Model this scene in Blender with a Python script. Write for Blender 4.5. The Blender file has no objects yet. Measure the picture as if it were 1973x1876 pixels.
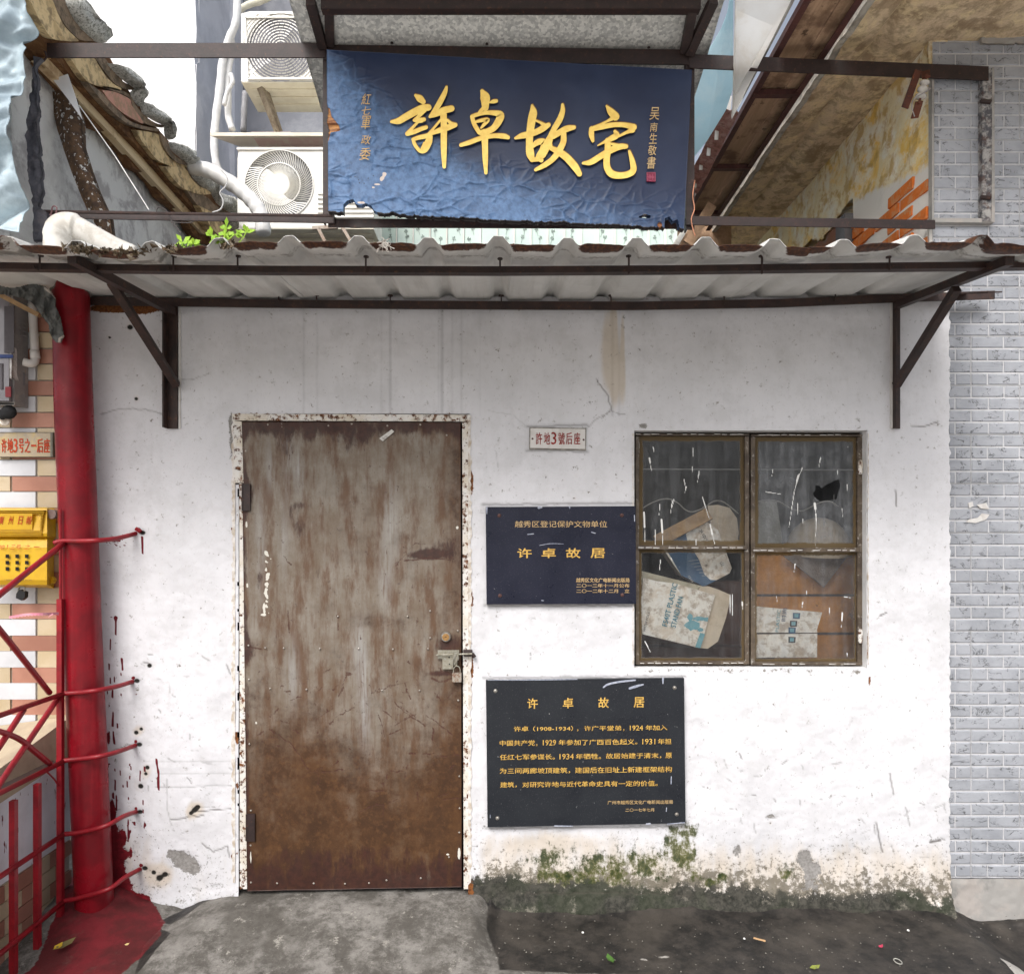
import bpy, math, random
import numpy as np
from mathutils import Vector, Matrix
random.seed(7)
SC = bpy.context.scene
# ---------------------------------------------------------------- camera, sky, sun, exposure
D = 3.0; HC = 1.52; S = 464.0; VX = 965.0; VY = 1050.0
cd = bpy.data.cameras.new("camera"); cam = bpy.data.objects.new("camera", cd)
SC.collection.objects.link(cam); SC.camera = cam
cam.location = (0, -D, HC); cam.rotation_euler = (math.radians(90), 0, 0)
cd.sensor_fit = 'HORIZONTAL'; cd.sensor_width = 36; cd.lens = 36 * D / (1973 / S)
cd.shift_x = (986.5 - VX) / 1973; cd.shift_y = (VY - 938) / 1973
cd.clip_start = 0.05; cd.clip_end = 300
w = bpy.data.worlds.new("World"); SC.world = w; w.use_nodes = True
nt = w.node_tree; nt.nodes.clear()
wo = nt.nodes.new('ShaderNodeOutputWorld'); bg = nt.nodes.new('ShaderNodeBackground')
sky = nt.nodes.new('ShaderNodeTexSky'); sky.sky_type = 'NISHITA'; sky.sun_disc = False
SUN_EL = math.radians(47); SUN_AZ = math.radians(200)
sky.sun_elevation = SUN_EL; sky.sun_rotation = SUN_AZ; sky.air_density = 1.0; sky.dust_density = 5.0; sky.ozone_density = 1.0
hs = nt.nodes.new('ShaderNodeHueSaturation'); hs.inputs['Saturation'].default_value = 0.45
nt.links.new(sky.outputs[0], hs.inputs['Color']); nt.links.new(hs.outputs[0], bg.inputs[0])
bg.inputs[1].default_value = 0.14; nt.links.new(bg.outputs[0], wo.inputs[0])
sd = bpy.data.lights.new("sun", 'SUN'); sun = bpy.data.objects.new("sun", sd); SC.collection.objects.link(sun)
sd.energy = 1.35; sd.angle = math.radians(26); sd.color = (1, 0.985, 0.96)
sv = Vector((math.sin(SUN_AZ) * math.cos(SUN_EL), math.cos(SUN_AZ) * math.cos(SUN_EL), math.sin(SUN_EL)))
sun.rotation_euler = sv.to_track_quat('Z', 'Y').to_euler(); sun.location = (0, -6, 8)
vs = SC.view_settings; vs.view_transform = 'Standard'; vs.look = 'None'; vs.gamma = 1; vs.use_curve_mapping = False
vs.exposure = 0.54
SC.cycles.max_bounces = 8; SC.cycles.diffuse_bounces = 6; SC.cycles.transparent_max_bounces = 12
# ---------------------------------------------------------------- placement helpers
CR = {'a': (0, 0, .3174), 'b': (602.1, 0, .3906), 'c': (1300.5, 0, .3408), 'd': (0, 433.5, .3174), 'e': (0, 770.6, .2311),
      'f': (0, 1156, .3840), 'g': (409.4, 746.6, .3209), 'h': (409.4, 1252.4, .3325), 'i': (891.1, 794.8, .2825),
      'j': (1180, 794.8, .2824), 'k': (905.6, 1276.5, .2295), 'l': (891.1, 1493.2, .5484), 'm': (1637.7, 481.7, .4108),
      'n': (722.6, 144.5, .1465), 'o': (982.7, 168.6, .1465), 'p': (578, 337.2, .4028), 'q': (0, 409.4, .2686),
      'r': (1204.3, 409.4, .3896), 's': (0, 553.9, .1540), 't': (794.8, 1180.2, .0899), 'u': (1686, 1445, .2299), 'z': (0, 0, 1)}
def px(k, x, y):
    ox, oy, s = CR[k]; return (ox + x * s, oy + y * s)
def W(x, y, Y=0.0):
    s = (D + Y) / D / S; return Vector(((x - VX) * s, Y, HC + (VY - y) * s))
def P(k, x, y, Y=0.0):
    return W(*px(k, x, y), Y)
def GP(x, y, z=0.0):          # point of the ground seen at that place
    d = (HC - z) * S * D / (y - VY); return Vector(((x - VX) / S * d / D, d - D, z))
def SX(x, y, X):              # point of a plane at constant X
    d = X * S * D / (x - VX); return Vector((X, d - D, HC + (VY - y) / S * d / D))
# ---------------------------------------------------------------- object helpers
COL = SC.collection; ORG = {}
def tagp(o, label=None, cat=None, group=None, kind=None):
    if label: o['label'] = label
    if cat: o['category'] = cat
    if group: o['group'] = group
    if kind: o['kind'] = kind
    return o
def thing(name, label, cat, loc=(0, 0, 0), group=None):
    o = bpy.data.objects.new(name, None); COL.objects.link(o); o.location = loc
    o.empty_display_size = 0.1; ORG[o.name] = Vector(loc); return tagp(o, label, cat, group)
def mkmesh(name, V, F):
    V = np.asarray(V, dtype=np.float32).reshape(-1, 3); me = bpy.data.meshes.new(name)
    if isinstance(F, np.ndarray):
        n = len(F); me.vertices.add(len(V)); me.vertices.foreach_set('co', V.ravel())
        me.loops.add(n * 4); me.loops.foreach_set('vertex_index', F.astype(np.int32).ravel())
        me.polygons.add(n); me.polygons.foreach_set('loop_start', np.arange(0, n * 4, 4, dtype=np.int32))
        me.update(calc_edges=True)
    else:
        me.from_pydata([tuple(map(float, v)) for v in V], [], F)
    me.validate(); return me
def part(name, V, F, mat, parent=None, label=None, attrs=None, smooth=False, kind=None):
    V = np.asarray(V, dtype=np.float64).reshape(-1, 3)
    c = (V.min(0) + V.max(0)) / 2
    me = mkmesh(name, V - c, F)
    if attrs:
        for k, a in attrs.items():
            at = me.attributes.new(k, 'FLOAT', 'POINT'); at.data.foreach_set('value', np.asarray(a, dtype=np.float32).ravel())
    if smooth: me.polygons.foreach_set('use_smooth', [True] * len(me.polygons))
    me.materials.append(mat)
    o = bpy.data.objects.new(name, me); COL.objects.link(o)
    c = Vector(c); ORG[o.name] = c
    if parent is not None:
        o.parent = parent; o.location = c - ORG[parent.name]
    else: o.location = c
    return tagp(o, label, None, None, kind)
class G:
    def __init__(s): s.V = []; s.F = []
    def add(s, V, F):
        b = len(s.V); s.V += [tuple(v) for v in V]; s.F += [tuple(i + b for i in f) for f in F]; return s
    def box(s, a, b):
        x0, x1 = sorted((a[0], b[0])); y0, y1 = sorted((a[1], b[1])); z0, z1 = sorted((a[2], b[2]))
        return s.hexa([(x0, y0, z0), (x1, y0, z0), (x1, y0, z1), (x0, y0, z1)], (0, y1 - y0, 0))
    def hexa(s, quad, ext): return s.prism(quad, ext)
    def prism(s, poly, ext):
        n = len(poly); e = Vector(ext); A = [Vector(p) for p in poly]; B = [p + e for p in A]
        F = [tuple(range(n)), tuple(range(2 * n - 1, n - 1, -1))] + [(i, i + n, (i + 1) % n + n, (i + 1) % n) for i in range(n)]
        return s.add(A + B, F)
    def beam(s, a, b, w_, h_, up=(0, 0, 1)):
        a = Vector(a); b = Vector(b); d = (b - a).normalized(); u = Vector(up)
        r = d.cross(u)
        if r.length < 1e-4: r = d.cross(Vector((0, 1, 0)))
        r.normalize(); u = r.cross(d)
        q = [a + r * i * w_ / 2 + u * j * h_ / 2 for i, j in ((-1, -1), (1, -1), (1, 1), (-1, 1))]
        return s.prism(q, b - a)
    def angle(s, a, b, v, h, size=.04, t=.005):   # L section: flange along v and flange along h
        a = Vector(a); b = Vector(b); v = Vector(v).normalized(); h = Vector(h).normalized()
        q = [a, a + v * size, a + v * size + h * t, a + v * t + h * t, a + v * t + h * size, a + h * size]
        return s.prism(q, b - a)
    def tube(s, pts, r, n=10, cap=True):
        pts = [Vector(p) for p in pts]; rs = r if isinstance(r, (list, tuple)) else [r] * len(pts)
        V = []; ref = None
        for i, p in enumerate(pts):
            d = (pts[min(i + 1, len(pts) - 1)] - pts[max(i - 1, 0)]).normalized()
            if ref is None:
                ref = d.orthogonal().normalized()
            ref = (ref - d * ref.dot(d)).normalized(); bn = d.cross(ref)
            for k in range(n):
                t = 2 * math.pi * k / n; V.append(p + (ref * math.cos(t) + bn * math.sin(t)) * rs[i])
        F = [(i * n + k, i * n + (k + 1) % n, (i + 1) * n + (k + 1) % n, (i + 1) * n + k) for i in range(len(pts) - 1) for k in range(n)]
        if cap: F += [tuple(range(n - 1, -1, -1)), tuple(range((len(pts) - 1) * n, len(pts) * n))]
        return s.add(V, F)
    def disc(s, c, r, t=.004, n=18, ax=(0, -1, 0)):
        c = Vector(c); a = Vector(ax); return s.tube([c, c + a * t], r, n)
    def dome(s, c, r, n=10, m=4, ax=(0, -1, 0), flat=1.0):
        c = Vector(c); a = Vector(ax).normalized(); u = a.orthogonal().normalized(); v = a.cross(u); V = []
        for j in range(m):
            t = math.pi / 2 * j / m
            for k in range(n):
                f = 2 * math.pi * k / n; V.append(c + (u * math.cos(f) + v * math.sin(f)) * r * math.cos(t) + a * r * flat * math.sin(t))
        V.append(c + a * r * flat)
        F = [(j * n + k, j * n + (k + 1) % n, (j + 1) * n + (k + 1) % n, (j + 1) * n + k) for j in range(m - 1) for k in range(n)]
        F += [((m - 1) * n + k, (m - 1) * n + (k + 1) % n, m * n) for k in range(n)]
        return s.add(V, F)
    def stroke(s, pts, Wf, y0, t):       # brush stroke: pts (x,y,r) in the crop, Wf maps to the world at depth y
        q = spline([(Vector((p[0], p[1], p[2]))) for p in pts], 5)
        L = []; R = []
        for i, p in enumerate(q):
            d = (q[min(i + 1, len(q) - 1)] - q[max(i - 1, 0)]); d.z = 0; d.normalize(); nn = Vector((-d.y, d.x, 0))
            c = Vector((p.x, p.y, 0)); L.append(c + nn * p.z); R.append(c - nn * p.z)
        def capp(p, d, r, sgn):
            out = []
            for k in range(1, 5):
                a = math.pi * k / 5; n2 = Vector((-d.y, d.x, 0)); out.append(Vector((p.x, p.y, 0)) + (n2 * math.cos(a) + d * math.sin(a)) * r * sgn)
            return out
        d1 = (q[-1] - q[-2]); d1.z = 0; d1.normalize(); d0 = (q[0] - q[1]); d0.z = 0; d0.normalize()
        m = len(q); V = []; F = []
        c1 = capp(q[-1], d1, q[-1].z, 1); c0 = capp(q[0], d0, q[0].z, 1)
        for yy, off in ((y0, 0), (y0 + t, 1)):
            V += [Wf(p.x, p.y, yy) for p in L] + [Wf(p.x, p.y, yy) for p in R] + [Wf(p.x, p.y, yy) for p in c1] + [Wf(p.x, p.y, yy) for p in c0]
        N = len(V) // 2
        for i in range(m - 1): F.append((i, i + 1, m + i + 1, m + i))
        F.append(tuple([m - 1] + [2 * m + k for k in range(4)] + [2 * m - 1]))
        F.append(tuple([m] + [2 * m + 4 + k for k in range(4)] + [0]))
        ring = list(range(m)) + [2 * m + k for k in range(4)] + list(range(2 * m - 1, m - 1, -1)) + [2 * m + 4 + k for k in range(4)]
        F += [(ring[i], ring[(i + 1) % len(ring)], ring[(i + 1) % len(ring)] + N, ring[i] + N) for i in range(len(ring))]
        return s.add(V, F)
    def part(s, name, mat, parent=None, label=None, smooth=False, kind=None):
        return part(name, s.V, s.F, mat, parent, label, None, smooth, kind)
    def solo(s, name, mat, label, cat, group=None, smooth=False):
        o = part(name, s.V, s.F, mat, None, None, None, smooth); return tagp(o, label, cat, group)
def spline(p, k=6):
    p = [Vector(q) for q in p]
    if len(p) < 3: return [p[0].lerp(p[-1], i / k) for i in range(k + 1)]
    q = [p[0] * 2 - p[1]] + p + [p[-1] * 2 - p[-2]]; out = []
    for i in range(1, len(q) - 2):
        for j in range(k):
            t = j / k; a, b, c, d = q[i - 1:i + 3]
            out.append(.5 * ((2 * b) + (c - a) * t + (2 * a - 5 * b + 4 * c - d) * t * t + (3 * b - a - 3 * c + d) * t ** 3))
    out.append(p[-1]); return out
def copy_tree(o, loc, parent=None):
    c = o.copy(); COL.objects.link(c); c.parent = parent; c.location = loc; ORG[c.name] = Vector(loc)
    for ch in list(o.children):
        d = ch.copy(); COL.objects.link(d); d.parent = c
    return c
def dup(o, world, parent):
    c = o.copy(); COL.objects.link(c); c.parent = parent; ORG[c.name] = Vector(world); c.location = Vector(world) - ORG[parent.name]; return c
# ---------------------------------------------------------------- numpy noise and painted sheets
RNG = np.random.RandomState(3)
def vnoise(x, y, seed=0):
    xi = np.floor(x).astype(np.int64); yi = np.floor(y).astype(np.int64); fx = x - xi; fy = y - yi
    fx = fx * fx * (3 - 2 * fx); fy = fy * fy * (3 - 2 * fy)
    def h(a, b):
        n = (a * 374761393 + b * 668265263 + seed * 982451653) & 0xffffffff
        n = ((n ^ (n >> 13)) * 1274126177) & 0xffffffff
        return ((n ^ (n >> 16)) & 0xffff) / 65535.0
    a = h(xi, yi) * (1 - fx) + h(xi + 1, yi) * fx; b = h(xi, yi + 1) * (1 - fx) + h(xi + 1, yi + 1) * fx
    return a * (1 - fy) + b * fy
def fbm(x, y, o=4, seed=0):
    r = 0; a = 1; t = 0
    for i in range(o): r = r + a * vnoise(x * 2 ** i, y * 2 ** i, seed + i * 17); t += a; a *= .5
    return r / t
def worley(x, y, n, box, seed=0):
    r = np.random.RandomState(seed); qx = r.uniform(box[0], box[2], n); qy = r.uniform(box[1], box[3], n)
    f1 = np.full(x.shape, 1e9); f2 = np.full(x.shape, 1e9); idx = np.zeros(x.shape, int)
    for i in range(n):
        d = np.hypot(x - qx[i], y - qy[i]); lt = d < f1
        f2 = np.where(lt, f1, np.minimum(f2, d)); f1 = np.where(lt, d, f1); idx = np.where(lt, i, idx)
    return f1, f2, idx
def sstep(x, a, b):
    t = np.clip((x - a) / (b - a), 0, 1); return t * t * (3 - 2 * t)
class Sheet:
    def __init__(s, us, vs):        # u across, v down
        s.u, s.v = np.meshgrid(np.asarray(us, float), np.asarray(vs, float)); s.L = {}; s.d = np.zeros(s.u.shape)
    def lay(s, k):
        if k not in s.L: s.L[k] = np.zeros(s.u.shape)
        return s.L[k]
    def blob(s, k, x, y, rx, ry, val=1.0, pw=2):
        a = s.lay(k); a += val * np.exp(-(np.abs((s.u - x) / rx) ** pw + np.abs((s.v - y) / ry) ** pw))
    def sdist(s, pts, win=None):
        dmin = np.full(s.u.shape, 1e9)
        for (x0, y0), (x1, y1) in zip(pts[:-1], pts[1:]):
            dx, dy = x1 - x0, y1 - y0; L2 = dx * dx + dy * dy + 1e-9
            t = np.clip(((s.u - x0) * dx + (s.v - y0) * dy) / L2, 0, 1)
            dmin = np.minimum(dmin, np.hypot(s.u - x0 - t * dx, s.v - y0 - t * dy))
        return dmin
    def line(s, k, pts, w_, val=1.0):
        xs = [p[0] for p in pts]; ys = [p[1] for p in pts]; m = w_ * 3 + 1
        c = np.where((s.u[0] > min(xs) - m) & (s.u[0] < max(xs) + m))[0]; r = np.where((s.v[:, 0] > min(ys) - m) & (s.v[:, 0] < max(ys) + m))[0]
        if len(c) == 0 or len(r) == 0: return
        sl = (slice(r[0], r[-1] + 1), slice(c[0], c[-1] + 1)); a = s.lay(k)
        sub = Sheet.__new__(Sheet); sub.u = s.u[sl]; sub.v = s.v[sl]
        a[sl] = np.maximum(a[sl], val * np.clip(1.5 - sub.sdist(pts) / w_, 0, 1))
    def inside(s, pts):
        ins = np.zeros(s.u.shape, bool); n = len(pts)
        for i in range(n):
            x0, y0 = pts[i]; x1, y1 = pts[(i + 1) % n]
            if y0 == y1: continue
            c = ((y0 > s.v) != (y1 > s.v)) & (s.u < (x1 - x0) * (s.v - y0) / (y1 - y0) + x0); ins ^= c
        return ins
    def poly(s, k, pts, soft=6, val=1.0):
        ins = s.inside(pts); d = s.sdist(list(pts) + [pts[0]]); sd_ = np.where(ins, d, -d)
        a = s.lay(k); np.maximum(a, val * np.clip(.5 + sd_ / soft, 0, 1), out=a)
    def build(s, name, mat, mapf, parent=None, keep=None, thick=None, label=None, smooth=True, kind=None):
        h, w_ = s.u.shape; X, Y, Z = mapf(s.u, s.v, s.d); V = np.stack([X, Y, Z], -1).reshape(-1, 3)
        id_ = np.arange(h * w_).reshape(h, w_)
        Q = np.stack([id_[:-1, :-1], id_[1:, :-1], id_[1:, 1:], id_[:-1, 1:]], -1)
        if keep is not None: kq = keep[:-1, :-1] & keep[1:, :-1] & keep[1:, 1:] & keep[:-1, 1:]
        else: kq = np.ones(Q.shape[:2], bool)
        F = Q[kq]; A = {k: v.ravel() for k, v in s.L.items()}
        if thick is not None:
            n0 = len(V); V = np.concatenate([V, V + np.asarray(thick)]); B = F[:, ::-1] + n0
            e = np.concatenate([F[:, [0, 1]], F[:, [1, 2]], F[:, [2, 3]], F[:, [3, 0]]]); key = np.sort(e, 1); kk = key[:, 0] * (h * w_) + key[:, 1]
            _, inv, cnt = np.unique(kk, return_inverse=True, return_counts=True); be = e[cnt[inv.ravel()] == 1]
            sd_ = np.stack([be[:, 0], be[:, 1], be[:, 1] + n0, be[:, 0] + n0], -1)
            F = np.concatenate([F, B, sd_]); A = {k: np.concatenate([v, v]) for k, v in A.items()}
        used = np.unique(F); re = np.full(len(V), -1); re[used] = np.arange(len(used)); F = re[F]; V = V[used]
        A = {k: v[used] for k, v in A.items()}
        return part(name, V, F, mat, parent, label, A, smooth, kind)
# ---------------------------------------------------------------- material helper
class Mt:
    def __init__(s, name, rough=.7, spec=.3, metal=0.0):
        s.m = bpy.data.materials.new(name); s.m.use_nodes = True; s.t = s.m.node_tree; s.N = s.t.nodes
        s.b = s.N['Principled BSDF']; s.b.inputs['Roughness'].default_value = rough
        s.b.inputs['Specular IOR Level'].default_value = spec; s.b.inputs['Metallic'].default_value = metal
        s.pos = s.N.new('ShaderNodeNewGeometry').outputs['Position']
    def put(s, sock, v):
        if isinstance(v, bpy.types.NodeSocket): s.t.links.new(v, sock)
        elif isinstance(v, (tuple, list)) and len(v) == 3 and sock.type == 'RGBA': sock.default_value = (*v, 1)
        else: sock.default_value = v
    def sc(s, x, y, z, vec=None):
        n = s.N.new('ShaderNodeVectorMath'); n.operation = 'MULTIPLY'; s.put(n.inputs[0], vec or s.pos); n.inputs[1].default_value = (x, y, z); return n.outputs[0]
    def noise(s, scale=5, det=4, rough=.55, vec=None, dist=0.0, color=False):
        n = s.N.new('ShaderNodeTexNoise'); n.inputs['Scale'].default_value = scale; n.inputs['Detail'].default_value = det
        n.inputs['Roughness'].default_value = rough; n.inputs['Distortion'].default_value = dist; s.put(n.inputs['Vector'], vec or s.pos)
        return n.outputs[1 if color else 0]
    def vor(s, scale=20, feat='F1', vec=None, out=0, rnd=1.0):
        n = s.N.new('ShaderNodeTexVoronoi'); n.feature = feat; n.inputs['Scale'].default_value = scale; s.put(n.inputs['Vector'], vec or s.pos)
        n.inputs['Randomness'].default_value = rnd; return n.outputs[out]
    def mth(s, op, a, b=0.0, clamp=False):
        n = s.N.new('ShaderNodeMath'); n.operation = op; s.put(n.inputs[0], a); s.put(n.inputs[1], b); n.use_clamp = clamp; return n.outputs[0]
    def sm(s, x, lo, hi, a=0.0, b=1.0):
        n = s.N.new('ShaderNodeMapRange'); n.interpolation_type = 'SMOOTHSTEP'; s.put(n.inputs[0], x)
        for i, v in enumerate((lo, hi, a, b)): n.inputs[i + 1].default_value = v
        return n.outputs[0]
    def mix(s, f, a, b, mode='MIX'):
        n = s.N.new('ShaderNodeMix'); n.data_type = 'RGBA'; n.blend_type = mode; s.put(n.inputs[0], f); s.put(n.inputs[6], a); s.put(n.inputs[7], b); return n.outputs[2]
    def at(s, name):
        n = s.N.new('ShaderNodeAttribute'); n.attribute_name = name; return n.outputs['Fac']
    def rnd(s): return s.N.new('ShaderNodeObjectInfo').outputs['Random']
    def thr(s, attr, nz, amp=.8, lo=.42, hi=.58):     # painted mask broken up by noise
        return s.sm(s.mth('ADD', s.at(attr) if isinstance(attr, str) else attr, s.mth('MULTIPLY', s.mth('SUBTRACT', nz, .5), amp)), lo, hi)
    def col(s, c): s.put(s.b.inputs['Base Color'], c); return s
    def ro(s, r): s.put(s.b.inputs['Roughness'], r); return s
    def bump(s, h, dist=.003, st=.6):
        n = s.N.new('ShaderNodeBump'); n.inputs['Strength'].default_value = st; n.inputs['Distance'].default_value = dist
        s.put(n.inputs['Height'], h); s.t.links.new(n.outputs[0], s.b.inputs['Normal']); return s
def simple(name, c, c2=None, sc=12, rough=.6, spec=.3, metal=0, bmp=.0015, rv=0.0):
    m = Mt(name, rough, spec, metal); n = m.noise(sc, 5, .6)
    cc = m.mix(m.sm(n, .35, .68), c, c2 or tuple(x * .7 for x in c))
    if rv:
        f = m.mth('ADD', 1 - rv, m.mth('MULTIPLY', m.rnd(), 2 * rv)); v = m.N.new('ShaderNodeCombineColor')
        for i in range(3): m.put(v.inputs[i], f)
        cc = m.mix(1.0, cc, v.outputs[0], 'MULTIPLY')
    m.col(cc); m.bump(m.noise(sc * 5, 4, .6), bmp, .5); return m.m
# ---------------------------------------------------------------- materials
def m_wall():
    m = Mt('white_limewash', .85, .2)
    big = m.noise(1.6, 4, .6); n1 = m.noise(9, 6, .65); n2 = m.noise(38, 5, .7); n3 = m.noise(110, 3, .6)
    c = m.mix(m.sm(big, .35, .7), (.69, .69, .72), (.60, .60, .625)); c = m.mix(m.mth('MULTIPLY', m.sm(m.noise(4.5, 8, .74), .45, .65), .45), c, (.50, .50, .515)); c = m.mix(m.mth('MULTIPLY', m.sm(m.noise(26, 7, .78), .54, .66), .25), c, (.42, .41, .40))
    c = m.mix(m.mth('MULTIPLY', m.sm(n1, .52, .72), .35), c, (.62, .62, .63))
    c = m.mix(m.mth('MULTIPLY', m.sm(m.noise(14, 6, .7), .60, .72), .22), c, (.56, .54, .52))
    st = m.noise(1, 6, .65, m.sc(26, 26, 1.3))
    c = m.mix(m.mth('MULTIPLY', m.sm(st, .5, .75), m.sm(m.at('streak'), 0, 1, .10, .6)), c, (.40, .39, .39))
    c = m.mix(m.mth('MULTIPLY', m.thr('grey', n1, .5, .15, .9), .55), c, (.38, .38, .40))
    c = m.mix(m.mth('MULTIPLY', m.thr('tan', m.noise(1, 5, .6, m.sc(18, 18, 5)), .9, .3, .9), .55), c, (.50, .40, .27))
    sp = m.noise(75, 4, .7)
    spk = m.mth('MULTIPLY', m.sm(m.noise(6, 5, .7), .40, .60, .25, 1.0), m.sm(m.mth('ADD', sp, m.mth('MULTIPLY', m.at('speck'), .10)), .675, .74))
    c = m.mix(m.mth('MULTIPLY', spk, .75), c, (.10, .09, .075))
    mo = m.noise(17, 8, .76); mo2 = m.noise(34, 7, .78); ms = m.noise(1, 6, .7, m.sc(45, 45, 14))
    mn = m.mth('ADD', m.mth('MULTIPLY', m.noise(12, 9, .78), .7), m.mth('MULTIPLY', ms, .3))
    c = m.mix(m.mth('MULTIPLY', m.thr('mould', mo2, 4.6, .40, .84), .85), c, (.12, .105, .075))
    green = m.mix(m.sm(mn, .42, .60), (.15, .145, .045), (.016, .030, .006))
    c = m.mix(m.mth('MULTIPLY', m.thr('moss', mn, 5.2, .48, .98), .95), c, green)
    damp = m.mix(m.sm(mo2, .38, .62), (.022, .023, .019), (.070, .066, .056)); damp = m.mix(m.mth('MULTIPLY', m.sm(m.noise(5, 4), .45, .6), .45), damp, (.035, .045, .025)); df = m.thr('damp', m.mth('ADD', m.mth('MULTIPLY', mo, .6), m.mth('MULTIPLY', mo2, .4)), 2.2, .36, .66)
    damp = m.mix(m.mth('MULTIPLY', m.sm(m.noise(11, 9, .8), .57, .66), .6), damp, (.26, .24, .20))
    c = m.mix(df, c, damp)
    cem = m.mix(m.sm(n3, .3, .7), (.30, .29, .28), (.20, .19, .18)); cf = m.thr('chip', m.noise(30, 7, .78), 2.4, .45, .58)
    c = m.mix(cf, c, cem)
    rn = m.noise(60, 5, .7)
    rust = m.mix(m.sm(n3, .3, .7), (.22, .085, .025), (.09, .03, .012)); c = m.mix(m.thr('rust', rn, 1.1, .42, .58), c, rust)
    c = m.mix(m.mth('MULTIPLY', m.at('crack'), .85, True), c, (.07, .06, .05))
    c = m.mix(m.sm(m.at('black'), .3, .7), c, (.02, .018, .016))
    red = m.mix(m.sm(n2, .3, .7), (.22, .012, .02), (.11, .008, .012)); c = m.mix(m.thr('red', n2, 1.0, .45, .55), c, red)
    c = m.mix(m.sm(m.at('drip'), .35, .65), c, (.12, .008, .014))
    h = m.mth('ADD', m.mth('MULTIPLY', n1, .5), m.mth('MULTIPLY', m.noise(50, 5, .65), .22))
    h = m.mth('SUBTRACT', h, m.mth('MULTIPLY', m.at('crack'), .35)); h = m.mth('SUBTRACT', h, m.mth('MULTIPLY', cf, .3))
    m.col(c); m.bump(h, .006, .55); return m.m
def m_door():
    m = Mt('rusted_sheet_steel', .6, .35)
    vs_ = m.mth('ADD', m.mth('MULTIPLY', m.noise(1, 7, .7, m.sc(11, 11, 3.0)), .5), m.mth('MULTIPLY', m.noise(6, 8, .78), .5)); vf = m.noise(1, 5, .7, m.sc(75, 75, 5)); n1 = m.noise(7, 6, .7); n2 = m.noise(40, 5, .7); n3 = m.noise(130, 3, .6)
    grey = m.mix(m.sm(vs_, .38, .62), (.140, .103, .072), (.255, .232, .198))
    grey = m.mix(m.mth('MULTIPLY', m.sm(vf, .5, .75), .55), grey, (.11, .062, .038))
    brown = m.mix(m.sm(n1, .35, .65), (.084, .037, .013), (.046, .020, .008))
    brown = m.mix(m.mth('MULTIPLY', m.sm(n2, .48, .7), .5), brown, (.13, .060, .022))
    mm = m.mth('ADD', m.mth('MULTIPLY', vs_, .55), m.mth('MULTIPLY', n1, .45))
    c = m.mix(m.mth('MULTIPLY', m.sm(m.noise(1, 6, .7, m.sc(15, 15, 3.6)), .44, .64), .8), grey, (.098, .045, .020))
    c = m.mix(m.mth('MULTIPLY', m.at('pale'), m.sm(vf, .3, .6)), c, (.34, .34, .33))
    c = m.mix(m.thr('rust', mm, 3.2, .16, 1.02), c, brown)
    dark = m.mix(m.sm(n2, .35, .65), (.052, .018, .012), (.028, .010, .008))
    c = m.mix(m.mth('MULTIPLY', m.thr('dark', m.noise(1, 6, .75, m.sc(22, 22, 7)), 1.5, .36, .72), .92), c, dark)
    pit = m.sm(m.noise(48, 8, .82), .58, .66); c = m.mix(m.mth('MULTIPLY', pit, .8), c, (.05, .018, .012))
    sc = m.thr('scratch', m.noise(48, 6, .78), 2.2, .40, .80); c = m.mix(m.mth('MULTIPLY', sc, .85), c, (.060, .022, .014))
    c = m.mix(m.thr('white', n2, 1.2, .45, .55), c, (.62, .60, .54))
    m.col(c); m.ro(m.sm(vs_, .3, .7, .42, .7))
    m.bump(m.mth('ADD', m.mth('MULTIPLY', n2, .4), m.mth('ADD', m.mth('MULTIPLY', n3, .2), m.mth('MULTIPLY', sc, -.4))), .002, .5); return m.m
def m_frame():
    m = Mt('flaking_painted_frame', .75, .3); n = m.noise(45, 6, .75); n2 = m.noise(90, 4, .6)
    rust = m.mix(m.sm(n2, .35, .65), (.28, .10, .025), (.075, .028, .012))
    white = m.mix(m.sm(m.noise(12, 4), .4, .7), (.69, .675, .65), (.60, .54, .44))
    f = m.sm(m.mth('ADD', n, m.mth('MULTIPLY', m.mth('SUBTRACT', m.noise(3.5, 4), .5), .35)), .52, .60); m.col(m.mix(f, white, rust)); m.bump(m.mth('MULTIPLY', f, -.5), .003, .6); return m.m
def m_sign():
    m = Mt('navy_lacquer', .42, .3); n = m.noise(4, 5, .6); n2 = m.noise(40, 5, .7)
    c = m.mix(m.sm(n, .3, .7), (.008, .016, .048), (.014, .026, .066))
    c = m.mix(m.mth('MULTIPLY', m.sm(m.at('lit_worn'), .1, 1), m.sm(n2, .25, .7, .35, .8)), c, (.14, .25, .45))  # paler blue: the lit area below the hood shadow painted in, plus wear
    c = m.mix(m.sm(m.at('edge'), .45, .8), c, (.018, .014, .014))
    wd = m.noise(1, 5, .7, m.sc(14, 14, 70)); wood = m.mix(m.sm(wd, .35, .65), (.50, .24, .075), (.16, .055, .02))
    c = m.mix(m.thr('wood', n2, .9, .45, .55), c, wood); c = m.mix(m.thr('chipw', n2, .8, .45, .55), c, (.55, .47, .42))
    m.col(c); m.ro(m.sm(m.at('lit_worn'), 0, 1, .40, .55)); m.bump(m.mth('ADD', m.mth('MULTIPLY', n2, .25), m.mth('MULTIPLY', m.noise(110, 3), .15)), .0015, .5); return m.m
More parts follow.
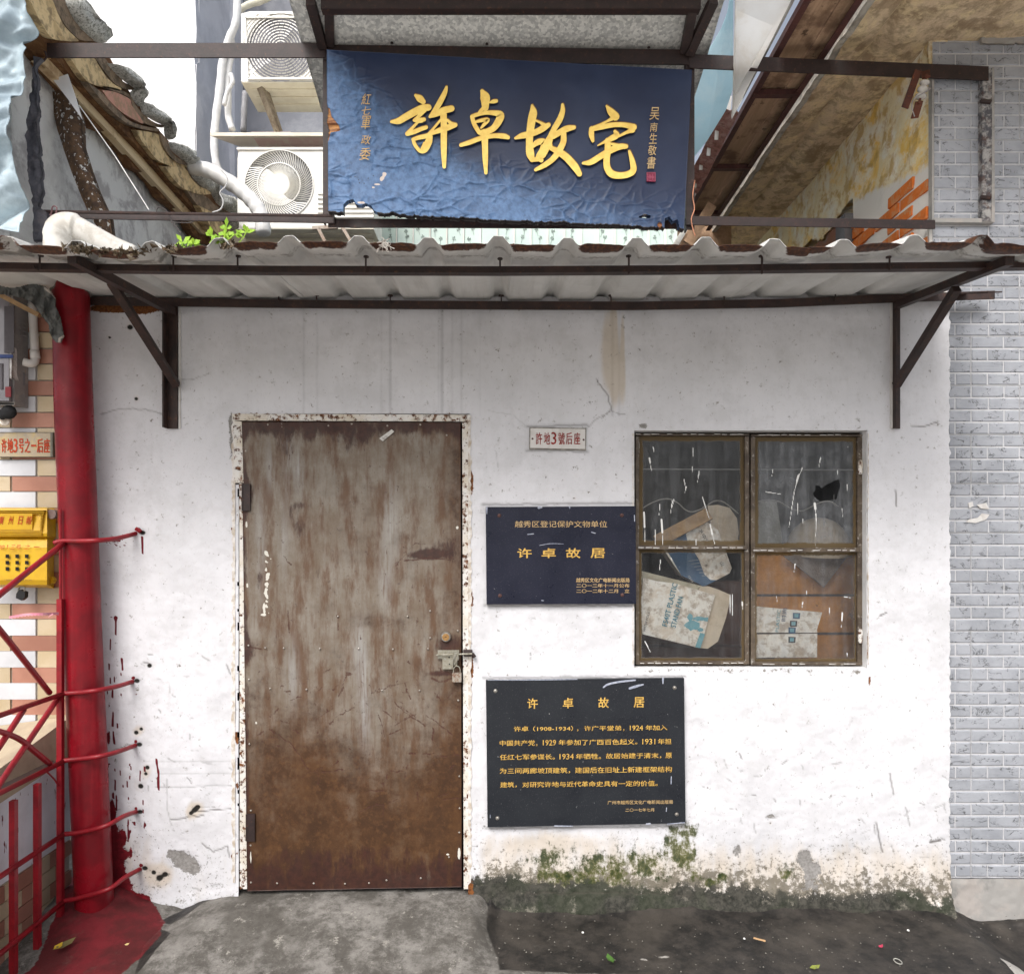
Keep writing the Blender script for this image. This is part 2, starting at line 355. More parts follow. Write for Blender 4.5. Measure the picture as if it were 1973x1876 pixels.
def m_galv():
    m = Mt('galvanised_sheet', .5, .4, .1); v = m.vor(95, out=1); sep = m.N.new('ShaderNodeSeparateColor'); m.put(sep.inputs[0], v)
    n = m.noise(60, 4, .7); f = m.mth('ADD', m.mth('MULTIPLY', sep.outputs[0], .6), m.mth('MULTIPLY', n, .45))
    m.col(m.mix(m.sm(f, .15, .95), (.40, .40, .39), (.78, .77, .73))); m.bump(f, .0008, .3); return m.m
def m_roof():
    m = Mt('awning_sheet', .55, .35); n = m.noise(5, 5, .6); st = m.noise(1, 5, .6, m.sc(30, 1.5, 30))
    c = m.mix(m.sm(n, .3, .7), (.74, .74, .72), (.60, .60, .58)); c = m.mix(m.mth('MULTIPLY', m.sm(st, .45, .7), .35), c, (.44, .43, .40))
    rn = m.noise(38, 5, .7); c = m.mix(m.thr('rust', rn, .9, .42, .6), c, m.mix(m.sm(m.noise(90), .35, .6), (.11, .042, .018), (.045, .018, .012)))
    c = m.mix(m.mth('MULTIPLY', m.thr('grime', rn, 1.2, .4, .7), .7), c, (.09, .08, .065))
    m.col(c); m.bump(n, .003, .4); return m.m
def m_ground():
    m = Mt('old_concrete', .8, .25); n0 = m.noise(2.4, 6, .65); n1 = m.noise(11, 9, .78); n2 = m.noise(70, 5, .7); n3 = m.noise(190, 3, .6)
    c = m.mix(m.sm(m.noise(8, 10, .80), .40, .62), (.095, .088, .078), (.25, .238, .22)); c = m.mix(m.mth('MULTIPLY', m.sm(n0, .44, .62), .75), c, (.085, .078, .068))
    c = m.mix(m.mth('MULTIPLY', m.sm(m.noise(20, 8, .8), .57, .66), .7), c, (.40, .38, .34)); c = m.mix(m.mth('MULTIPLY', m.sm(m.noise(30, 8, .8), .56, .66), .7), c, (.06, .055, .048))
    c = m.mix(m.mth('MULTIPLY', m.sm(m.noise(85, 4, .7), .66, .70), .7), c, (.03, .028, .025))
    wet = m.mix(m.sm(n1, .38, .66), (.016, .0155, .015), (.050, .044, .039)); wet = m.mix(m.mth('MULTIPLY', m.sm(n0, .48, .66), .6), wet, (.078, .068, .058)); wet = m.mix(m.mth('MULTIPLY', m.sm(m.noise(130, 3, .7), .70, .76), .5), wet, (.30, .28, .25))
    wf = m.thr('wet', n1, .8, .40, .60); c = m.mix(wf, c, wet)
    red = m.mix(m.sm(m.noise(7, 6, .7), .35, .65), (.17, .016, .022), (.085, .014, .015)); red = m.mix(m.mth('MULTIPLY', m.sm(n1, .55, .72), .5), red, (.11, .07, .06))
    c = m.mix(m.thr('red', m.noise(17, 7, .75), 1.1, .42, .58), c, red); c = m.mix(m.thr('pale', n1, .6, .45, .55), c, (.42, .40, .37))
    m.col(c); m.ro(m.mix(wf, (.85, .85, .85), (.5, .5, .5)))
    m.bump(m.mth('ADD', m.mth('MULTIPLY', n1, .6), m.mth('MULTIPLY', n2, .25)), .009, .6); return m.m
def m_ruststeel(name='rusted_brown_steel', a=(.045, .024, .020), b=(.022, .014, .013), c2=(.13, .055, .025)):
    m = Mt(name, .55, .4); n = m.noise(16, 6, .7); n2 = m.noise(60, 5, .7)
    c = m.mix(m.sm(n, .35, .65), a, b); c = m.mix(m.mth('MULTIPLY', m.sm(n2, .56, .70), .6), c, c2); m.col(c); m.bump(n2, .0015, .6); return m.m
def m_pipe():
    m = Mt('red_enamel', .32, .3); n = m.noise(9, 5, .6); st = m.noise(1, 5, .6, m.sc(40, 40, 2.0))
    c = m.mix(m.sm(n, .3, .7), (.25, .006, .014), (.15, .005, .010)); c = m.mix(m.mth('MULTIPLY', m.sm(st, .5, .75), .4), c, (.36, .02, .03))
    c = m.mix(m.mth('MULTIPLY', m.sm(m.noise(80, 4, .7), .66, .70), .6), c, (.05, .006, .008))
    m.col(c); m.ro(m.sm(n, .3, .7, .24, .42)); m.bump(m.noise(30, 5), .0025, .5); return m.m
def m_plaque(nm, a, b):
    m = Mt(nm, .38, .25); n = m.noise(6, 5, .6); n2 = m.noise(260, 2, .5)
    c = m.mix(m.sm(n, .3, .7), a, b); c = m.mix(m.mth('MULTIPLY', m.sm(n2, .62, .72), .5), c, (.09, .09, .10))
    c = m.mix(m.mth('MULTIPLY', m.sm(m.noise(60, 4, .7), .70, .735), .7), c, (.45, .45, .46))
    m.col(c); m.ro(m.sm(n, .3, .7, .25, .4)); m.bump(m.noise(2, 2), .01, .12); return m.m
def m_stone():
    m = Mt('grey_split_face_tile', .38, .4); n = m.noise(7, 4, .6); r = m.rnd()
    c = m.mix(m.sm(n, .35, .68), (.36, .375, .41), (.28, .295, .325))
    vv = m.N.new('ShaderNodeVectorMath'); vv.operation = 'ADD'; m.put(vv.inputs[0], m.sc(1, 1, 1.6)); 
    w2 = m.N.new('ShaderNodeCombineXYZ'); m.put(w2.inputs[0], m.mth('MULTIPLY', r, 37)); m.put(vv.inputs[1], w2.outputs[0])
    v = m.noise(17, 3, .6, vv.outputs[0], .9); ve = m.sm(m.mth('ABSOLUTE', m.mth('SUBTRACT', v, .5)), .006, .024, 1.0, 0.0)
    ve = m.mth('MULTIPLY', ve, m.sm(m.noise(24, 3, .6, vv.outputs[0]), .48, .56))
    c = m.mix(m.mth('MULTIPLY', ve, .85), c, (.10, .105, .11)); c = m.mix(m.mth('MULTIPLY', m.sm(m.noise(90, 4, .7), .56, .7), .3), c, (.28, .28, .29))
    m.col(c); m.bump(m.mth('ADD', m.mth('MULTIPLY', v, .8), m.mth('MULTIPLY', ve, -.5)), .006, .6); return m.m
def m_timber(name, a, b, c3):
    m = Mt(name, .75, .25); g = m.noise(1, 6, .7, m.sc(40, 2.5, 40)); n = m.noise(5, 5, .65); k = m.noise(13, 5, .7)
    c = m.mix(m.sm(g, .35, .65), a, b); c = m.mix(m.mth('MULTIPLY', m.sm(n, .5, .66), .85), c, c3); c = m.mix(m.mth('MULTIPLY', m.sm(k, .62, .68), .8), c, tuple(x * .35 for x in c3))
    m.col(c); m.bump(g, .003, .5); return m.m
def m_mottle(name, cols, sc=4, bd=.006, rough=.85, metal=0, extra=None, trans=0):
    m = Mt(name, rough, .25, metal); c = cols[0]
    for i, q in enumerate(cols[1:]):
        c = m.mix(m.mth('MULTIPLY', m.sm(m.noise(sc * (1 + .9 * i), 6, .68, None, .3), .47, .62), .8), c, q)
    if extra: c = m.mix(m.thr(extra[0], m.noise(sc * 5, 5, .7), 1.0, .35, .65), c, extra[1])
    m.col(c); m.bump(m.noise(sc * 6, 6, .7), bd, .6)
    if trans:
        tl_ = m.N.new('ShaderNodeBsdfTranslucent'); m.put(tl_.inputs[0], c); ms_ = m.N.new('ShaderNodeMixShader'); ms_.inputs[0].default_value = trans
        m.t.links.new(m.b.outputs[0], ms_.inputs[1]); m.t.links.new(tl_.outputs[0], ms_.inputs[2]); m.t.links.new(ms_.outputs[0], m.N['Material Output'].inputs[0])
    return m.m
def m_glass():
    m = bpy.data.materials.new('dirty_window_glass'); m.use_nodes = True; t = m.node_tree; t.nodes.clear(); L = t.links
    out = t.nodes.new('ShaderNodeOutputMaterial'); tr = t.nodes.new('ShaderNodeBsdfTransparent'); gl = t.nodes.new('ShaderNodeBsdfGlossy'); df = t.nodes.new('ShaderNodeBsdfDiffuse')
    gl.inputs['Roughness'].default_value = .06; tr.inputs[0].default_value = (.95, .96, .95, 1)
    fr = t.nodes.new('ShaderNodeFresnel'); fr.inputs[0].default_value = 1.4; m1 = t.nodes.new('ShaderNodeMixShader'); L.new(fr.outputs[0], m1.inputs[0]); L.new(tr.outputs[0], m1.inputs[1]); L.new(gl.outputs[0], m1.inputs[2])
    geo = t.nodes.new('ShaderNodeNewGeometry')
    def at(n): a = t.nodes.new('ShaderNodeAttribute'); a.attribute_name = n; return a.outputs['Fac']
    def mt(op, a, b):
        n = t.nodes.new('ShaderNodeMath'); n.operation = op
        for i, v in enumerate((a, b)):
            if isinstance(v, (int, float)): n.inputs[i].default_value = v
            else: L.new(v, n.inputs[i])
        return n.outputs[0]
    def sm(x, lo, hi, a=0., b=1.):
        n = t.nodes.new('ShaderNodeMapRange'); n.interpolation_type = 'SMOOTHSTEP'; L.new(x, n.inputs[0])
        for i, v in enumerate((lo, hi, a, b)): n.inputs[i + 1].default_value = v
        return n.outputs[0]
    n1 = t.nodes.new('ShaderNodeTexNoise'); n1.inputs['Scale'].default_value = 22; n1.inputs['Detail'].default_value = 6; n1.inputs['Roughness'].default_value = .7; L.new(geo.outputs['Position'], n1.inputs['Vector'])
    vm = t.nodes.new('ShaderNodeVectorMath'); vm.operation = 'MULTIPLY'; vm.inputs[1].default_value = (40, 40, 3); L.new(geo.outputs['Position'], vm.inputs[0])
    n2 = t.nodes.new('ShaderNodeTexNoise'); n2.inputs['Scale'].default_value = 1; n2.inputs['Detail'].default_value = 5; L.new(vm.outputs[0], n2.inputs['Vector'])
    film = mt('MULTIPLY', at('film'), sm(mt('ADD', mt('MULTIPLY', n1.outputs[0], .5), mt('MULTIPLY', n2.outputs[0], .5)), .35, .7, .25, .9))
    bor = sm(mt('ADD', at('border'), mt('MULTIPLY', mt('SUBTRACT', n1.outputs[0], .5), .5)), .38, .62)
    wh = sm(at('white'), .3, .6)
    mc = t.nodes.new('ShaderNodeMix'); mc.data_type = 'RGBA'; L.new(bor, mc.inputs[0]); mc.inputs[6].default_value = (.24, .25, .265, 1); mc.inputs[7].default_value = (.115, .083, .045, 1)
    mc2 = t.nodes.new('ShaderNodeMix'); mc2.data_type = 'RGBA'; L.new(wh, mc2.inputs[0]); L.new(mc.outputs[2], mc2.inputs[6]); mc2.inputs[7].default_value = (.75, .75, .73, 1)
    L.new(mc2.outputs[2], df.inputs[0])
    f = mt('MAXIMUM', mt('MAXIMUM', mt('MULTIPLY', film, .72), mt('MULTIPLY', bor, .85)), wh)
    m2 = t.nodes.new('ShaderNodeMixShader'); L.new(f, m2.inputs[0]); L.new(m1.outputs[0], m2.inputs[1]); L.new(df.outputs[0], m2.inputs[2])
    t2 = t.nodes.new('ShaderNodeBsdfTransparent'); m3 = t.nodes.new('ShaderNodeMixShader'); L.new(sm(at('hole'), .3, .7, 0., .84), m3.inputs[0]); L.new(m2.outputs[0], m3.inputs[1]); L.new(t2.outputs[0], m3.inputs[2])
    L.new(m3.outputs[0], out.inputs[0]); return m
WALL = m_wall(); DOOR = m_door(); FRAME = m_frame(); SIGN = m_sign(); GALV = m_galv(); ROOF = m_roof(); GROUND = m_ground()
STEEL = m_ruststeel(); STEEL2 = m_ruststeel('dark_purplish_steel', (.036, .020, .019), (.020, .013, .012), (.12, .050, .028)); PIPE = m_pipe()
PLQ1 = m_plaque('navy_plaque_stone', (.009, .011, .024), (.014, .016, .032)); PLQ2 = m_plaque('black_plaque_stone', (.014, .016, .021), (.020, .023, .028)); STONE = m_stone(); GLASS = m_glass()
GOLD = simple('gold_paint', (.92, .66, .15), (.80, .52, .10), 30, .45, .4); GOLD2 = simple('gold_fill', (.68, .43, .10), (.50, .30, .07), 60, .5); CARVE = simple('carved_gold_edge', (.30, .14, .025), (.2, .09, .02), 30)
CREAM = simple('cream_fill', (.60, .43, .22), (.45, .3, .13), 60, .5)
REDLET = simple('red_lettering', (.30, .02, .015), (.18, .015, .012), 60); ORLET = simple('orange_red_lettering', (.50, .055, .012), (.36, .04, .01), 60)
BOLT = simple('zinc_bolt', (.42, .41, .38), (.25, .22, .19), 80, .35, .5, .7); RBOLT = simple('rusted_bolt', (.12, .06, .05), (.06, .03, .03), 80)
ENAMEL = m_mottle('chipped_white_enamel', [(.62, .60, .58), (.50, .47, .44), (.66, .65, .63)], 9, .002, .5)
ZINC = m_mottle('worn_zinc', [(.34, .32, .26), (.24, .22, .17), (.42, .41, .36)], 40, .001, .4, .6); BRASS = simple('brass_core', (.42, .24, .09), (.30, .16, .06), 90, .35, .5, .6)
PADL = m_mottle('rusty_padlock_body', [(.36, .33, .28), (.17, .06, .025), (.20, .075, .03)], 60, .001, .5, .3)
INNER = simple('dim_interior_plaster', (.045, .045, .048), (.03, .03, .032), 3, .9); BLACK = simple('black_void', (.012, .011, .012), None, 20, .9)
WSTEEL = m_ruststeel('grimy_window_steel', (.115, .088, .062), (.055, .04, .03), (.50, .48, .44))
# ---------------------------------------------------------------- ground
xs = np.concatenate([[-40, -20, -10, -6, -4, -3, -2.6], np.arange(-2.4, 2.4, .0085), [2.4, 2.8, 3.5, 5, 8, 15, 40]])
ys = np.concatenate([[8, 5, 3, 2, 1, .5, .2, .1], np.arange(.06, -1.0, -.0085), [-1.05, -1.2, -1.6, -2.2, -3, -5, -9, -16, -40]])
g = Sheet(xs, ys); X, Y = g.u, g.v
near = sstep(Y, -1.0, -.8) * sstep(-np.abs(X), -2.38, -2.2)
rampx = sstep(X, -1.42, -1.12) * (1 - sstep(X, -.17 + .12 * fbm(X * 5, Y * 5, 3, 2), .0 + .0 * X))
h = .072 * rampx * sstep(Y, -.50, .0) ** .8
md = np.hypot((X + 1.68) / .30, (Y + .02) / .30); h = np.maximum(h, .11 * np.exp(-md ** 2 * 1.3) * (1 + .25 * fbm(X * 14, Y * 14, 3, 5)))
h += (fbm(X * 3, Y * 3, 4, 1) - .5) * .03 * near + (fbm(X * 16, Y * 16, 4, 9) - .5) * .009 * near
h += np.where(X > -.05, .045 * np.exp(-np.maximum(-Y, 0) / .05) * (1.2 * fbm(X * 6, Y * 6, 4, 22)), 0)
h -= .085 * sstep(X, 1.80, 2.02) * near
g.d = h; g.lay('wet'); g.lay('red'); g.lay('pale')
def gp(pts): return [tuple(GP(*p, .0))[:2] for p in pts]
g.poly('wet', gp([(898, 1722), (940, 1765), (935, 1800), (958, 1840), (962, 1870), (1300, 1880), (2400, 1900), (2700, 1800), (2500, 1700), (1500, 1690), (1000, 1690)]), .05)
g.poly('wet', gp([(420, 1722), (470, 1712), (900, 1716), (925, 1735), (900, 1722), (480, 1724), (430, 1745), (330, 1790), (300, 1785), (400, 1735)]), .03, .8)
g.poly('wet', gp([(275, 1830), (310, 1795), (330, 1810), (255, 1890)]), .02, .85)
g.poly('red', gp([(120, 1660), (230, 1675), (262, 1725), (290, 1752), (318, 1785), (305, 1815), (270, 1850), (235, 1876), (200, 1960), (-60, 1960), (70, 1860), (110, 1790), (110, 1750)]), .04)
g.L['pale'] += sstep(-Y, 1.25, 2.0); g.poly('pale', gp([(1925, 1838), (1960, 1836), (1990, 1850), (2020, 1890), (1968, 1888), (1945, 1860)]), .01); g.blob('pale', *gp([(1278, 1845)])[0], .05, .02, .55); g.blob('pale', *gp([(1365, 1832)])[0], .04, .012, .5); g.blob('pale', *gp([(1240, 1850)])[0], .03, .015, .5)  # ground behind the camera made pale to bounce light up under the awning
g.build('ground', GROUND, lambda u, v, d: (u, v, d - .006 * 0), None, kind='structure')
# ---------------------------------------------------------------- white building
wb = thing('white_building', 'low whitewashed house front with rusty steel door, one window and damp mossy foot', 'building', (0, 0, 0))
us = np.arange(148, 1831, 2.6); vs2 = np.arange(572, 1786, 2.6)
def snap(a, vals):
    for v in vals: a[np.argmin(abs(a - v))] = v
    return a
us = snap(us, [450, 905, 1222, 1671]); vs2 = snap(vs2, [797, 829, 1287, 1728])
s = Sheet(us, vs2); U, V_ = s.u, s.v
for k in 'streak grey tan speck mould moss damp chip rust crack black red drip'.split(): s.lay(k)
x5, y5 = U / 60, V_ / 60
s.d = (fbm(x5, y5, 5, 3) - .5) * .012 + (fbm(U / 12, V_ / 12, 3, 8) - .5) * .003
foot = sstep(V_, 1640, 1770) * sstep(U, 880, 960); s.d += foot * (.022 + .030 * (fbm(U / 70, V_ / 40, 4, 11) - .5) + .010 * (fbm(U / 12, V_ / 12, 4, 12) - .5))
s.d += sstep(V_, 1700, 1775) * (1 - sstep(U, 440, 520)) * .02 * fbm(U / 30, V_ / 30, 4, 4)
s.d += .018 * np.exp(-((V_ - 1755) / 26) ** 2) * sstep(U, 950, 1000)
bnd = 1706 + 16 * (fbm(U / 60, U * 0, 4, 31) - .5) * 2 - 14 * np.exp(-((U - 950) / 70) ** 2) + 10 * sstep(U, 1350, 1500)
s.L['damp'] += 1.15 * sstep(V_, bnd - 36, bnd + 34) * sstep(U, 880, 905); s.L['damp'] -= .18 * np.exp(-((U - 1430) / 60) ** 2 - ((V_ - 1752) / 16) ** 2); s.L['damp'] -= .2 * np.exp(-((U - 1560) / 50) ** 2 - ((V_ - 1755) / 14) ** 2); s.L['damp'] -= .35 * np.exp(-((U - 1790) / 35) ** 2 - ((V_ - 1730) / 24) ** 2)
s.L['mould'] += sstep(V_, 1600, 1720) * .62 * sstep(U, 900, 960) * (1 - .35 * sstep(U, 1500, 1650)); s.L['mould'] += sstep(V_, 1700, 1765) * .35 * (1 - sstep(U, 440, 460))
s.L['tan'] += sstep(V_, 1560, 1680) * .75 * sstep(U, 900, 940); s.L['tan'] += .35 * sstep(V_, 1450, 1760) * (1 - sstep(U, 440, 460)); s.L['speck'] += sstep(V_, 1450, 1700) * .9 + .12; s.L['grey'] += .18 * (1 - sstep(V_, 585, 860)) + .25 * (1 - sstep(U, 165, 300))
s.L['grey'] += .25 * (1 - sstep(V_, 580, 625))  # greys at the wall top are the awning's shade put into the colour
for x, y, rx, ry, v in [(1048, 1665, 34, 36, .85), (1080, 1635, 30, 14, .5), (1110, 1690, 50, 22, .6), (1150, 1662, 24, 26, .6), (1190, 1672, 46, 26, .8), (1230, 1650, 40, 24, .65), (1260, 1668, 18, 20, .8), (1308, 1628, 20, 34, 1.25), (1328, 1645, 16, 32, 1.1), (1335, 1598, 14, 14, .7), (1290, 1620, 12, 34, .5),
                        (1392, 1687, 12, 8, 1.1), (1366, 1699, 14, 9, 1.2), (1512, 1684, 17, 11, 1.2), (1340, 1685, 10, 12, .7), (1378, 1618, 10, 18, .6), (1430, 1675, 20, 14, .4), (1100, 1705, 120, 16, .5), (1495, 1718, 14, 9, .5), (1185, 1745, 130, 22, .4)]:
    s.blob('moss', x, y, rx * 1.25, ry * 1.25, v)
for x, y, rx, ry, v in [(1550, 1652, 15, 18, 1.2), (1565, 1672, 16, 10, 1.1), (1420, 1640, 10, 14, .8), (350, 1655, 20, 18, 1.1), (370, 1672, 18, 16, 1.1), (330, 1645, 10, 8, .8), (1485, 1572, 10, 5, .8), (450, 812, 12, 14, .8), (446, 850, 5, 40, .75), (1240, 821, 8, 6, 1.0), (1560, 1700, 26, 24, .6)]:
    s.blob('chip', x, y, rx, ry, v)
for x, y, rx, ry, v in [(1183, 640, 5, 75, 1.1), (1200, 650, 4, 60, .8), (1168, 650, 8, 80, .5), (1168, 690, 30, 80, .6), (1183, 690, 8, 90, .6), (1200, 720, 6, 60, .5), (1190, 735, 20, 50, .5), (1010, 600, 60, 30, .3), (390, 660, 60, 40, .25), (1050, 1620, 120, 24, .5), (240, 1640, 60, 60, .4), (1760, 1420, 60, 120, .18), (1500, 1440, 150, 60, .15)]:
    s.blob('tan', x, y, rx, ry, v)
for x, v in [(585, .7), (611, .6), (735, .5), (752, .9), (845, .6), (852, 1.0), (871, .6), (889, .7), (925, .5), (1180, .9), (1193, .7), (660, .3), (1230, .3)]:
    s.line('streak', [(x, 592), (x + random.uniform(-1, 1), 700), (x, random.uniform(770, 860))], 4, v * .9)
    s.line('grey', [(x, 592), (x, 800)], 3, v * .8)
for x, y, rx, ry, v in [(230, 596, 60, 8, 1.0), (275, 594, 22, 10, 1.1), (200, 592, 20, 6, .8), (1220, 588, 30, 4, .5), (900, 588, 60, 3, .4), (300, 592, 30, 6, .6)]: s.blob('rust', x, y, rx, ry, v)
def crack(pts, w_=1.3, v=.9, jit=2.2, layer='crack'):
    out = []
    for a, b in zip(pts[:-1], pts[1:]):
        n = max(2, int(math.dist(a, b) / 8))
        for i in range(n): t = i / n; out.append((a[0] + (b[0] - a[0]) * t + random.uniform(-jit, jit), a[1] + (b[1] - a[1]) * t + random.uniform(-jit, jit)))
    out.append(pts[-1]); s.line(layer, out, w_, v)
crack([(1158, 740), (1172, 765), (1178, 790), (1160, 805)], 1.2, .7); crack([(1178, 792), (1210, 800)], .9, .5); crack([(1020, 825), (990, 800), (940, 790)], .9, .2)
crack([(1128, 825), (1150, 806), (1165, 800)], 1.0, .5); crack([(1160, 745), (1150, 730)], 1); crack([(340, 725), (360, 732), (400, 720)], 1, .4); crack([(190, 800), (230, 788), (280, 788), (322, 802)], 1.2, .5)
crack([(1760, 822), (1790, 820), (1808, 812)], 1.2, .8); crack([(1725, 945), (1727, 975)], 1.3, .9, .6); crack([(1698, 1188), (1708, 1180)], 1.3, .9); crack([(210, 1640), (232, 1636), (262, 1640)], 1, .4)
crack([(215, 1448), (245, 1435), (262, 1432)], 1.2, .8); crack([(322, 1500), (322, 1560), (330, 1588)], 1, .4, 1); crack([(390, 1625), (410, 1640), (440, 1628), (442, 1650)], 1.4, .7); crack([(390, 1570), (330, 1578)], 1.3, .8)
crack([(300, 1490), (470, 1490)], .7, .22, .4); crack([(300, 1515), (465, 1514)], 1.0, .7, .3, 'crack'); crack([(380, 1563), (445, 1558)], 1, .9, .3); crack([(280, 1467), (465, 1466)], .7, .22, .4)
crack([(955, 868), (960, 900)], 1, .3); crack([(1685, 1708), (1830, 1720)], 1.2, .6); crack([(1600, 1700), (1680, 1705), (1780, 1700)], 1.2, .5); crack([(1795, 1740), (1770, 1760), (1750, 1790)], 1.8, .8); crack([(1010, 1718), (1200, 1716), (1330, 1722)], 1.2, .5)
crack([(1688, 1585), (1694, 1615), (1700, 1640)], 1.6, .8, .5); crack([(1715, 1490), (1722, 1530)], 1.5, .7, .6); crack([(1745, 1555), (1752, 1590)], 1.3, .6, .6); crack([(1792, 1622), (1812, 1618)], 2.2, 1, .4)
for i in range(70):     # short scores and knocks, denser low on the right and by the fence
    if random.random() < .6: x, y = random.uniform(1350, 1820), random.gauss(1560, 90)
    else: x, y = random.uniform(215, 450), random.uniform(1250, 1720)
    L = random.uniform(4, 22); a = random.choice([1.2, 1.4, -.6, .3, .1]) + random.uniform(-.3, .3); crack([(x, y), (x + L * math.cos(a), y + L * math.sin(a))], random.uniform(.8, 1.4), random.uniform(.3, .75), .8)
for i in range(60): x, y = random.uniform(180, 1820), random.uniform(620, 1700); crack([(x, y), (x + random.uniform(3, 12), y + random.uniform(-2, 3))], .9, random.uniform(.15, .4), .8)
for x, y, r in [(262, 768, 4), (250, 630, 6), (211, 650, 3), (288, 1282, 5), (262, 1411, 5), (272, 1404, 4), (284, 1478, 5), (281, 1490, 4), (271, 1514, 6), (296, 1680, 5), (307, 1691, 7), (318, 1684, 6), (375, 1560, 6), (381, 1554, 5), (368, 1566, 4), (1106, 960, 2), (1485, 1585, 2)]:
    s.blob('black', x, y, r, r * .9, 1.1); s.blob('tan', x, y, r * 3, r * 3, .5)
for cx, cy in [(261, 1311), (265, 1434), (266, 1564), (276, 1672), (272, 1026)]: s.blob('black', cx + 3, cy, 7, 5, 1.0); s.blob('grey', cx, cy, 20, 12, .8); s.blob('red', cx - 4, cy - 6, 5, 5, .8)
for x, y, rx, ry, v in [(225, 1670, 16, 60, .9), (232, 1720, 28, 40, 1.0), (262, 1745, 40, 20, 1.1), (215, 1600, 10, 40, .85), (214, 1560, 8, 20, .8), (290, 1765, 30, 14, .9), (264, 1337, 8, 5, .5), (208, 1420, 5, 20, .8), (217, 1036, 12, 4, .75), (227, 1042, 10, 5, .6), (272, 1735, 16, 12, .8), (238, 1610, 8, 20, .7), (253, 1640, 4, 16, .7), (240, 1645, 8, 7, 1.0)]: s.blob('red', x, y, rx, ry, v)
for i in range(46):
    x = random.choice([random.gauss(208, 6), random.gauss(222, 12), random.gauss(262, 18)]); y = random.uniform(1160, 1640) if x < 240 else random.uniform(1470, 1600); L = random.expovariate(1 / 9) + 2
    s.line('drip', [(x, y), (x + random.uniform(-1, 1), y + L)], random.uniform(.9, 1.8), 1)
for p in [[(223, 1190), (223, 1222)], [(218, 1410), (220, 1432)], [(218, 1372), (217, 1398)], [(302, 1462), (306, 1490), (306, 1520)], [(251, 1600), (246, 1620)], [(235, 1268), (237, 1290)], [(274, 1034), (275, 1066)]]: s.line('drip', p, 2.0, 1)
s.blob('drip', 223, 1190, 4, 4, 1.2)
for i in range(160): s.blob('drip', random.gauss(232, 24), random.gauss(1650, 70), 1.2, 1.6, 1) if i < 90 else s.blob('drip', random.gauss(222, 14), random.gauss(1042, 8), 1.3, 1.0, .9)
for i in range(130):    # rusty rim of the door opening
    side = random.random()
    if side < .35: x, y = random.uniform(892, 908), random.uniform(800, 1700)
    elif side < .6: x, y = random.uniform(446, 458), random.uniform(800, 1700)
    else: x, y = random.uniform(455, 900), random.uniform(796, 801)
    s.blob('rust', x, y, random.uniform(2, 5), random.uniform(2, 4) if side >= .6 else random.uniform(3, 14), random.uniform(.3, .6))
for y0, y1 in [(1130, 1180), (1255, 1320), (1690, 1740), (905, 960)]: s.blob('rust', 906, (y0 + y1) / 2, 8, (y1 - y0) / 2, .9)
for x, y in [(1227, 1245), (1226, 1180), (1672, 1260), (1675, 1310), (1668, 860), (1672, 1230)]: s.blob('rust', x, y, 4, 14, .7)
for x in range(1230, 1670, 22): s.blob('mould', x, 1292, 10, 5, random.uniform(.3, .8))
for pts in [[(1015, 822), (1132, 818)], [(1015, 868), (1132, 870)], [(930, 972), (1222, 969)], [(932, 1167), (1225, 1166)], [(932, 1306), (1320, 1303)], [(934, 1596), (1326, 1592)]]: crack(pts, 1.5, .55, 1.2); s.line('grey', pts, 6, .5)
s.L['moss'] = np.clip(s.L['moss'], 0, 1.0) * .80 + .22 * (s.L['moss'] > .9) * np.clip(s.L['moss'] - .9, 0, 1); s.L['mould'] += .35 * np.exp(-((V_ - bnd + 6) / 26) ** 2) * sstep(U, 890, 930); s.L['mould'] += .22 * sstep(V_, 1640, 1740) * sstep(U, 900, 960) * fbm(U / 90, V_ / 60, 3, 91) * 2; s.L['mould'] *= .9
s.d -= .0012 * np.clip(s.L['crack'], 0, 1) + .004 * sstep(s.L['chip'], .4, .7) * .4 + .003 * sstep(s.L['black'], .3, .8)
for pts in [[(1222, 829), (1671, 829)], [(1222, 1287), (1671, 1287)], [(450, 797), (905, 797)]]: s.d += 0
edgew = (fbm(V_ / 9, V_ * 0, 3, 41) - .5) * 6
left_edge = 150 + 52 * sstep(V_, 1450, 1640)
bot = np.where(U < 448, 1762 - 30 * sstep(U, 330, 450) + 6 * (fbm(U / 9, U * 0, 3, 5) - .5), 1790)
s.u = U + edgew * sstep(U, 1818, 1829)
keep = ~((U > 450.5) & (U < 904.5) & (V_ > 797.5) & (V_ < 1727)) & ~((U > 1222.5) & (U < 1670.5) & (V_ > 829.5) & (V_ < 1286.5)) & (V_ < bot + 4)
keep2 = keep.copy()
# reopen rim vertices so that the holes end exactly on the opening lines
hole1 = (U > np.where(V_ > 931, 460 + 2.5 * (fbm(V_ / 14, V_ * 0, 3, 61) - .3), 451)) & (U < np.where(V_ > 905, 900.5 + 5 * (fbm(V_ / 16, V_ * 0, 3, 62) - .4), 904)) & (V_ > 798) & (V_ < 1727); hole2 = (U > 1223) & (U < 1670) & (V_ > 830) & (V_ < 1286)
def wmap(u, v, d): return ((u - VX) / S, -d, HC + (VY - v) / S)
wall = s.build('wall', WALL, wmap, wb, keep=~hole1 & ~hole2 & (V_ < bot + 4))
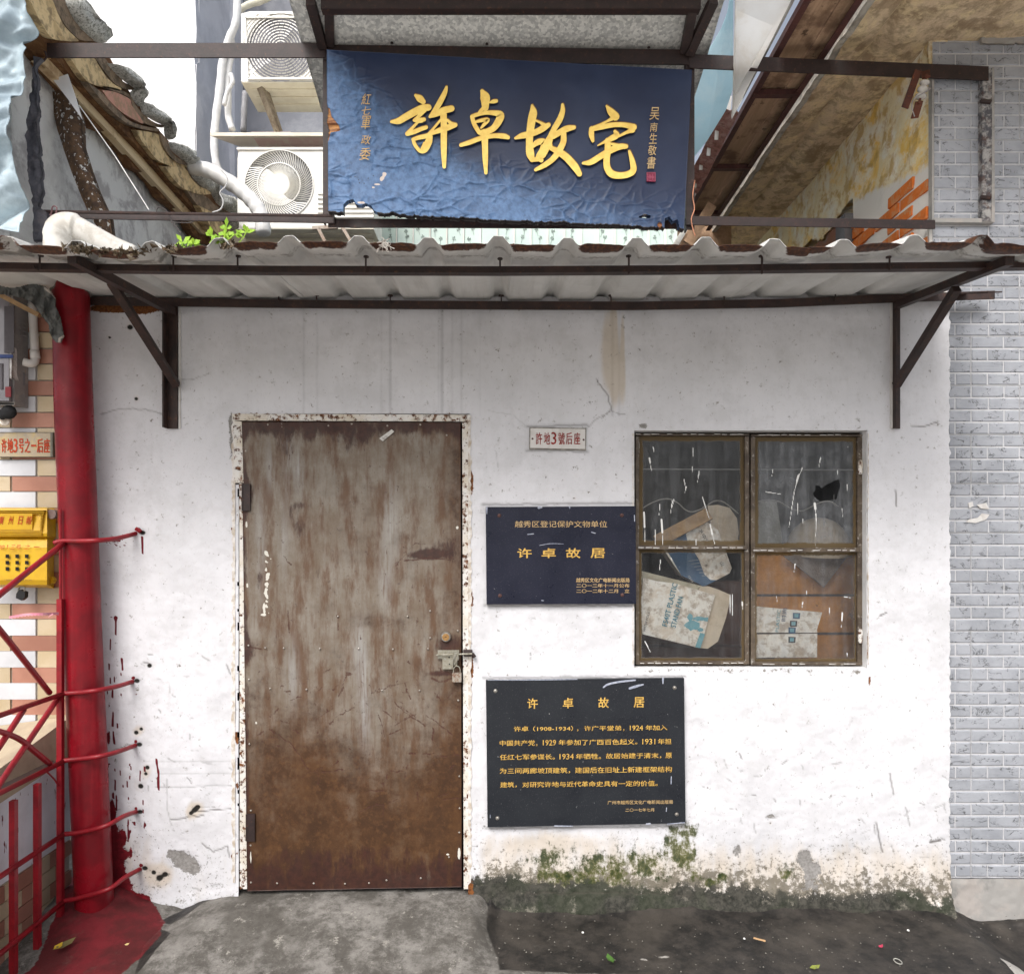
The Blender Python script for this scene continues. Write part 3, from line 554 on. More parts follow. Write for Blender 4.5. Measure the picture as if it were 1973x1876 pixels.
# solid body behind the face: returns, reveals, floor slab and the dim room
b = G()
x0, x1 = W(150, 0).x, W(1826, 0).x; zt = 2.60; zb = -.05
wx0, wx1, wz0, wz1 = W(1222, 0).x, W(1671, 0).x, W(0, 1287).z, W(0, 829).z
dx0, dx1, dz1 = W(450, 0).x, W(905, 0).x, W(0, 797).z
zq = 2.54; b.box((x0, .03, zq - .001), (x1, .105, zt)); b.box((x0, .008, zb), (dx0, .105, zq)); b.box((dx0, .008, dz1), (dx1, .105, zq)); b.box((dx1, .008, zb), (wx0, .105, zq))
b.box((wx0, .008, wz1), (wx1, .105, zq)); b.box((wx0, .008, zb), (wx1, .105, wz0)); b.box((wx1, .008, zb), (x1, .105, zq))
b.part('masonry', simple('reveal_paint', (.78, .78, .79), (.66, .66, .66), 7, .85), wb)
r = G(); r.box((x0, 2.0, 0), (x1, 2.1, zt)); r.box((x0, .10, zt - .02), (x1, 2.1, zt + .06)); r.box((x0 - .02, .10, 0), (x0 + .06, 2.0, zt)); r.box((x1 - .06, .10, 0), (x1 + .01, 2.0, zt)); r.box((dx1 - .2, .10, 0), (dx1 - .12, 2.0, zt - .03)); r.box((x0 + .06, .10, -.06), (x1 - .06, 2.0, .0)); r.part('room_shell', INNER, wb)
# jagged plaster lip round the openings
lp = G()
def lip(pts, w0, w1, yy, seed):
    random.seed(seed); a, b2 = pts; n = int(math.dist(a, b2) / 7); dx, dy = (b2[0] - a[0]) / n, (b2[1] - a[1]) / n; L = math.hypot(dx, dy); nx, ny = -dy / L, dx / L
    out = []; inn = []
    for i in range(n + 1):
        x, y = a[0] + dx * i, a[1] + dy * i; o = random.uniform(w0, w1) * (1 if random.random() < .85 else .4); out.append(W(x + nx * o, y + ny * o, yy)); inn.append(W(x - nx * 3, y - ny * 3, yy))
    lp.prism(out + inn[::-1], (0, .006, 0))
lip(((905, 1700), (905, 800)), 1, 5, -.004, 3); lip(((450, 800), (450, 1700)), 1, 5, -.004, 4); lip(((1222, 1280), (1222, 835)), -3, -1, -.003, 5); lip(((1671, 835), (1671, 1280)), -3, -1, -.003, 6)
lp.part('plaster_lip', simple('flaking_plaster', (.70, .68, .66), (.45, .38, .30), 40, .85), wb, kind='stuff')
# ---------------------------------------------------------------- door
random.seed(21)
us = np.arange(467, 889.5, 2.0); vs2 = np.arange(813, 1715.5, 2.0); s = Sheet(us, vs2); U, V_ = s.u, s.v
for k in 'rust dark pale scratch white'.split(): s.lay(k)
s.L['rust'] += .16 + sstep(V_, 1200, 1680) * .72 + .14 * sstep(V_, 1120, 1330) + .42 * (1 - sstep(V_, 812, 850)); s.L['dark'] += .72 * (1 - sstep(V_, 820, 862)) + .75 * sstep(V_, 1610, 1700) + .6 * (1 - sstep(U, 468, 484)) + .3 * sstep(U, 868, 888)
s.L['rust'] += .25 * sstep(U, 780, 880) * (1 - sstep(V_, 1180, 1400)) + .3 * sstep(U, 840, 885)
for x, y, rx, ry, v in [(555, 862, 25, 26, .55), (660, 860, 30, 24, .5), (700, 850, 20, 20, .4), (600, 850, 20, 20, .4), (822, 1070, 36, 10, 1.1), (850, 1050, 30, 20, .5), (800, 1045, 20, 14, .3), (860, 1245, 28, 26, .75), (478, 950, 12, 30, 1.0), (480, 1250, 14, 26, .8), (580, 1020, 16, 50, .5), (560, 990, 10, 30, .35), (610, 1120, 24, 40, .35),
                        (500, 1110, 8, 14, .5), (495, 1130, 10, 25, .4), (850, 1300, 34, 8, .8), (800, 1310, 20, 5, .4), (700, 1640, 90, 24, .3), (545, 1640, 60, 20, .3), (870, 1100, 10, 60, .4), (585, 972, 26, 10, .45)]: s.blob('dark', x, y, rx, ry, v)
for x, y, rx, ry, v in [(700, 1010, 80, 80, .25), (620, 1180, 90, 30, .2), (740, 1200, 60, 20, .3), (560, 1440, 60, 60, .14), (690, 1290, 20, 90, -.2), (720, 1380, 24, 80, -.25), (670, 1450, 20, 70, -.15), (780, 1420, 50, 60, -.1), (790, 1700, 60, 16, -.4), (840, 1520, 40, 60, .2), (600, 1500, 60, 60, .25)]: s.blob('rust', x, y, rx, ry, v)
for x, y, rx, ry, v in [(555, 880, 8, 60, .7), (575, 905, 8, 40, .8), (520, 900, 7, 50, .5), (755, 1010, 14, 70, .6), (740, 1110, 12, 60, .6), (700, 1360, 10, 110, .8), (690, 1250, 12, 60, .5), (560, 1300, 12, 60, .6), (545, 1040, 10, 60, .5), (500, 1050, 8, 90, .5), (850, 1690, 30, 16, .7), (520, 1600, 16, 40, .3), (880, 960, 4, 80, .4)]: s.blob('pale', x, y, rx, ry, v)
SCR = [('g', [(1150, 1040), (1280, 1030), (1430, 1040)], 5), ('g', [(1150, 1000), (1220, 940), (1280, 940)], 3), ('g', [(1100, 1075), (1150, 1015)], 3), ('h', [(800, 145), (765, 145)], 4), ('h', [(650, 125), (675, 110)], 4), ('h', [(950, 255), (1010, 215), (1135, 190)], 3), ('h', [(1115, 200), (1125, 245), (1145, 290)], 4), ('h', [(930, 245), (945, 243)], 5),
       ('h', [(640, 465), (700, 400), (760, 360), (820, 335)], 3), ('h', [(590, 400), (690, 340)], 2.5), ('h', [(320, 385), (370, 340)], 4), ('h', [(310, 455), (380, 500), (440, 545), (490, 610), (540, 690)], 3), ('h', [(345, 545), (390, 565), (440, 560)], 3), ('h', [(375, 405), (430, 425)], 3), ('h', [(455, 460), (500, 490)], 3), ('h', [(440, 290), (515, 268)], 2.5), ('h', [(400, 240), (435, 238)], 4),
       ('h', [(980, 355), (1060, 410)], 3), ('h', [(960, 380), (990, 505)], 2.5), ('h', [(1010, 495), (1100, 460)], 4), ('h', [(1050, 440), (1180, 380)], 3), ('h', [(1050, 310), (1130, 380), (1230, 450)], 3), ('h', [(1090, 330), (1180, 400)], 2.5), ('h', [(1230, 385), (1320, 440), (1390, 500)], 2.5), ('h', [(1280, 460), (1275, 540)], 4), ('h', [(1140, 605), (1175, 610)], 4), ('h', [(1220, 612), (1280, 606)], 4.5), ('h', [(1310, 622), (1435, 620)], 3),
       ('h', [(500, 740), (545, 708), (640, 712), (745, 695)], 3), ('h', [(590, 680), (605, 730), (595, 780)], 4), ('h', [(630, 675), (590, 700)], 3), ('h', [(690, 665), (720, 648)], 4), ('h', [(860, 840), (900, 820), (985, 822)], 3), ('h', [(1010, 725), (985, 800)], 3), ('h', [(850, 940), (940, 900), (985, 905), (980, 960)], 3), ('h', [(1020, 888), (1065, 872)], 3), ('h', [(1030, 712), (1100, 708)], 4), ('h', [(1180, 830), (1190, 890)], 4),
       ('h', [(1250, 780), (1285, 755)], 5), ('h', [(1300, 860), (1400, 830)], 3), ('h', [(1330, 880), (1430, 870)], 3.5), ('h', [(1340, 300), (1400, 255)], 4), ('h', [(1290, 260), (1320, 300)], 5), ('h', [(720, 270), (750, 215)], 4), ('h', [(690, 235), (720, 205)], 5), ('h', [(235, 500), (280, 470)], 4), ('h', [(610, 235), (640, 215)], 2.5), ('h', [(750, 200), (770, 150)], 2.5), ('h', [(1375, 700), (1400, 680)], 4), ('h', [(1130, 660), (1110, 740)], 3),
       ('t', [(420, 1430), (560, 1510), (700, 1500), (860, 1430)], 26), ('t', [(590, 1200), (620, 1290), (750, 1300), (860, 1400)], 14), ('g', [(745, 1370), (748, 1460)], 4), ('g', [(445, 1340), (452, 1470)], 4), ('g', [(1230, 1380), (1222, 1450)], 3), ('g', [(420, 1015), (470, 1065)], 3), ('g', [(200, 1550), (320, 1575)], 4), ('g', [(430, 1825), (450, 1822)], 7), ('g', [(820, 1720), (800, 1722)], 7), ('g', [(700, 1690), (660, 1715)], 4)]
for k, p, w_ in SCR: 
    pj = []
    for a_, b_ in zip(p[:-1], p[1:]):
        for i_ in range(4): t_ = i_ / 4; pj.append(px(k, a_[0] + (b_[0] - a_[0]) * t_ + random.uniform(-5, 5), a_[1] + (b_[1] - a_[1]) * t_ + random.uniform(-5, 5)))
    pj.append(px(k, *p[-1])); s.line('scratch', pj, w_ * CR[k][2] * 1.0 + .6, .74)
for i in range(210):
    x, y = random.uniform(475, 885), min(1690, random.triangular(1180, 1600, 1330)); L = random.uniform(1, 9); a = random.choice([-.8, 1.5, .1, .7]); s.line('scratch', [(x, y), (x + L * math.cos(a), y + L * math.sin(a))], random.uniform(.8, 1.8), random.uniform(.35, .7))
for i in range(60):
    x, y = random.uniform(475, 885), random.uniform(830, 1300); s.line('scratch', [(x, y), (x, y + random.uniform(2, 10))], 1.0, random.uniform(.4, .8))
for x, y, rx, ry in [(506, 1170, 2.5, 12), (510, 1140, 3, 10), (513, 1110, 3, 8), (511, 1065, 4, 3), (504, 1184, 6, 2), (512, 1125, 4, 3), (544, 820, 1.2, 10), (474, 1010, 2, 8), (882, 1017, 3, 3), (474, 1128, 2, 6), (884, 1650, 3, 12), (862, 1651, 3, 2), (738, 1420, 1.2, 7), (475, 1650, 1, 12), (488, 1392, 2, 3)]: s.blob('white', x, y, rx, ry, 1.1)
for i in range(26): s.blob('white', 512 + random.gauss(0, 3), random.uniform(1055, 1190), random.uniform(1, 2.4), random.uniform(1, 4), .8)
s.d = (fbm(U / 90, V_ / 160, 3, 5) - .5) * .010 + .0015 * s.L['rust'] * 0
def dmap(u, v, d):      # slightly skewed leaf
    t = (v - 813) / 902; f = (u - 467) / 422; x = 466.5 + 10.5 * t + f * (421 - 8.5 * t); y = v + f * (1 - 8 * t); return ((x - VX) / S, -.004 - d, HC + (VY - y) / S)
door = s.build('door', DOOR, dmap, wb, thick=(0, .03, 0))
door['label'] = 'steel door with rusty brown foot and scratched grey middle'
q = G(); q.box(W(905, 797, .045), W(450, 1728, .12)); q.part('door_gap', BLACK, wb)
fr = G(); fr.prism([W(447, 797, -.006), W(906, 799, -.006), W(906, 812, -.006), W(447, 810, -.006)], (0, .045, 0)); fr.part('door_frame', FRAME, wb, 'flaking white and rusty head bar of the door frame')
fr = G(); fr.prism([W(449, 811, -.006), W(465.5, 812, -.006), W(469, 930, -.006), W(452, 930, -.006)], (0, .045, 0)); fr.prism([W(461, 931, -.002), W(467, 931, -.002), W(476, 1712, -.002), W(462, 1712, -.002)], (0, .04, 0)); fr.part('door_frame', FRAME, wb)
fr = G(); fr.prism([W(890.5, 813, -.003), W(906, 813, -.003), W(905, 1712, -.003), W(893.5, 1712, -.003)], (0, .04, 0)); fr.part('door_frame', FRAME, wb)
for a in ((469, 932, 483, 984), (477, 1568, 492, 1619)):
    g_ = G(); g_.box(W(a[0], a[1], -.016), W(a[2], a[3], -.008)); g_.tube([W(a[0] - 1, a[1], -.012), W(a[0] - 1, a[3], -.012)], .006, 8); g_.part('door_hinge', STEEL2, door)
scr = [('g', q_) for q_ in [(333, 222), (695, 228), (835, 218), (1050, 228), (1248, 222), (200, 380), (215, 1548), (316, 1562), (427, 1563), (643, 1567), (876, 1566), (1083, 1570), (1294, 1568), (1472, 1458), (1307, 1502), (345, 1806), (563, 1811), (1018, 1817), (1243, 1818), (218, 1752), (752, 1373), (1171, 1373), (1306, 1340), (1406, 286)]] + \
      [('h', q_) for q_ in [(213, 543), (1424, 290), (1430, 730), (1432, 915), (1430, 1055), (374, 1350), (586, 1350), (768, 1352), (907, 1348), (1008, 1332), (222, 1345), (222, 928), (220, 1130), (1207, 1320), (1370, 1198)]]
sm0 = None
for k, p in scr:
    c = P(k, p[0], p[1], -.009)
    if sm0 is None:
        g_ = G(); g_.dome(c, .0042, 8, 3, flat=.6); sm0 = g_.part('screw', simple('screw_head', (.45, .42, .38), (.28, .24, .2), 90, .4, .4, .4), door)
    else: dup(sm0, c, door)
g_ = G(); g_.prism([P('g', *p, -.0125) for p in [(1001, 305), (1075, 251), (1092, 264), (1022, 322)]], (0, .0015, 0)); g_.part('tape_strip', m_mottle('worn_white_tape', [(.6, .59, .56), (.35, .31, .28)], 60, .001), door)
c = P('g', 1402, 1495, -.006); g_ = G(); g_.tube([c, c + Vector((0, -.006, 0)), c + Vector((0, -.012, 0))], [.0215, .0215, .018], 24); ck = g_.part('lock_collar', BOLT, door, smooth=False)
g_ = G(); g_.disc(c + Vector((0, -.011, 0)), .0145, .004, 20); g_.part('lock_core', BRASS, door); g_ = G(); g_.box(c + Vector((-.004, -.0155, -.001)), c + Vector((.004, -.0145, .001))); g_.part('keyhole', BLACK, door)
T = lambda x, y, Y: P('t', x, y, Y)
bt = G(); bt.box(T(540, 800, -.012), T(1000, 985, -.009)); bt.box(T(640, 950, -.018), T(870, 1200, -.010)); bt.prism([T(860, 840, -.034), T(985, 840, -.034), T(985, 1010, -.034), T(960, 1020, -.030), T(955, 1130, -.022), T(880, 1130, -.022), T(870, 1010, -.030)], (0, .012, 0)); bt.part('bolt_plate', ZINC, door)
for p in [(785, 955), (792, 1100)]: q = G(); q.disc(T(*p, -.0185), .0028, .002, 8); q.part('screw_hole', BLACK, door)
bt = G(); bt.tube([T(500, 905, -.028), T(540, 905, -.028), T(540, 903, -.028), T(870, 893, -.028)], [.002, .002, .0042, .0042], 10); bt.tube([T(980, 888, -.028), T(1280, 878, -.028)], .0038, 10); bt.tube([T(535, 905, -.028), T(535, 905, -.01)], .004, 8); bt.part('sliding_bolt', ZINC, door)
ke = G(); ke.tube([T(1092, 860, -.004), T(1280, 860, -.004)], .0145, 10); ke.tube([T(1275, 870, -.018), T(1330, 950, -.016)], .008, 8); ke.part('bolt_keeper', STEEL2, wb)
pk = thing('padlock', 'small rusty padlock hanging from the bolt of the steel door', 'padlock', T(950, 1380, -.024))
q = G(); q.box(T(852, 1292, -.032), T(1050, 1470, -.016)); q.part('lock_body', PADL, pk)
q = G(); q.tube(spline([T(878, 1292, -.024), T(878, 1220, -.024), T(905, 1160, -.024), T(950, 1140, -.024), T(995, 1160, -.024), T(1020, 1220, -.024), T(1020, 1292, -.024)], 4), .0022, 8); q.part('shackle', ZINC, pk, smooth=True)
# ---------------------------------------------------------------- window
JW = lambda x, y, Y: P('j', x, y, Y)
win = G()
fy = .062
for a, b2 in [((148, 118), (1700, 150)), ((148, 1712), (1700, 1740)), ((148, 118), (166, 1740)), ((1672, 118), (1700, 1740)), ((918, 150), (948, 1715))]: win.box(JW(a[0], a[1], fy), JW(b2[0], b2[1], fy + .03 + .002 * random.random()))
wf = win.part('window', WSTEEL, wb)
def sash(x0, x1, y0, y1, ym, lab, side):
    sh = G(); w_ = 16; y = .040
    sh.box(JW(x0, y0, y), JW(x1, y0 + w_, y + .022)); sh.box(JW(x0, y1 - w_, y), JW(x1, y1, y + .022)); sh.box(JW(x0, y0 + w_, y + .001), JW(x0 + w_, y1 - w_, y + .021)); sh.box(JW(x1 - w_, y0 + w_, y + .001), JW(x1, y1 - w_, y + .021))
    sh.box(JW(x0 + w_, ym - 18, y - .006), JW(x1 - w_, ym + 10, y + .02))
    o = sh.part('sash', WSTEEL, wf, lab)
    pe_ = G()
    for xa_, ya_, xb_, yb_ in [(x0, y0 - 1, x1 - 10, y0 + 4), (x0 + 30, y1 - 5, x1 - 8, y1), (x0 + w_, ym - 4, x1 - w_, ym + 2)]:
        n_ = 14
        for i_ in range(n_):
            if random.random() < .3: continue
            xs0 = xa_ + (xb_ - xa_) * i_ / n_; xs1 = xa_ + (xb_ - xa_) * (i_ + random.uniform(.5, 1)) / n_; j_ = random.uniform(-1.5, 1.5); pe_.prism([JW(xs0, ya_ + j_, y - .008), JW(xs1, ya_ + j_ + 1, y - .008), JW(xs1, yb_ + j_ - 1, y - .008), JW(xs0, yb_ + j_, y - .008)], (0, .002, 0))
    pe_.part('lit_edge_paint', ENAMEL, wf, kind='stuff')  # white strips: highlights of the lit sash edges painted on, with old paint
    for pi, (ya, yb) in enumerate([(y0 + w_, ym - 18), (ym + 10, y1 - w_)]):
        xa, xb = x0 + w_, x1 - w_; n = 5.0; s = Sheet(np.linspace(xa, xb, int((xb - xa) / n)), np.linspace(ya, yb, int((yb - ya) / n))); U, V_ = s.u, s.v
        for k in 'film border white hole'.split(): s.lay(k)
        dd = np.minimum(np.minimum(U - xa, xb - U), np.minimum(V_ - ya, yb - V_)); s.L['border'] += np.clip(1.0 - dd / (66 if pi == 0 else 56), 0, 1) * (1.05 if pi == 0 else .9)
        s.L['film'] += (.50 if side == 0 else .95) * (1 if pi == 0 else .45)
        yield_lines = LINES.get((side, pi), [])
        for x_a, y_a, x_b, y_b, ww in yield_lines: s.line('white', [(x_a, y_a), ((x_a + x_b) / 2 + random.uniform(-1, 1), (y_a + y_b) / 2)], max(2.4, ww * .75), 1); s.line('white', [((x_a + x_b) / 2, (y_a + y_b) / 2), (x_b, y_b)], 2.3, .8)
        for i in range(6): x, y_ = random.uniform(xa, xb), random.uniform(ya, yb); s.line('white', [(x, y_), (x - 2, y_ + random.uniform(2, 10))], 2.4, random.uniform(.3, .7))
        if (side, pi) == (1, 0): s.poly('hole', [(1382, 500), (1410, 495), (1425, 515), (1480, 480), (1500, 470), (1545, 455), (1555, 500), (1535, 560), (1530, 590), (1480, 600), (1410, 600), (1375, 572), (1368, 545), (1385, 530)], 5, 1)
        for i in range(14): s.line('border', [(xa if i % 2 else xb, random.uniform(ya, yb)), ((xa + 40 if i % 2 else xb - 40), random.uniform(ya, yb))], 5, .35)
        s.build('pane', GLASS, lambda u, v, d: ((1180 + .2824 * u - VX) / S * (D + .055) / D, .055 + 0 * u, HC + (VY - 794.8 - .2824 * v) / S * (D + .055) / D), wf, smooth=False)
LINES = {(0, 0): [(178, 205, 180, 275, 6), (252, 310, 262, 370, 7), (262, 370, 268, 395, 3), (278, 235, 284, 270, 4), (545, 370, 543, 410, 3), (592, 400, 580, 475, 4), (488, 455, 500, 515, 3), (505, 505, 495, 545, 3), (614, 575, 660, 722, 3.5), (216, 680, 222, 880, 7), (335, 730, 345, 905, 8), (292, 800, 292, 900, 4), (665, 760, 698, 895, 4.5), (675, 800, 690, 860, 7), (570, 865, 571, 905, 4), (408, 600, 395, 700, 3), (551, 240, 549, 300, 3), (420, 590, 408, 640, 3), (325, 620, 318, 700, 3)],
         (1, 0): [(1275, 420, 1240, 540, 5), (1268, 430, 1250, 500, 8), (1240, 540, 1205, 780, 3), (1296, 375, 1280, 420, 4), (1420, 305, 1408, 375, 4), (1095, 385, 1088, 435, 3), (1045, 540, 1150, 556, 3), (1380, 620, 1388, 690, 10), (1388, 690, 1392, 780, 5), (1388, 780, 1387, 910, 3), (1535, 395, 1538, 425, 4), (1510, 560, 1512, 590, 4), (1300, 725, 1298, 755, 4), (1568, 655, 1570, 710, 3), (1265, 620, 1262, 700, 3), (1600, 490, 1604, 540, 3), (1390, 925, 1420, 928, 6)],
         (0, 1): [(885, 1290, 888, 1340, 6), (222, 1560, 260, 1635, 4), (330, 1000, 320, 1080, 3), (805, 1240, 800, 1400, 3), (820, 1240, 818, 1380, 3), (400, 985, 404, 1010, 3)],
         (1, 1): [(1247, 1030, 1240, 1085, 4), (1120, 1250, 1122, 1290, 3), (1480, 1330, 1478, 1400, 3), (1568, 1365, 1562, 1465, 6), (1580, 1255, 1625, 1262, 4), (1600, 1640, 1604, 1665, 4), (1325, 1215, 1326, 1240, 3), (1298, 1290, 1295, 1330, 4)]}
for args in [(160, 920, 146, 1710, 922, 'left sash with two dirty whole panes', 0), (946, 1688, 150, 1716, 940, 'right sash with a broken upper pane', 1)]:
    for _ in sash(*args) or []: pass
for y in (370, 1520):
    q = G(); q.tube([JW(1692, y - 45, .035), JW(1692, y + 50, .035)], .007, 8); q.box(JW(1680, y - 35, .03), JW(1703, y + 40, .036)); q.part('window_hinge', FRAME, wf)
# things behind the glass
CARD = m_mottle('stained_white_card', [(.82, .79, .74), (.66, .56, .46), (.85, .84, .82), (.42, .34, .27)], 9, .003); BEIGE = m_mottle('dusty_beige_board', [(.62, .53, .42), (.50, .41, .31)], 8, .003)
TEAL = simple('teal_print', (.05, .22, .30), (.08, .26, .34), 40); TEAL2 = simple('faded_teal_print', (.22, .42, .48), (.12, .34, .42), 20); BLUEP = simple('blue_print', (.05, .10, .19), (.07, .13, .22), 20); INK = simple('black_print', (.05, .05, .055), None, 40)
def text(body, name, mat, parent, p00, ux, uy, width, height, extr=.0006, offset=0.0, shear=0.0, label=None, keep_w=False):
    """flat lettering fitted into a width x height box with lower-left corner p00, along ux / uy"""
    cu = bpy.data.curves.new(name, 'FONT'); cu.body = body; cu.size = 1; cu.shear = shear; cu.resolution_u = 2
    o = bpy.data.objects.new(name, cu); COL.objects.link(o); dg = bpy.context.evaluated_depsgraph_get(); dg.update(); me = bpy.data.meshes.new_from_object(o.evaluated_get(dg)); bpy.data.objects.remove(o)
    n = len(me.vertices)
    if n == 0: return None
    v = np.empty(n * 3); me.vertices.foreach_get('co', v); v = v.reshape(-1, 3); F = [tuple(p.vertices) for p in me.polygons]; bpy.data.meshes.remove(me)
    mn = v.min(0); mx = v.max(0); a = (v[:, 0] - mn[0]) / (mx[0] - mn[0]) * width; b = (v[:, 1] - mn[1]) / (mx[1] - mn[1] + 1e-6) * height
    ux = np.array(ux); uy = np.array(uy); V = np.array(p00)[None] + a[:, None] * ux + b[:, None] * uy
    if offset > 0:
        V0, F0 = V, F; sh = offset * height * .9; V = np.concatenate([V0 + ux * dx_ * sh + uy * dy_ * sh * .6 + np.array([0, -.00015 * q_, 0]) for q_, (dx_, dy_) in enumerate([(0, 0), (1, 0), (-1, 0), (.3, 1), (-.3, -1)])]); F = [tuple(i + n * q_ for i in f) for q_ in range(5) for f in F0]
    return part(name, V, F, mat, parent, label)
def textbox(k, body, x0, y0, x1, y1, Y, mat, parent, name='lettering', skew=0.0, **kw):
    a = P(k, x0, y1, Y); b = P(k, x1, y1 + skew * (x1 - x0), Y); c = P(k, x0, y0, Y); ux = (b - a); w_ = ux.length; return text(body, name, mat, parent, a, tuple(ux.normalized()), (0, 0, 1), w_, (c - a).length, **kw)
def flat(k, pts, Y, mat, name, label=None, cat=None, parent=None, t=.004, lean=0.0, dy=None):
    g_ = G(); ps = [P(k, x, y, Y + (dy[i] if dy else 0)) for i, (x, y) in enumerate(pts)]; g_.prism(ps, (0, t, 0)); o = g_.part(name, mat, parent, label)
    if cat: tagp(o, None, cat)
    return o
fc = thing('fan_carton', 'stained white carton flap with teal lettering standing behind the lower left pane', 'carton', JW(450, 1500, .12))
flat('j', [(212, 1125), (300, 1148), (445, 1168), (700, 1245), (600, 1606), (205, 1510), (190, 1300)], .10, CARD, 'carton_board', parent=fc, t=.006)
def rot_text(body, k, cx, cy, L, Hh, ang, Y, mat, parent, **kw):
    c = P(k, cx, cy, Y); s_ = CR[k][2] / S * (D + Y) / D; ux = Vector((math.cos(ang), 0, math.sin(ang))); uy = Vector((-math.sin(ang), 0, math.cos(ang))); p0 = c - ux * L * s_ / 2 - uy * Hh * s_ / 2
    return text(body, 'lettering', mat, parent, p0, tuple(ux), tuple(uy), L * s_, Hh * s_, **kw)
rot_text('FS40T PLASTIC', 'j', 392, 1310, 300, 36, math.radians(76), .097, TEAL, fc, offset=.02); rot_text('STAND FAN', 'j', 440, 1360, 215, 36, math.radians(76), .097, TEAL, fc, offset=.02); rot_text('WITH POLE', 'j', 232, 1425, 140, 16, math.radians(76), .097, INK, fc)
g_ = G()
for cx, cy, rx, ry in [(545, 1450, 50, 34), (590, 1405, 40, 16), (530, 1395, 18, 26), (600, 1480, 20, 14)]: g_.prism([P('j', cx + rx * math.cos(t / 7 * math.pi) * (1 + .15 * math.sin(t * 2)), cy + ry * math.sin(t / 7 * math.pi) * (1 + .2 * math.cos(t * 3)), .0975 + .0003 * (cx % 7)) for t in range(14)], (0, .0005, 0))
g_.prism([P('j', *p, .097) for p in [(600, 1500), (632, 1510), (600, 1606), (565, 1598)]], (0, .001, 0)); g_.prism([P('j', *p, .097) for p in [(610, 1400), (655, 1395), (650, 1425), (625, 1420)]], (0, .001, 0)); g_.part('printed_emblem', TEAL2, fc)
flat('j', [(600, 1190), (660, 1185), (720, 1205), (800, 1240), (798, 1300), (775, 1400), (720, 1560), (650, 1610), (560, 1600), (560, 1250)], .125, BEIGE, 'beige_pad', 'dusty beige pad behind the fan carton in the lower left pane', 'pad', t=.03)
flat('j', [(200, 1080), (640, 1190), (600, 1260), (190, 1170)], .14, m_mottle('yellowed_card', [(.50, .46, .36), (.38, .33, .25)], 8), 'yellowed_card', 'yellowed card sheet above the fan carton behind the lower left pane', 'card', t=.01)
bx = thing('blue_labelled_box', 'tilted white and blue printed box behind the left sash', 'box', JW(620, 1100, .17))
flat('j', [(330, 900), (500, 790), (640, 740), (720, 800), (815, 1060), (800, 1095), (620, 1188), (585, 1165), (470, 1110), (380, 980)], .165, CARD, 'box_panel', parent=bx, t=.09)
g_ = G(); g_.prism([P('j', *p, .1635) for p in [(345, 905), (500, 815), (512, 880), (590, 1000), (625, 1100), (668, 1140), (712, 1142), (620, 1188), (585, 1165), (470, 1110), (400, 985)]], (0, .001, 0)); g_.part('blue_band', BLUEP, bx)
rot_text('水中宝', 'j', 625, 845, 110, 34, math.radians(-62), .163, INK, bx); rot_text('山', 'j', 748, 1030, 26, 26, math.radians(-60), .163, INK, bx); rot_text('水', 'j', 640, 1042, 20, 20, math.radians(-60), .163, INK, bx); rot_text('13.68', 'j', 535, 1135, 48, 15, math.radians(-58), .162, CARD, bx)
g_ = G()
for i in range(6): g_.prism([P('j', 520 + i * 18, 1010 + i * 20, .1625), P('j', 590 + i * 10, 1000 + i * 22, .1625), P('j', 590 + i * 10, 1004 + i * 22, .1625), P('j', 520 + i * 18, 1014 + i * 20, .1625)], (0, .0005, 0))
g_.part('fine_print', simple('pale_print', (.35, .38, .42)), bx, kind='stuff')
WOODP = m_timber('bare_pine', (.42, .28, .15), (.33, .21, .11), (.25, .15, .08))
g_ = G(); g_.beam(JW(300, 880, .15), JW(660, 690, .15), .055, .02, (0, -1, .3)); g_.solo('pine_batten', WOODP, 'bare pine batten sloping behind the upper left pane', 'batten')
g_ = G(); g_.beam(JW(320, 905, .152), JW(600, 740, .152), .012, .03, (0, -1, .3)); g_.solo('timber_offcut', WOODP, 'thin dark edged offcut under the pine batten behind the upper left pane', 'offcut')
flat('j', [(650, 635), (720, 628), (800, 650), (850, 720), (862, 820), (850, 905), (690, 905), (670, 760)], .20, BEIGE, 'beige_sack', 'rounded beige sack behind the right of the upper left pane', 'sack', t=.08)
cb = G(); cb.tube(spline([JW(*p, .075) for p in [(200, 655), (260, 620), (330, 593), (390, 590), (450, 620), (500, 665), (550, 676), (620, 650), (690, 605), (745, 605), (800, 640), (860, 690)]], 5), .0028, 6); cb.tube(spline([JW(*p, .078) for p in [(950, 640), (1000, 605), (1070, 596), (1140, 610), (1220, 655), (1300, 668), (1400, 620), (1480, 605), (1540, 640)]], 5), .0028, 6); cb.solo('grey_cable', simple('grey_cable_sheath', (.25, .24, .22), None, 40), 'thin grey cable looping across behind the upper panes', 'cable', smooth=True)
flat('j', [(985, 640), (1010, 605), (1120, 598), (1150, 800), (1160, 890), (980, 895)], .22, m_mottle('grey_pad', [(.26, .26, .24), (.20, .20, .18)], 9), 'grey_cushion', 'grey cushion behind the lower left of the broken pane', 'cushion', t=.1)
g_ = G(); c = JW(1400, 960, .34); g_.dome(c, .145, 24, 8, ax=(0, -.15, 1), flat=1.15); g_.solo('beige_lampshade', BEIGE, 'large beige domed shade behind the broken upper right pane', 'shade', smooth=True)
fh = G(); fh.prism([JW(*p, .25) for p in [(1165, 975), (1610, 975), (1445, 1190)]], (0, .008, 0)); fh.solo('grey_felt_triangle', m_mottle('grey_felt', [(.25, .21, .19), (.19, .16, .145)], 20), 'grey felt corner hanging in front of the orange plywood', 'cloth')
pw = thing('plywood_cabinet', 'orange varnished plywood cabinet back behind the lower right pane', 'cabinet', JW(1300, 1400, .3))
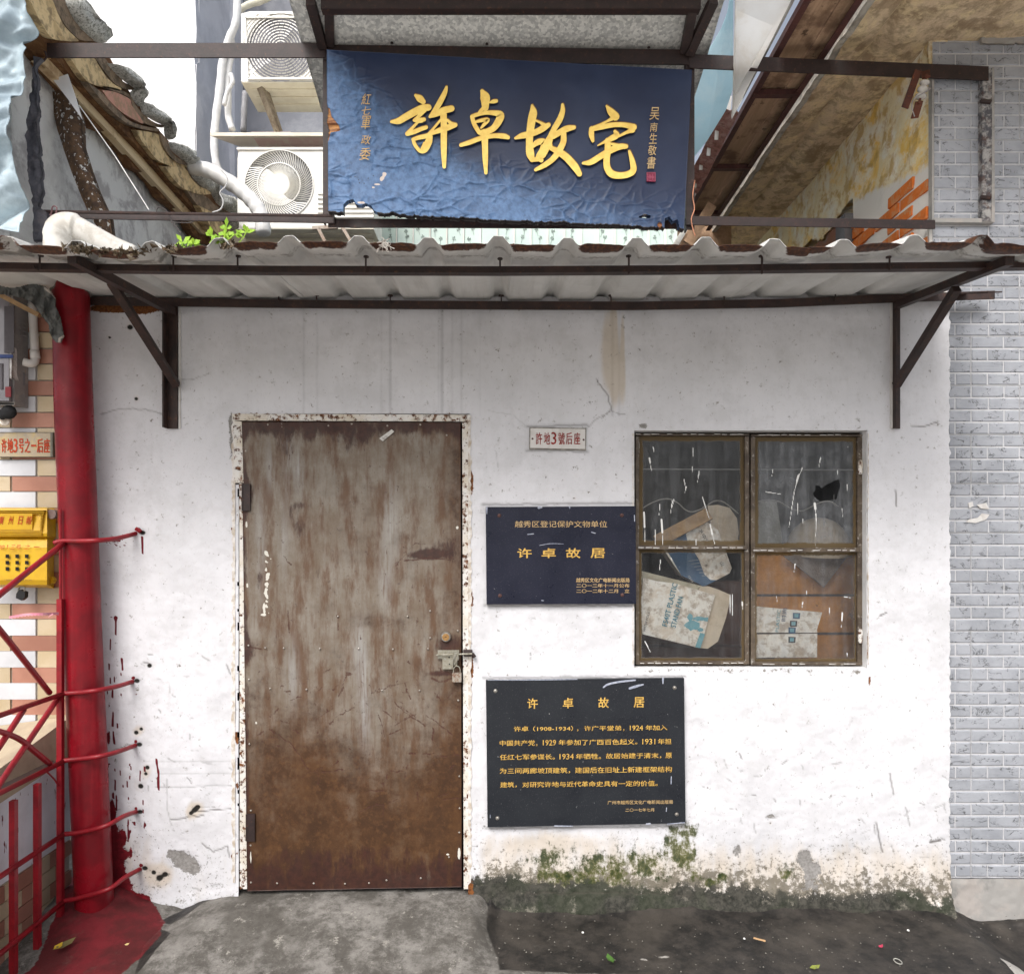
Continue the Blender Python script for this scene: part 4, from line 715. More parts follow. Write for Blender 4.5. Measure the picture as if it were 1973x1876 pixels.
PLY = m_timber('orange_plywood', (.60, .28, .08), (.50, .22, .06), (.42, .19, .06))
for i, (y0, y1) in enumerate([(930, 1238), (1250, 1498), (1512, 1715)]): q = G(); q.box(JW(930, y0, .30), JW(1720, y1, .315)); q.part('panel', PLY, pw)
for i, y in enumerate((1244, 1505)): q = G(); q.box(JW(930, y - 7, .295), JW(1720, y + 7, .312)); q.part('rail', simple('dark_rail', (.08, .05, .035)), pw)
sc_ = thing('folded_carton', 'white carton with four small pictures behind the lower right pane', 'carton', JW(1180, 1500, .12))
flat('j', [(945, 1318), (1432, 1362), (1395, 1480), (1398, 1500), (945, 1500)], .11, CARD, 'carton_board', parent=sc_, t=.005); flat('j', [(945, 1512), (1398, 1508), (1396, 1668), (945, 1672)], .108, CARD, 'carton_board', parent=sc_, t=.005)
for i, (x, y) in enumerate([(1256, 1384), (1236, 1438), (1226, 1484), (1225, 1548)]):
    q = G(); q.prism([P('j', x + a, y + b2, .1065) for a, b2 in [(-24, -20), (26, -18), (22, 22), (-24, 20)]], (0, .001, 0)); q.part('small_picture', BLUEP if i % 2 == 0 else INK, sc_)
    q = G(); q.prism([P('j', x + a, y + b2, .1055) for a, b2 in [(-14, -12), (14, -12), (12, 12), (-14, 12)]], (0, .0008, 0)); q.part('picture_centre', TEAL2, sc_)
rot_text('时尚', 'j', 1172, 1378, 90, 32, math.radians(84), .1065, BLUEP, sc_); rot_text('PLASTIC', 'j', 1130, 1420, 150, 22, math.radians(84), .1065, TEAL2, sc_)
q = G(); q.box(JW(150, 1600, .26), JW(930, 1760, .6)); q.solo('dark_chest', simple('dark_red_brown_wood', (.075, .035, .03), None, 6), 'dark red brown chest at the bottom behind the lower left pane', 'chest')
q = G(); q.box(JW(150, 1150, .36), JW(930, 1600, .5)); q.solo('brown_board', simple('brown_board', (.12, .055, .04), None, 6), 'brown board standing behind the beige pad in the lower left pane', 'board')
q = G(); q.tube([JW(150, 385, .07), JW(1690, 392, .07)], .003, 6); q.solo('curtain_wire', simple('grey_wire', (.22, .22, .22)), 'straight grey curtain wire across behind both upper panes', 'wire')
# ---------------------------------------------------------------- plaques and number plate
def plaque(nm, label, k, pts, mat, t, bolts, bmat, bvert=.007):
    Y = -t - .006; o = thing(nm, label, 'plaque', P(k, (pts[0][0] + pts[1][0]) / 2, pts[2][1], 0)); g_ = G(); g_.prism([P(k, *p, Y) for p in pts], (0, t + .01, 0)); g_.part('slab', mat, o)
    b0 = None
    for b_ in bolts:
        c = P(k, *b_, Y)
        if b0 is None: g_ = G(); g_.disc(c, bvert * 1.15, .0015, 12); g_.dome(c + Vector((0, -.001, 0)), bvert, 12, 4, flat=.7); b0 = g_.part('bolt', bmat, o, smooth=False)
        else: dup(b0, b0_off + c, o)
        if b0 is not None and len(o.children) == 2: b0_off = ORG[b0.name] - c
    return o, Y
p1, Y1 = plaque('heritage_plaque', 'upper navy stone plaque with gold lettering butting against the window frame', 'i', [(158, 643), (1181, 637), (1184, 1303), (164, 1307)], PLQ1, .014, [(250, 702), (1087, 700), (256, 1247), (1090, 1243)], RBOLT)
y = Y1 - .0012
textbox('i', '越秀区登记保护文物单位', 357, 738, 986, 782, y, CREAM, p1)
for ch, x in zip('许卓故居', (375, 540, 707, 875)): textbox('i', ch, x, 925, x + 96, 990, y, GOLD2, p1, offset=.03)
textbox('i', '越秀区文化广电新闻出版局', 775, 1127, 1138, 1157, y, CREAM, p1, offset=.018); textbox('i', '二〇一二年十一月公布', 777, 1166, 1138, 1192, y, CREAM, p1, offset=.018); textbox('i', '二〇一二年十二月　立', 777, 1203, 1138, 1229, y, CREAM, p1, offset=.018)
p2, Y2 = plaque('history_plaque', 'lower black stone plaque with five lines of gold text right of the door', 'k', [(133, 148), (1797, 128), (1810, 1345), (147, 1380)], PLQ2, .016, [(213, 235), (1717, 209), (230, 1302), (1735, 1270)], BOLT)
y = Y2 - .0012
for ch, x, yy in zip('许卓故居', (482, 780, 1078, 1376), (340, 336, 333, 330)): textbox('k', ch, x, yy - 42, x + 86, yy + 44, y, GOLD2, p2, offset=.022)
sk = -.008 * 0
def row(k, parts, yc, h_, Y, mat, par, off=.016):
    for body, xa, xb in parts:
        if body == '，':
            yb_ = yc + h_ / 2 - .011 * (xa - 250) + 6; textbox(k, body, xa, yb_ - 12, xb - 2, yb_ + 5, Y, mat, par); continue
        textbox(k, body, xa, yc - h_ / 2 - .011 * (xa - 250) + 6, xb, yc + h_ / 2 - .011 * (xa - 250) + 6, Y, mat, par, offset=off, skew=-.011)
row('k', [('许卓', 368, 490), ('（1908-1934）', 530, 865), ('，', 898, 912)], 550, 42, y, GOLD2, p2)
row('k', [('许广平堂弟', 958, 1270), ('，', 1285, 1298), ('1924', 1342, 1452), ('年加入', 1475, 1655)], 552, 42, y, GOLD2, p2)
row('k', [('中国共产党', 250, 545), ('，', 555, 568), ('1929', 612, 722), ('年参加了广西百色起义。', 745, 1405), ('1931', 1447, 1555), ('年担', 1578, 1690)], 668, 46, y, GOLD2, p2)
row('k', [('任红七军参谋长。', 250, 712), ('1934', 752, 870), ('年牺牲。', 890, 1100), ('故居始建于清末，', 1142, 1605), ('原', 1642, 1694)], 786, 46, y, GOLD2, p2)
row('k', [('为三间两廊坡顶建筑，', 250, 840), ('建国后在旧址上新建框架结构', 882, 1695)], 902, 48, y, GOLD2, p2)
row('k', [('建筑，', 255, 392), ('对研究许地与近代革命史具有一定的价值。', 440, 1575)], 1018, 46, y, GOLD2, p2)
row('k', [('广州市越秀区文化广电新闻出版局', 1155, 1703)], 1176, 32, y, CREAM, p2, .008); row('k', [('二〇一七年七月', 1305, 1545)], 1240, 28, y, CREAM, p2, .008)
SM = simple('whitewash_smear', (.26, .29, .38), (.45, .47, .54), 90, .7)
g_ = G(); n = 0
for a in [[(1120, 205, 6), (1160, 180, 8), (1250, 160, 8), (1385, 145, 7)], [(1340, 215, 9), (1400, 195, 10), (1455, 182, 5)], [(1620, 130, 8), (1620, 172, 5)], [(1690, 955, 4), (1688, 1015, 4)], [(1650, 1215, 3), (1648, 1245, 3)], [(170, 1275, 2), (170, 1300, 2)], [(710, 1368, 5), (860, 1370, 4)], [(1480, 1352, 5), (1510, 1350, 8)], [(1655, 1352, 3), (1800, 1340, 4)], [(150, 146, 2), (620, 142, 4), (900, 138, 3)]]: g_.stroke(a, lambda x, y, Y: P('k', x, y, Y), Y2 - .001, .0008)
g_.part('whitewash_splash', SM, p2, kind='stuff')
g_ = G()
for a in [[(520, 648, 8), (540, 645, 5)], [(730, 642, 5), (732, 652, 3)], [(165, 650, 6), (166, 690, 2)], [(445, 830, 3), (485, 826, 3)], [(880, 815, 3), (905, 822, 3)], [(540, 1280, 3), (552, 1281, 3)], [(1172, 700, 3), (1174, 740, 3)], [(525, 905, 1.6), (600, 893, 2), (690, 895, 1.2)]]: g_.stroke(a, lambda x, y, Y: P('i', x, y, Y), Y1 - .001, .0008)
g_.part('whitewash_splash', SM, p1, kind='stuff')
npl = thing('house_number_plate', 'small white enamel number plate with dark red characters above the navy plaque', 'number plate', P('i', 650, 250, 0))
g_ = G(); g_.prism([P('i', *p, -.012) for p in [(464, 107), (838, 112), (836, 248), (462, 240)]], (0, .014, 0)); g_.part('plate', ENAMEL, npl); g_ = G(); g_.prism([P('i', *p, -.008) for p in [(457, 99), (844, 105), (842, 258), (455, 249)]], (0, .012, 0)); g_.part('backing_edge', simple('grimy_putty', (.16, .15, .13), (.32, .30, .27), 50), npl)
for ch, a, b_ in [('許', 500, 543), ('地', 556, 597), ('3', 606, 640), ('號', 654, 697), ('后', 706, 749), ('座', 760, 803)]: textbox('i', ch, a, 133 if ch == '3' else 136, b_, 217, -.0132, REDLET, npl, offset=.012)
for c_ in [(478, 178), (826, 185)]: g_ = G(); g_.dome(P('i', *c_, -.012), .0045, 8, 3, flat=.5); g_.part('screw', RBOLT, npl)
# ---------------------------------------------------------------- awning
random.seed(5)
aw = thing('metal_awning', 'ribbed grey metal awning on rusty brackets over the door and window', 'awning', (0, 0, 2.5))
YO, ZO = -.80, 2.425
RIM = [(-140, 466), (-60, 462), (8, 470), (60, 476), (145, 478), (215, 487), (262, 486), (300, 478), (350, 481), (419, 476), (480, 470), (555, 472), (620, 470), (690, 472), (825, 474), (960, 474), (1094, 476), (1228, 474), (1361, 473), (1495, 476), (1560, 482), (1640, 480), (1765, 470), (1830, 472), (1897, 472), (1973, 480), (2060, 484)]
def rimz(X):
    x = VX + X * S * D / (D + YO); y = np.interp(x, [p[0] for p in RIM], [p[1] for p in RIM]); return HC + (VY - y) / S * (D + YO) / D
RIBS = [8 + 0, 145, 285, 419, 555, 689, 825, 960, 1094, 1228, 1361, 1495, 1629, 1765, 1897, 2030, -127]
ribX = np.array([(r - VX) / S * (D + YO) / D for r in RIBS])
joints = [-2.15, (451 - VX) / S * .7333, (985 - VX) / S * .7333, (1560 - VX) / S * .7333, 1.78]
for i in range(4):
    xa, xb = joints[i] - .0, joints[i + 1] + .012
    s = Sheet(np.arange(xa, xb, .007), np.concatenate([[0, .006, .014, .024, .036], np.arange(.05, 1.001, .03)])); U, V_ = s.u, s.v     # v: 0 outer rim -> 1 wall
    dx = np.min(np.abs(U[..., None] - ribX), -1); rib = np.clip((.036 - dx) / .022, 0, 1) * .027
    z_in = 2.545 - .018 * np.cos(U / 1.9 * 1.5) + .0 * U
    z = rimz(U) * (1 - V_ / .876) + z_in * V_ / .876 + rib + .014 * np.sin(np.pi * V_)
    pan = 1 - np.clip((.055 - dx) / .03, 0, 1); lipv = np.clip(1 - V_ / .036, 0, 1)
    # rim of the pans bent and torn: a rusty lip curls up and the pan sags behind it
    nse = fbm(U * 9, V_ * 0, 4, 50 + i); z += pan * (.010 * lipv * (.4 + nse) - .010 * np.exp(-((V_ - .06) / .05) ** 2)); z += (fbm(U * 5, V_ * 4, 3, 60 + i) - .5) * .010
    s.lay('rust'); s.lay('grime'); leftw = np.clip((-.9 - U) / .5, 0, 1) + .25
    s.L['rust'] += np.clip(1 - V_ / (.05 + .06 * nse), 0, 1) * (pan * 1.1 + .15) + .55 * np.exp(-((V_ - .95) / .05) ** 2) * nse * 1.2; s.L['grime'] += .5 * np.exp(-((V_ - .17) / .05) ** 2) + .35 * sstep(V_, .9, 1) + .25 * leftw
    s.L['rust'] += .9 * np.exp(-((U - 1.46) / .10) ** 2) * np.clip(1 - V_ / .3, 0, 1) * nse * 1.6; s.L['rust'] += .9 * np.exp(-((U + 1.62) / .16) ** 2) * np.clip(1 - V_ / .3, 0, 1) * nse
    s.L['rust'] += .8 * np.exp(-((U - .45) / .12) ** 2 - ((V_ - 1) / .06) ** 2)
    rag = .012 * fbm(U * 30, V_ * 0, 3, 70 + i)
    s.d = z + (.004 if i % 2 else 0)
    s.build('roof_sheet', ROOF, lambda u, v, d: (u, YO + rag * (v < .01) + v * (.09 - YO), d), aw, thick=(0, 0, .0015), smooth=True)
def bowed(pts, fn, name, mat, n=1):
    g_ = G()
    for a, b_ in zip(pts[:-1], pts[1:]): fn(g_, a, b_)
    return g_.part(name, mat, aw)
YP = -.60; pts = [W(x, y, YP) for x, y in [(-160, 503), (0, 505), (240, 509), (530, 512), (965, 513), (1290, 511), (1600, 507), (1973, 503), (2110, 501)]]
bowed(pts, lambda g_, a, b_: (g_.angle(a, b_, (0, 0, -1), (0, 1, 0), .020, .006), g_.prism([a + Vector((0, -.004, -.015)), a + Vector((0, -.004, -.023)), a + Vector((0, .026, -.023)), a + Vector((0, .026, -.015))], b_ - a)), 'purlin', STEEL)
YQ = -.012; pts = [W(x, y, YQ - .03) for x, y in [(160, 571), (344, 574), (560, 577), (780, 579), (965, 580), (1220, 581), (1500, 576), (1730, 566), (1917, 560)]]
bowed(pts, lambda g_, a, b_: g_.angle(a, b_, (0, 0, -1), (0, 1, 0), .034, .006), 'purlin', STEEL)
def bracket(name, xp, y0, y1, arm_in, arm_out, br_w, br_a, wd, Yout, Ymid, lab):
    o = G(); o.angle(W(xp, y0, -.006), W(xp, y1, -.006), (1, 0, 0), (0, -1, 0), wd, .006); o.box(W(xp - 2, y0, -.006), W(xp + 22 * (1 if wd > .04 else .5), y1, .01)); ob = o.part('wall_post', STEEL, aw, lab)
    a = G(); a.beam(W(*arm_in, -.02), W(*arm_out, Yout), .028, .030); a.part('arm', STEEL, aw)
    c = G(); c.beam(W(*br_w, -.03), W(*br_a, Ymid), .028, .026, (0, -1, 0)); c.part('brace', STEEL, aw); return ob
bracket('b', 322, 588, 826, (332, 600), (138, 498), (340, 742), (214, 543), .045, -.72, -.42, 'left wall post with flaking white edge')
bracket('b', 1719, 582, 826, (1727, 588), (1946, 502), (1727, 742), (1843, 556), .03, -.70, -.44, 'narrow right wall post painted white on one side')
q = G(); q.box(W(344, 588, -.008), W(350, 826, .004)); q.box(W(1717, 582, -.010), W(1722, 826, .004)); q.part('paint_edge', ENAMEL, aw)
q = G(); q.beam(W(1845, 566, -.02), W(1917, 563, -.30), .05, .005); q.part('end_plate', STEEL, aw)
hk = [('q', 285, 300, 395), ('q', 1243, 305, 405), ('q', 1705, 305, 400), ('p', 315, 385, 465), ('p', 957, 395, 465), ('p', 1573, 382, 468), ('r', 677, 210, 300), ('r', 1308, 215, 282)]
for i, (k, x, y0, y1) in enumerate(hk):
    q = G(); a = P(k, x, y0, YP - .012); b_ = P(k, x, y1 + 4, YP - .012); pts_ = [a, b_] + ([b_ + Vector((-.006, 0, -.006)), b_ + Vector((-.016, 0, -.002)), b_ + Vector((-.020, 0, .010))] if i in (0, 1) else []); q.tube(pts_, .0032, 6); q.disc(a + Vector((0, .006, .0)), .009, .004, 8, (0, 0, -1)); q.part('hook_bolt', STEEL, aw)
for k, x, y0, y1 in [('q', 2270, 590, 640), ('d', 1692, 405, 460), ('p', 432, 575, 612), ('p', 963, 575, 625), ('p', 1488, 575, 620), ('r', 490, 392, 455), ('r', 1040, 378, 438)]:
    q = G(); a = P(k, x, y0, -.052); b_ = P(k, x, y1, -.052); q.tube([a, b_], .003, 6); q.disc(a, .011, .004, 8, (0, 0, -1)); q.part('hook_bolt', STEEL, aw)
# debris and seedlings on the rim
DEB = m_mottle('leaf_litter', [(.10, .07, .04), (.05, .035, .02), (.22, .19, .15)], 60, .002); LEAF = simple('seedling_green', (.33, .52, .05), (.22, .40, .03), 40, .5)
g_ = G(); random.seed(9)
for i in range(230):
    x = random.gauss(*random.choice([(175, 32), (255, 20), (215, 30), (150, 15), (330, 14), (440, 10)])); p = W(x, np.interp(x, [q_[0] for q_ in RIM], [q_[1] for q_ in RIM]) - random.uniform(-3, 4), YO + random.uniform(-.004, .04)); v = [p + Vector([random.gauss(0, .008) for _ in range(3)]) for _ in range(4)]; g_.add(v, [(0, 1, 2), (0, 2, 3)])
g_.solo('leaf_litter', DEB, 'dead leaf litter caught along the left rim of the awning', 'litter')['kind'] = 'stuff'
def leafg(g_, c, L, wd, az, up=.2):
    d = Vector((math.cos(az), .25 * math.sin(az * 3), up + .35 * math.sin(az))).normalized(); sd_ = d.cross(Vector((0, -1, .35))).normalized(); m_ = c + d * L * .55
    g_.add([c, m_ + sd_ * wd + Vector((0, 0, .002)), c + d * L, m_ - sd_ * wd + Vector((0, 0, .002)), m_ + Vector((0, .002, -.004))], [(0, 1, 4), (1, 2, 4), (2, 3, 4), (3, 0, 4)])
for nm, stems, lab in [('seedling', [((428, 468), (436, 440)), ((428, 468), (452, 452)), ((460, 468), (474, 448))], 'tallest green seedling clump growing behind the awning rim under the roof eave'), ('seedling', [((418, 470), (428, 462))], 'small seedling just left of the tallest clump on the awning rim'), ('seedling', [((345, 480), (352, 468)), ((345, 480), (372, 470))], 'low spreading green seedling on the rusty rim left of the clump'), ('seedling', [((404, 468), (409, 456))], 'single leaved seedling on the rib tip left of the clump')]:
    t = thing(nm, lab, 'plant', W(stems[0][0][0], stems[0][0][1], -.77)); g1 = G(); g2 = G()
    for a, b_ in stems:
        A, B = W(*a, -.77), W(*b_, -.76); g1.tube([A, (A + B) / 2 + Vector((.003, 0, 0)), B], .0016, 5)
        for j in range(7): leafg(g2, A.lerp(B, random.choice([.55, 1, 1, 1])), random.uniform(.018, .034), random.uniform(.006, .011), random.uniform(0, 6.28))
    g1.part('stem', LEAF, t); g2.part('leaf', LEAF, t, kind='stuff')
g_ = G()
for i in range(40): p = P('p', 405 + random.gauss(0, 12), 340 - random.uniform(0, 30), YO - .005); g_.tube([p, p + Vector((random.gauss(0, .012), random.gauss(0, .005), random.uniform(-.03, .012)))], .0018, 4)
g_.solo('fibre_tuft', m_mottle('pale_fibre', [(.45, .42, .38), (.15, .12, .1)], 80), 'frayed pale tuft caught on the awning rim below the hanging board', 'tuft')
# ---------------------------------------------------------------- sign frame, hood and board
sf = thing('sign_frame', 'rusty steel frame spanning between the houses with a galvanised hood over the board', 'frame', (0, 0, 3.2))
def mem(name, a, b_, Ya, Yb, sz=.06, lab=None, dark=False, hz=1):
    g_ = G(); g_.angle(W(*a, Ya), W(*b_, Yb), (0, 0, -1), (0, hz, 0), sz, .006); g_.box(W(a[0], a[1], Ya - .004), W(a[0], a[1], Ya - .002)); return g_.part(name, STEEL2, sf, lab)
mem('upper_rail', (90, 83), (626, 83), .0, .0, .060); mem('upper_rail', (622, 86), (1332, 96), .004, .004, .062); mem('upper_rail', (1328, 104), (1905, 128), .0, .0, .058)
mem('lower_rail', (75, 404), (644, 414), .0, .0, .034); mem('lower_rail', (632, 421), (1318, 424), .012, .012, .036); mem('lower_rail', (1322, 416), (1802, 424), .0, .0, .036)
g_ = G(); g_.tube([W(75, 408, -.03), W(642, 416, -.03)], .006, 6); g_.part('edge_strip', STEEL, sf)
for x, y0, y1 in [(629, 84, 428), (1329, 102, 442)]: g_ = G(); g_.angle(W(x - 7, y0, .012), W(x - 7, y1, .012), (1, 0, 0), (0, 1, 0), .035, .006); g_.part('side_post', STEEL2, sf)
g_ = G(); g_.beam(W(620, 13, -.17), W(1348, 13, -.17), .035, .042); g_.part('hood_beam', STEEL2, sf)
for a, b_ in [((634, 12, -.16), (636, 86, -.0)), ((598, 4, -.20), (622, 90, -.0)), ((1334, 20, -.16), (1319, 100, -.0)), ((1375, 2, -.20), (1328, 104, -.0))]: g_ = G(); g_.beam(W(*a), W(*b_), .03, .036, (1, 0, 0)); g_.part('hood_arm', STEEL2, sf)
ht = [(-.75, 3.77), (-.60, 3.745), (-.45, 3.715), (-.30, 3.685), (-.17, 3.656), (-.03, 3.62), (.106, 3.585), (.273, 3.548), (.41, 3.525), (.62, 3.50)]  # front of the hood lengthened out of view to shade the board
s = Sheet(np.linspace(-.83, .876, 60), np.linspace(0, 9, 55)); s.lay('none'); hy = np.array([p[0] for p in ht]); hz = np.array([p[1] for p in ht]); s.d = (fbm(s.u * 3, s.v * .8, 3, 77) - .5) * .02
s.build('hood_sheet', GALV, lambda u, v, d: (u, np.interp(v, range(10), hy), np.interp(v, range(10), hz) + d), sf, thick=(0, .001, .002))
g_ = G(); g_.tube([W(87, 100, -.03), W(90, 110, -.035), W(84, 118, -.02)], .004, 5)
g_.part('tie_wire', STEEL, sf)
for x, y in [(755, 86), (938, 88), (1250, 95)]: g_ = G(); g_.dome(P('z', x, y - 2, -.002), .007, 8, 3, ax=(0, -.2, 1)); g_.part('bolt', STEEL2, sf)
# board
TL, TR, BR, BL = (629.5, 96), (1333.5, 135), (1318, 444), (631, 411)
sb = thing('name_board', 'weathered navy lacquered wooden board with large gold brush characters', 'sign board', W(980, 430, -.05))
s = Sheet(np.linspace(0, 1, 470), np.linspace(0, 1, 215)); U, V_ = s.u, s.v
bxp = (TL[0] * (1 - U) + TR[0] * U) * (1 - V_) + (BL[0] * (1 - U) + BR[0] * U) * V_; byp = (TL[1] * (1 - U) + TR[1] * U) * (1 - V_) + (BL[1] * (1 - U) + BR[1] * U) * V_
s.u, s.v = bxp, byp
for k in 'worn edge wood chipw'.split(): s.lay(k)
ln = np.interp(bxp, [625, 700, 800, 900, 1050, 1200, 1340], [60, 130, 215, 285, 325, 345, 360]); lit_worn = np.clip(sstep(byp - ln, -40, 110) * (1 - .62 * sstep(bxp, 900, 1300)), 0, 1)  # diagonal edge of the hood's shadow painted in: pale lit side, dark shaded side
s.L['lit_worn'] += lit_worn * (.55 + .7 * fbm(bxp / 60, byp / 60, 3, 5))
wx, wy = bxp + 14 * (fbm(bxp / 30, byp / 30, 3, 1) - .5), byp * 1.7 + 14 * (fbm(bxp / 30, byp / 30, 3, 2) - .5)
f1, f2, idx = worley(wx, wy, 620, (620, 90, 1345, 770), 4)
cr = np.clip((f2 - f1) / 7, 0, 1); tilt = np.random.RandomState(2).uniform(-1, 1, (620, 2)); loc = tilt[idx, 0] * np.sin(wx / 9) + tilt[idx, 1] * np.cos(wy / 11)
g2, g3, i2 = worley(wx * 1.0, wy * 1.0, 190, (620, 90, 1345, 770), 8); cr2 = np.clip((g3 - g2) / 10, 0, 1)
amp = lit_worn * sstep(fbm(bxp / 70, byp / 50, 3, 12), .28, .55)
s.d = 1.5 * amp * (.0034 * (1 - cr) ** 1.5 * sstep(fbm(bxp / 22, byp / 22, 2, 9), .35, .6) + .0022 * loc * cr + .0045 * (1 - cr2) ** 2) + (fbm(bxp / 90, byp / 90, 3, 6) - .5) * .006
s.L['lit_worn'] += amp * (1 - cr) * .35
ed = np.minimum(np.minimum(bxp - 630, 1330 - bxp), 999); bot_e = (411 + (bxp - 631) * (444 - 411) / (1318 - 631)) - byp
rag = 5 * fbm(bxp / 7, bxp * 0, 3, 3) + 10 * np.clip(fbm(bxp / 40, bxp * 0, 3, 14) - .5, 0, 1)
keep = bot_e > rag - 1
hole = [P_ for P_ in [px('b', *q_) for q_ in [(152, 1070), (156, 1010), (175, 992), (200, 985), (212, 1010), (240, 1015), (262, 1005), (290, 1020), (300, 1040), (330, 1058), (380, 1070)]]]
keep &= ~s.inside(hole)
for hp in [[(1735, 1145), (1740, 1080), (1760, 1072), (1775, 1095), (1800, 1085), (1810, 1140)], [(1610, 1072), (1640, 1058), (1668, 1066), (1660, 1076)]]: keep &= ~s.inside([px('b', *q_) for q_ in hp])
lx = np.array([px('b', *q_) for q_ in [(66, 300), (66, 420), (70, 520), (78, 545), (68, 600), (80, 640), (72, 700), (72, 900), (76, 1050)]]); keep &= bxp > np.interp(byp, lx[:, 1], lx[:, 0]) + .5
s.poly('wood', [px('b', *q_) for q_ in [(64, 530), (85, 535), (95, 575), (130, 620), (138, 645), (90, 655), (78, 700), (66, 690), (60, 640)]], 5); s.blob('wood', *px('b', 1712, 1110), 5, 6, 1); s.blob('wood', *px('b', 300, 1052), 12, 2, .8)
for q_ in [(355, 860, 5, 5), (318, 910, 8, 2.5), (340, 885, 3, 5), (300, 925, 4, 2), (240, 1000, 10, 3), (1640, 1062, 6, 3), (345, 880, 4, 3)]: s.blob('chipw', *px('b', q_[0], q_[1]), q_[2], q_[3], .9)
for q_ in [(190, 875), (210, 872), (228, 888), (255, 905), (300, 868), (232, 903), (275, 880)]: s.blob('edge', *px('b', *q_), 1.8, 1.8, 1)
s.L['edge'] += .9 * (bot_e < rag + 2) + .8 * np.exp(-np.abs(s.sdist(hole)) / 3.0); s.d -= .006 * sstep(s.L['wood'], .3, .7) ; s.d += .012 * np.exp(-np.maximum(bot_e - rag, 0) / 5) * (fbm(bxp / 12, byp / 12, 3, 33) - .4)
YB = -.052
def bmap(u, v, d): yy = YB - d; sc2 = (D + yy) / D / S; return ((u - VX) * sc2, yy, HC + (VY - v) * sc2)
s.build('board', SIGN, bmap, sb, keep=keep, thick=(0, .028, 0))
CA = [('許', 'n', [[(532, 272, 16), (585, 310, 40), (632, 355, 30)], [(215, 618, 16), (310, 608, 36), (410, 550, 40), (520, 490, 42), (620, 440, 40), (700, 430, 38)], [(640, 460, 36), (580, 540, 20), (515, 598, 16)], [(515, 598, 18), (590, 600, 30), (645, 588, 22)], [(565, 620, 14), (500, 690, 16), (425, 770, 22)], [(425, 775, 26), (520, 748, 26), (600, 715, 24), (672, 692, 22)],
                    [(500, 850, 18), (525, 920, 20), (590, 1000, 20), (655, 990, 30), (700, 890, 42), (725, 820, 30)], [(500, 850, 20), (580, 825, 24), (660, 810, 26), (730, 785, 26)], [(612, 975, 12), (650, 900, 16)], [(705, 790, 22), (770, 705, 14), (870, 585, 12)], [(940, 160, 14), (920, 230, 26), (860, 350, 32), (790, 465, 28), (722, 550, 16)], [(722, 552, 16), (810, 515, 30), (900, 470, 38), (1005, 445, 36)],
                    [(900, 520, 38), (905, 650, 36), (905, 800, 36), (905, 1000, 33), (910, 1210, 20)], [(745, 772, 18), (850, 730, 30), (960, 692, 34), (1055, 660, 26)], [(950, 595, 14), (1000, 640, 20), (1055, 660, 24)]]),
      ('卓', 'n', [[(1408, 215, 22), (1445, 290, 56), (1450, 370, 46), (1450, 435, 38)], [(1430, 440, 26), (1380, 480, 14), (1358, 518, 14)], [(1510, 365, 8), (1555, 352, 22), (1595, 345, 20)], [(1275, 550, 22), (1340, 525, 22), (1460, 500, 22), (1580, 505, 30), (1650, 530, 42), (1625, 610, 42), (1560, 700, 36), (1480, 745, 34), (1400, 765, 34)], [(1275, 550, 22), (1305, 650, 24), (1370, 760, 24)], [(1315, 622, 12), (1400, 600, 20), (1485, 592, 22), (1430, 660, 18), (1395, 700, 10)],
                    [(1128, 925, 20), (1240, 890, 26), (1400, 832, 26), (1560, 803, 26), (1690, 808, 30), (1750, 825, 22)], [(1440, 760, 42), (1445, 900, 36), (1450, 1100, 31), (1458, 1290, 18)]]),
      ('故', 'o', [[(290, 240, 14), (305, 330, 44), (285, 430, 46), (262, 600, 42), (255, 740, 40), (265, 870, 46), (290, 950, 30)], [(70, 670, 14), (150, 640, 32), (240, 620, 36), (350, 585, 34), (440, 535, 36), (505, 495, 26)], [(345, 440, 12), (400, 465, 14), (450, 500, 24)], [(295, 775, 22), (370, 720, 34), (450, 725, 36), (430, 820, 36), (390, 920, 46), (410, 960, 26)], [(305, 955, 22), (360, 945, 26)],
                    [(690, 230, 16), (692, 310, 28), (655, 420, 34), (590, 530, 32), (510, 680, 28)], [(520, 680, 40), (480, 780, 44), (425, 890, 40)], [(560, 650, 30), (650, 595, 34), (750, 545, 36), (840, 528, 24)], [(705, 610, 30), (700, 720, 34), (640, 840, 36), (560, 945, 32), (450, 1025, 28), (335, 1085, 18)], [(520, 790, 22), (640, 850, 38), (740, 920, 42), (850, 1040, 42), (912, 1140, 30)], [(520, 700, 24), (545, 790, 16), (600, 815, 16)]]),
      ('宅', 'o', [[(1268, 245, 10), (1320, 315, 38), (1385, 385, 48)], [(1370, 395, 28), (1290, 440, 14), (1200, 485, 13), (1100, 530, 18)], [(1072, 545, 28), (1070, 620, 30), (1088, 705, 18)], [(1095, 560, 14), (1200, 525, 28), (1350, 495, 28), (1500, 495, 28), (1625, 525, 38)], [(1610, 560, 34), (1540, 590, 18), (1430, 645, 12)], [(1380, 580, 18), (1400, 630, 34), (1320, 680, 30), (1230, 725, 14), (1155, 765, 6)],
                    [(1285, 700, 32), (1283, 850, 36), (1270, 950, 36), (1280, 1060, 38), (1340, 1140, 42), (1450, 1160, 36), (1560, 1140, 36), (1622, 1085, 36), (1605, 960, 28), (1568, 840, 14)], [(960, 998, 14), (1060, 985, 32), (1200, 900, 34), (1340, 820, 36), (1450, 780, 34), (1525, 778, 26)], [(1320, 740, 12), (1400, 760, 18), (1480, 775, 18)]])]
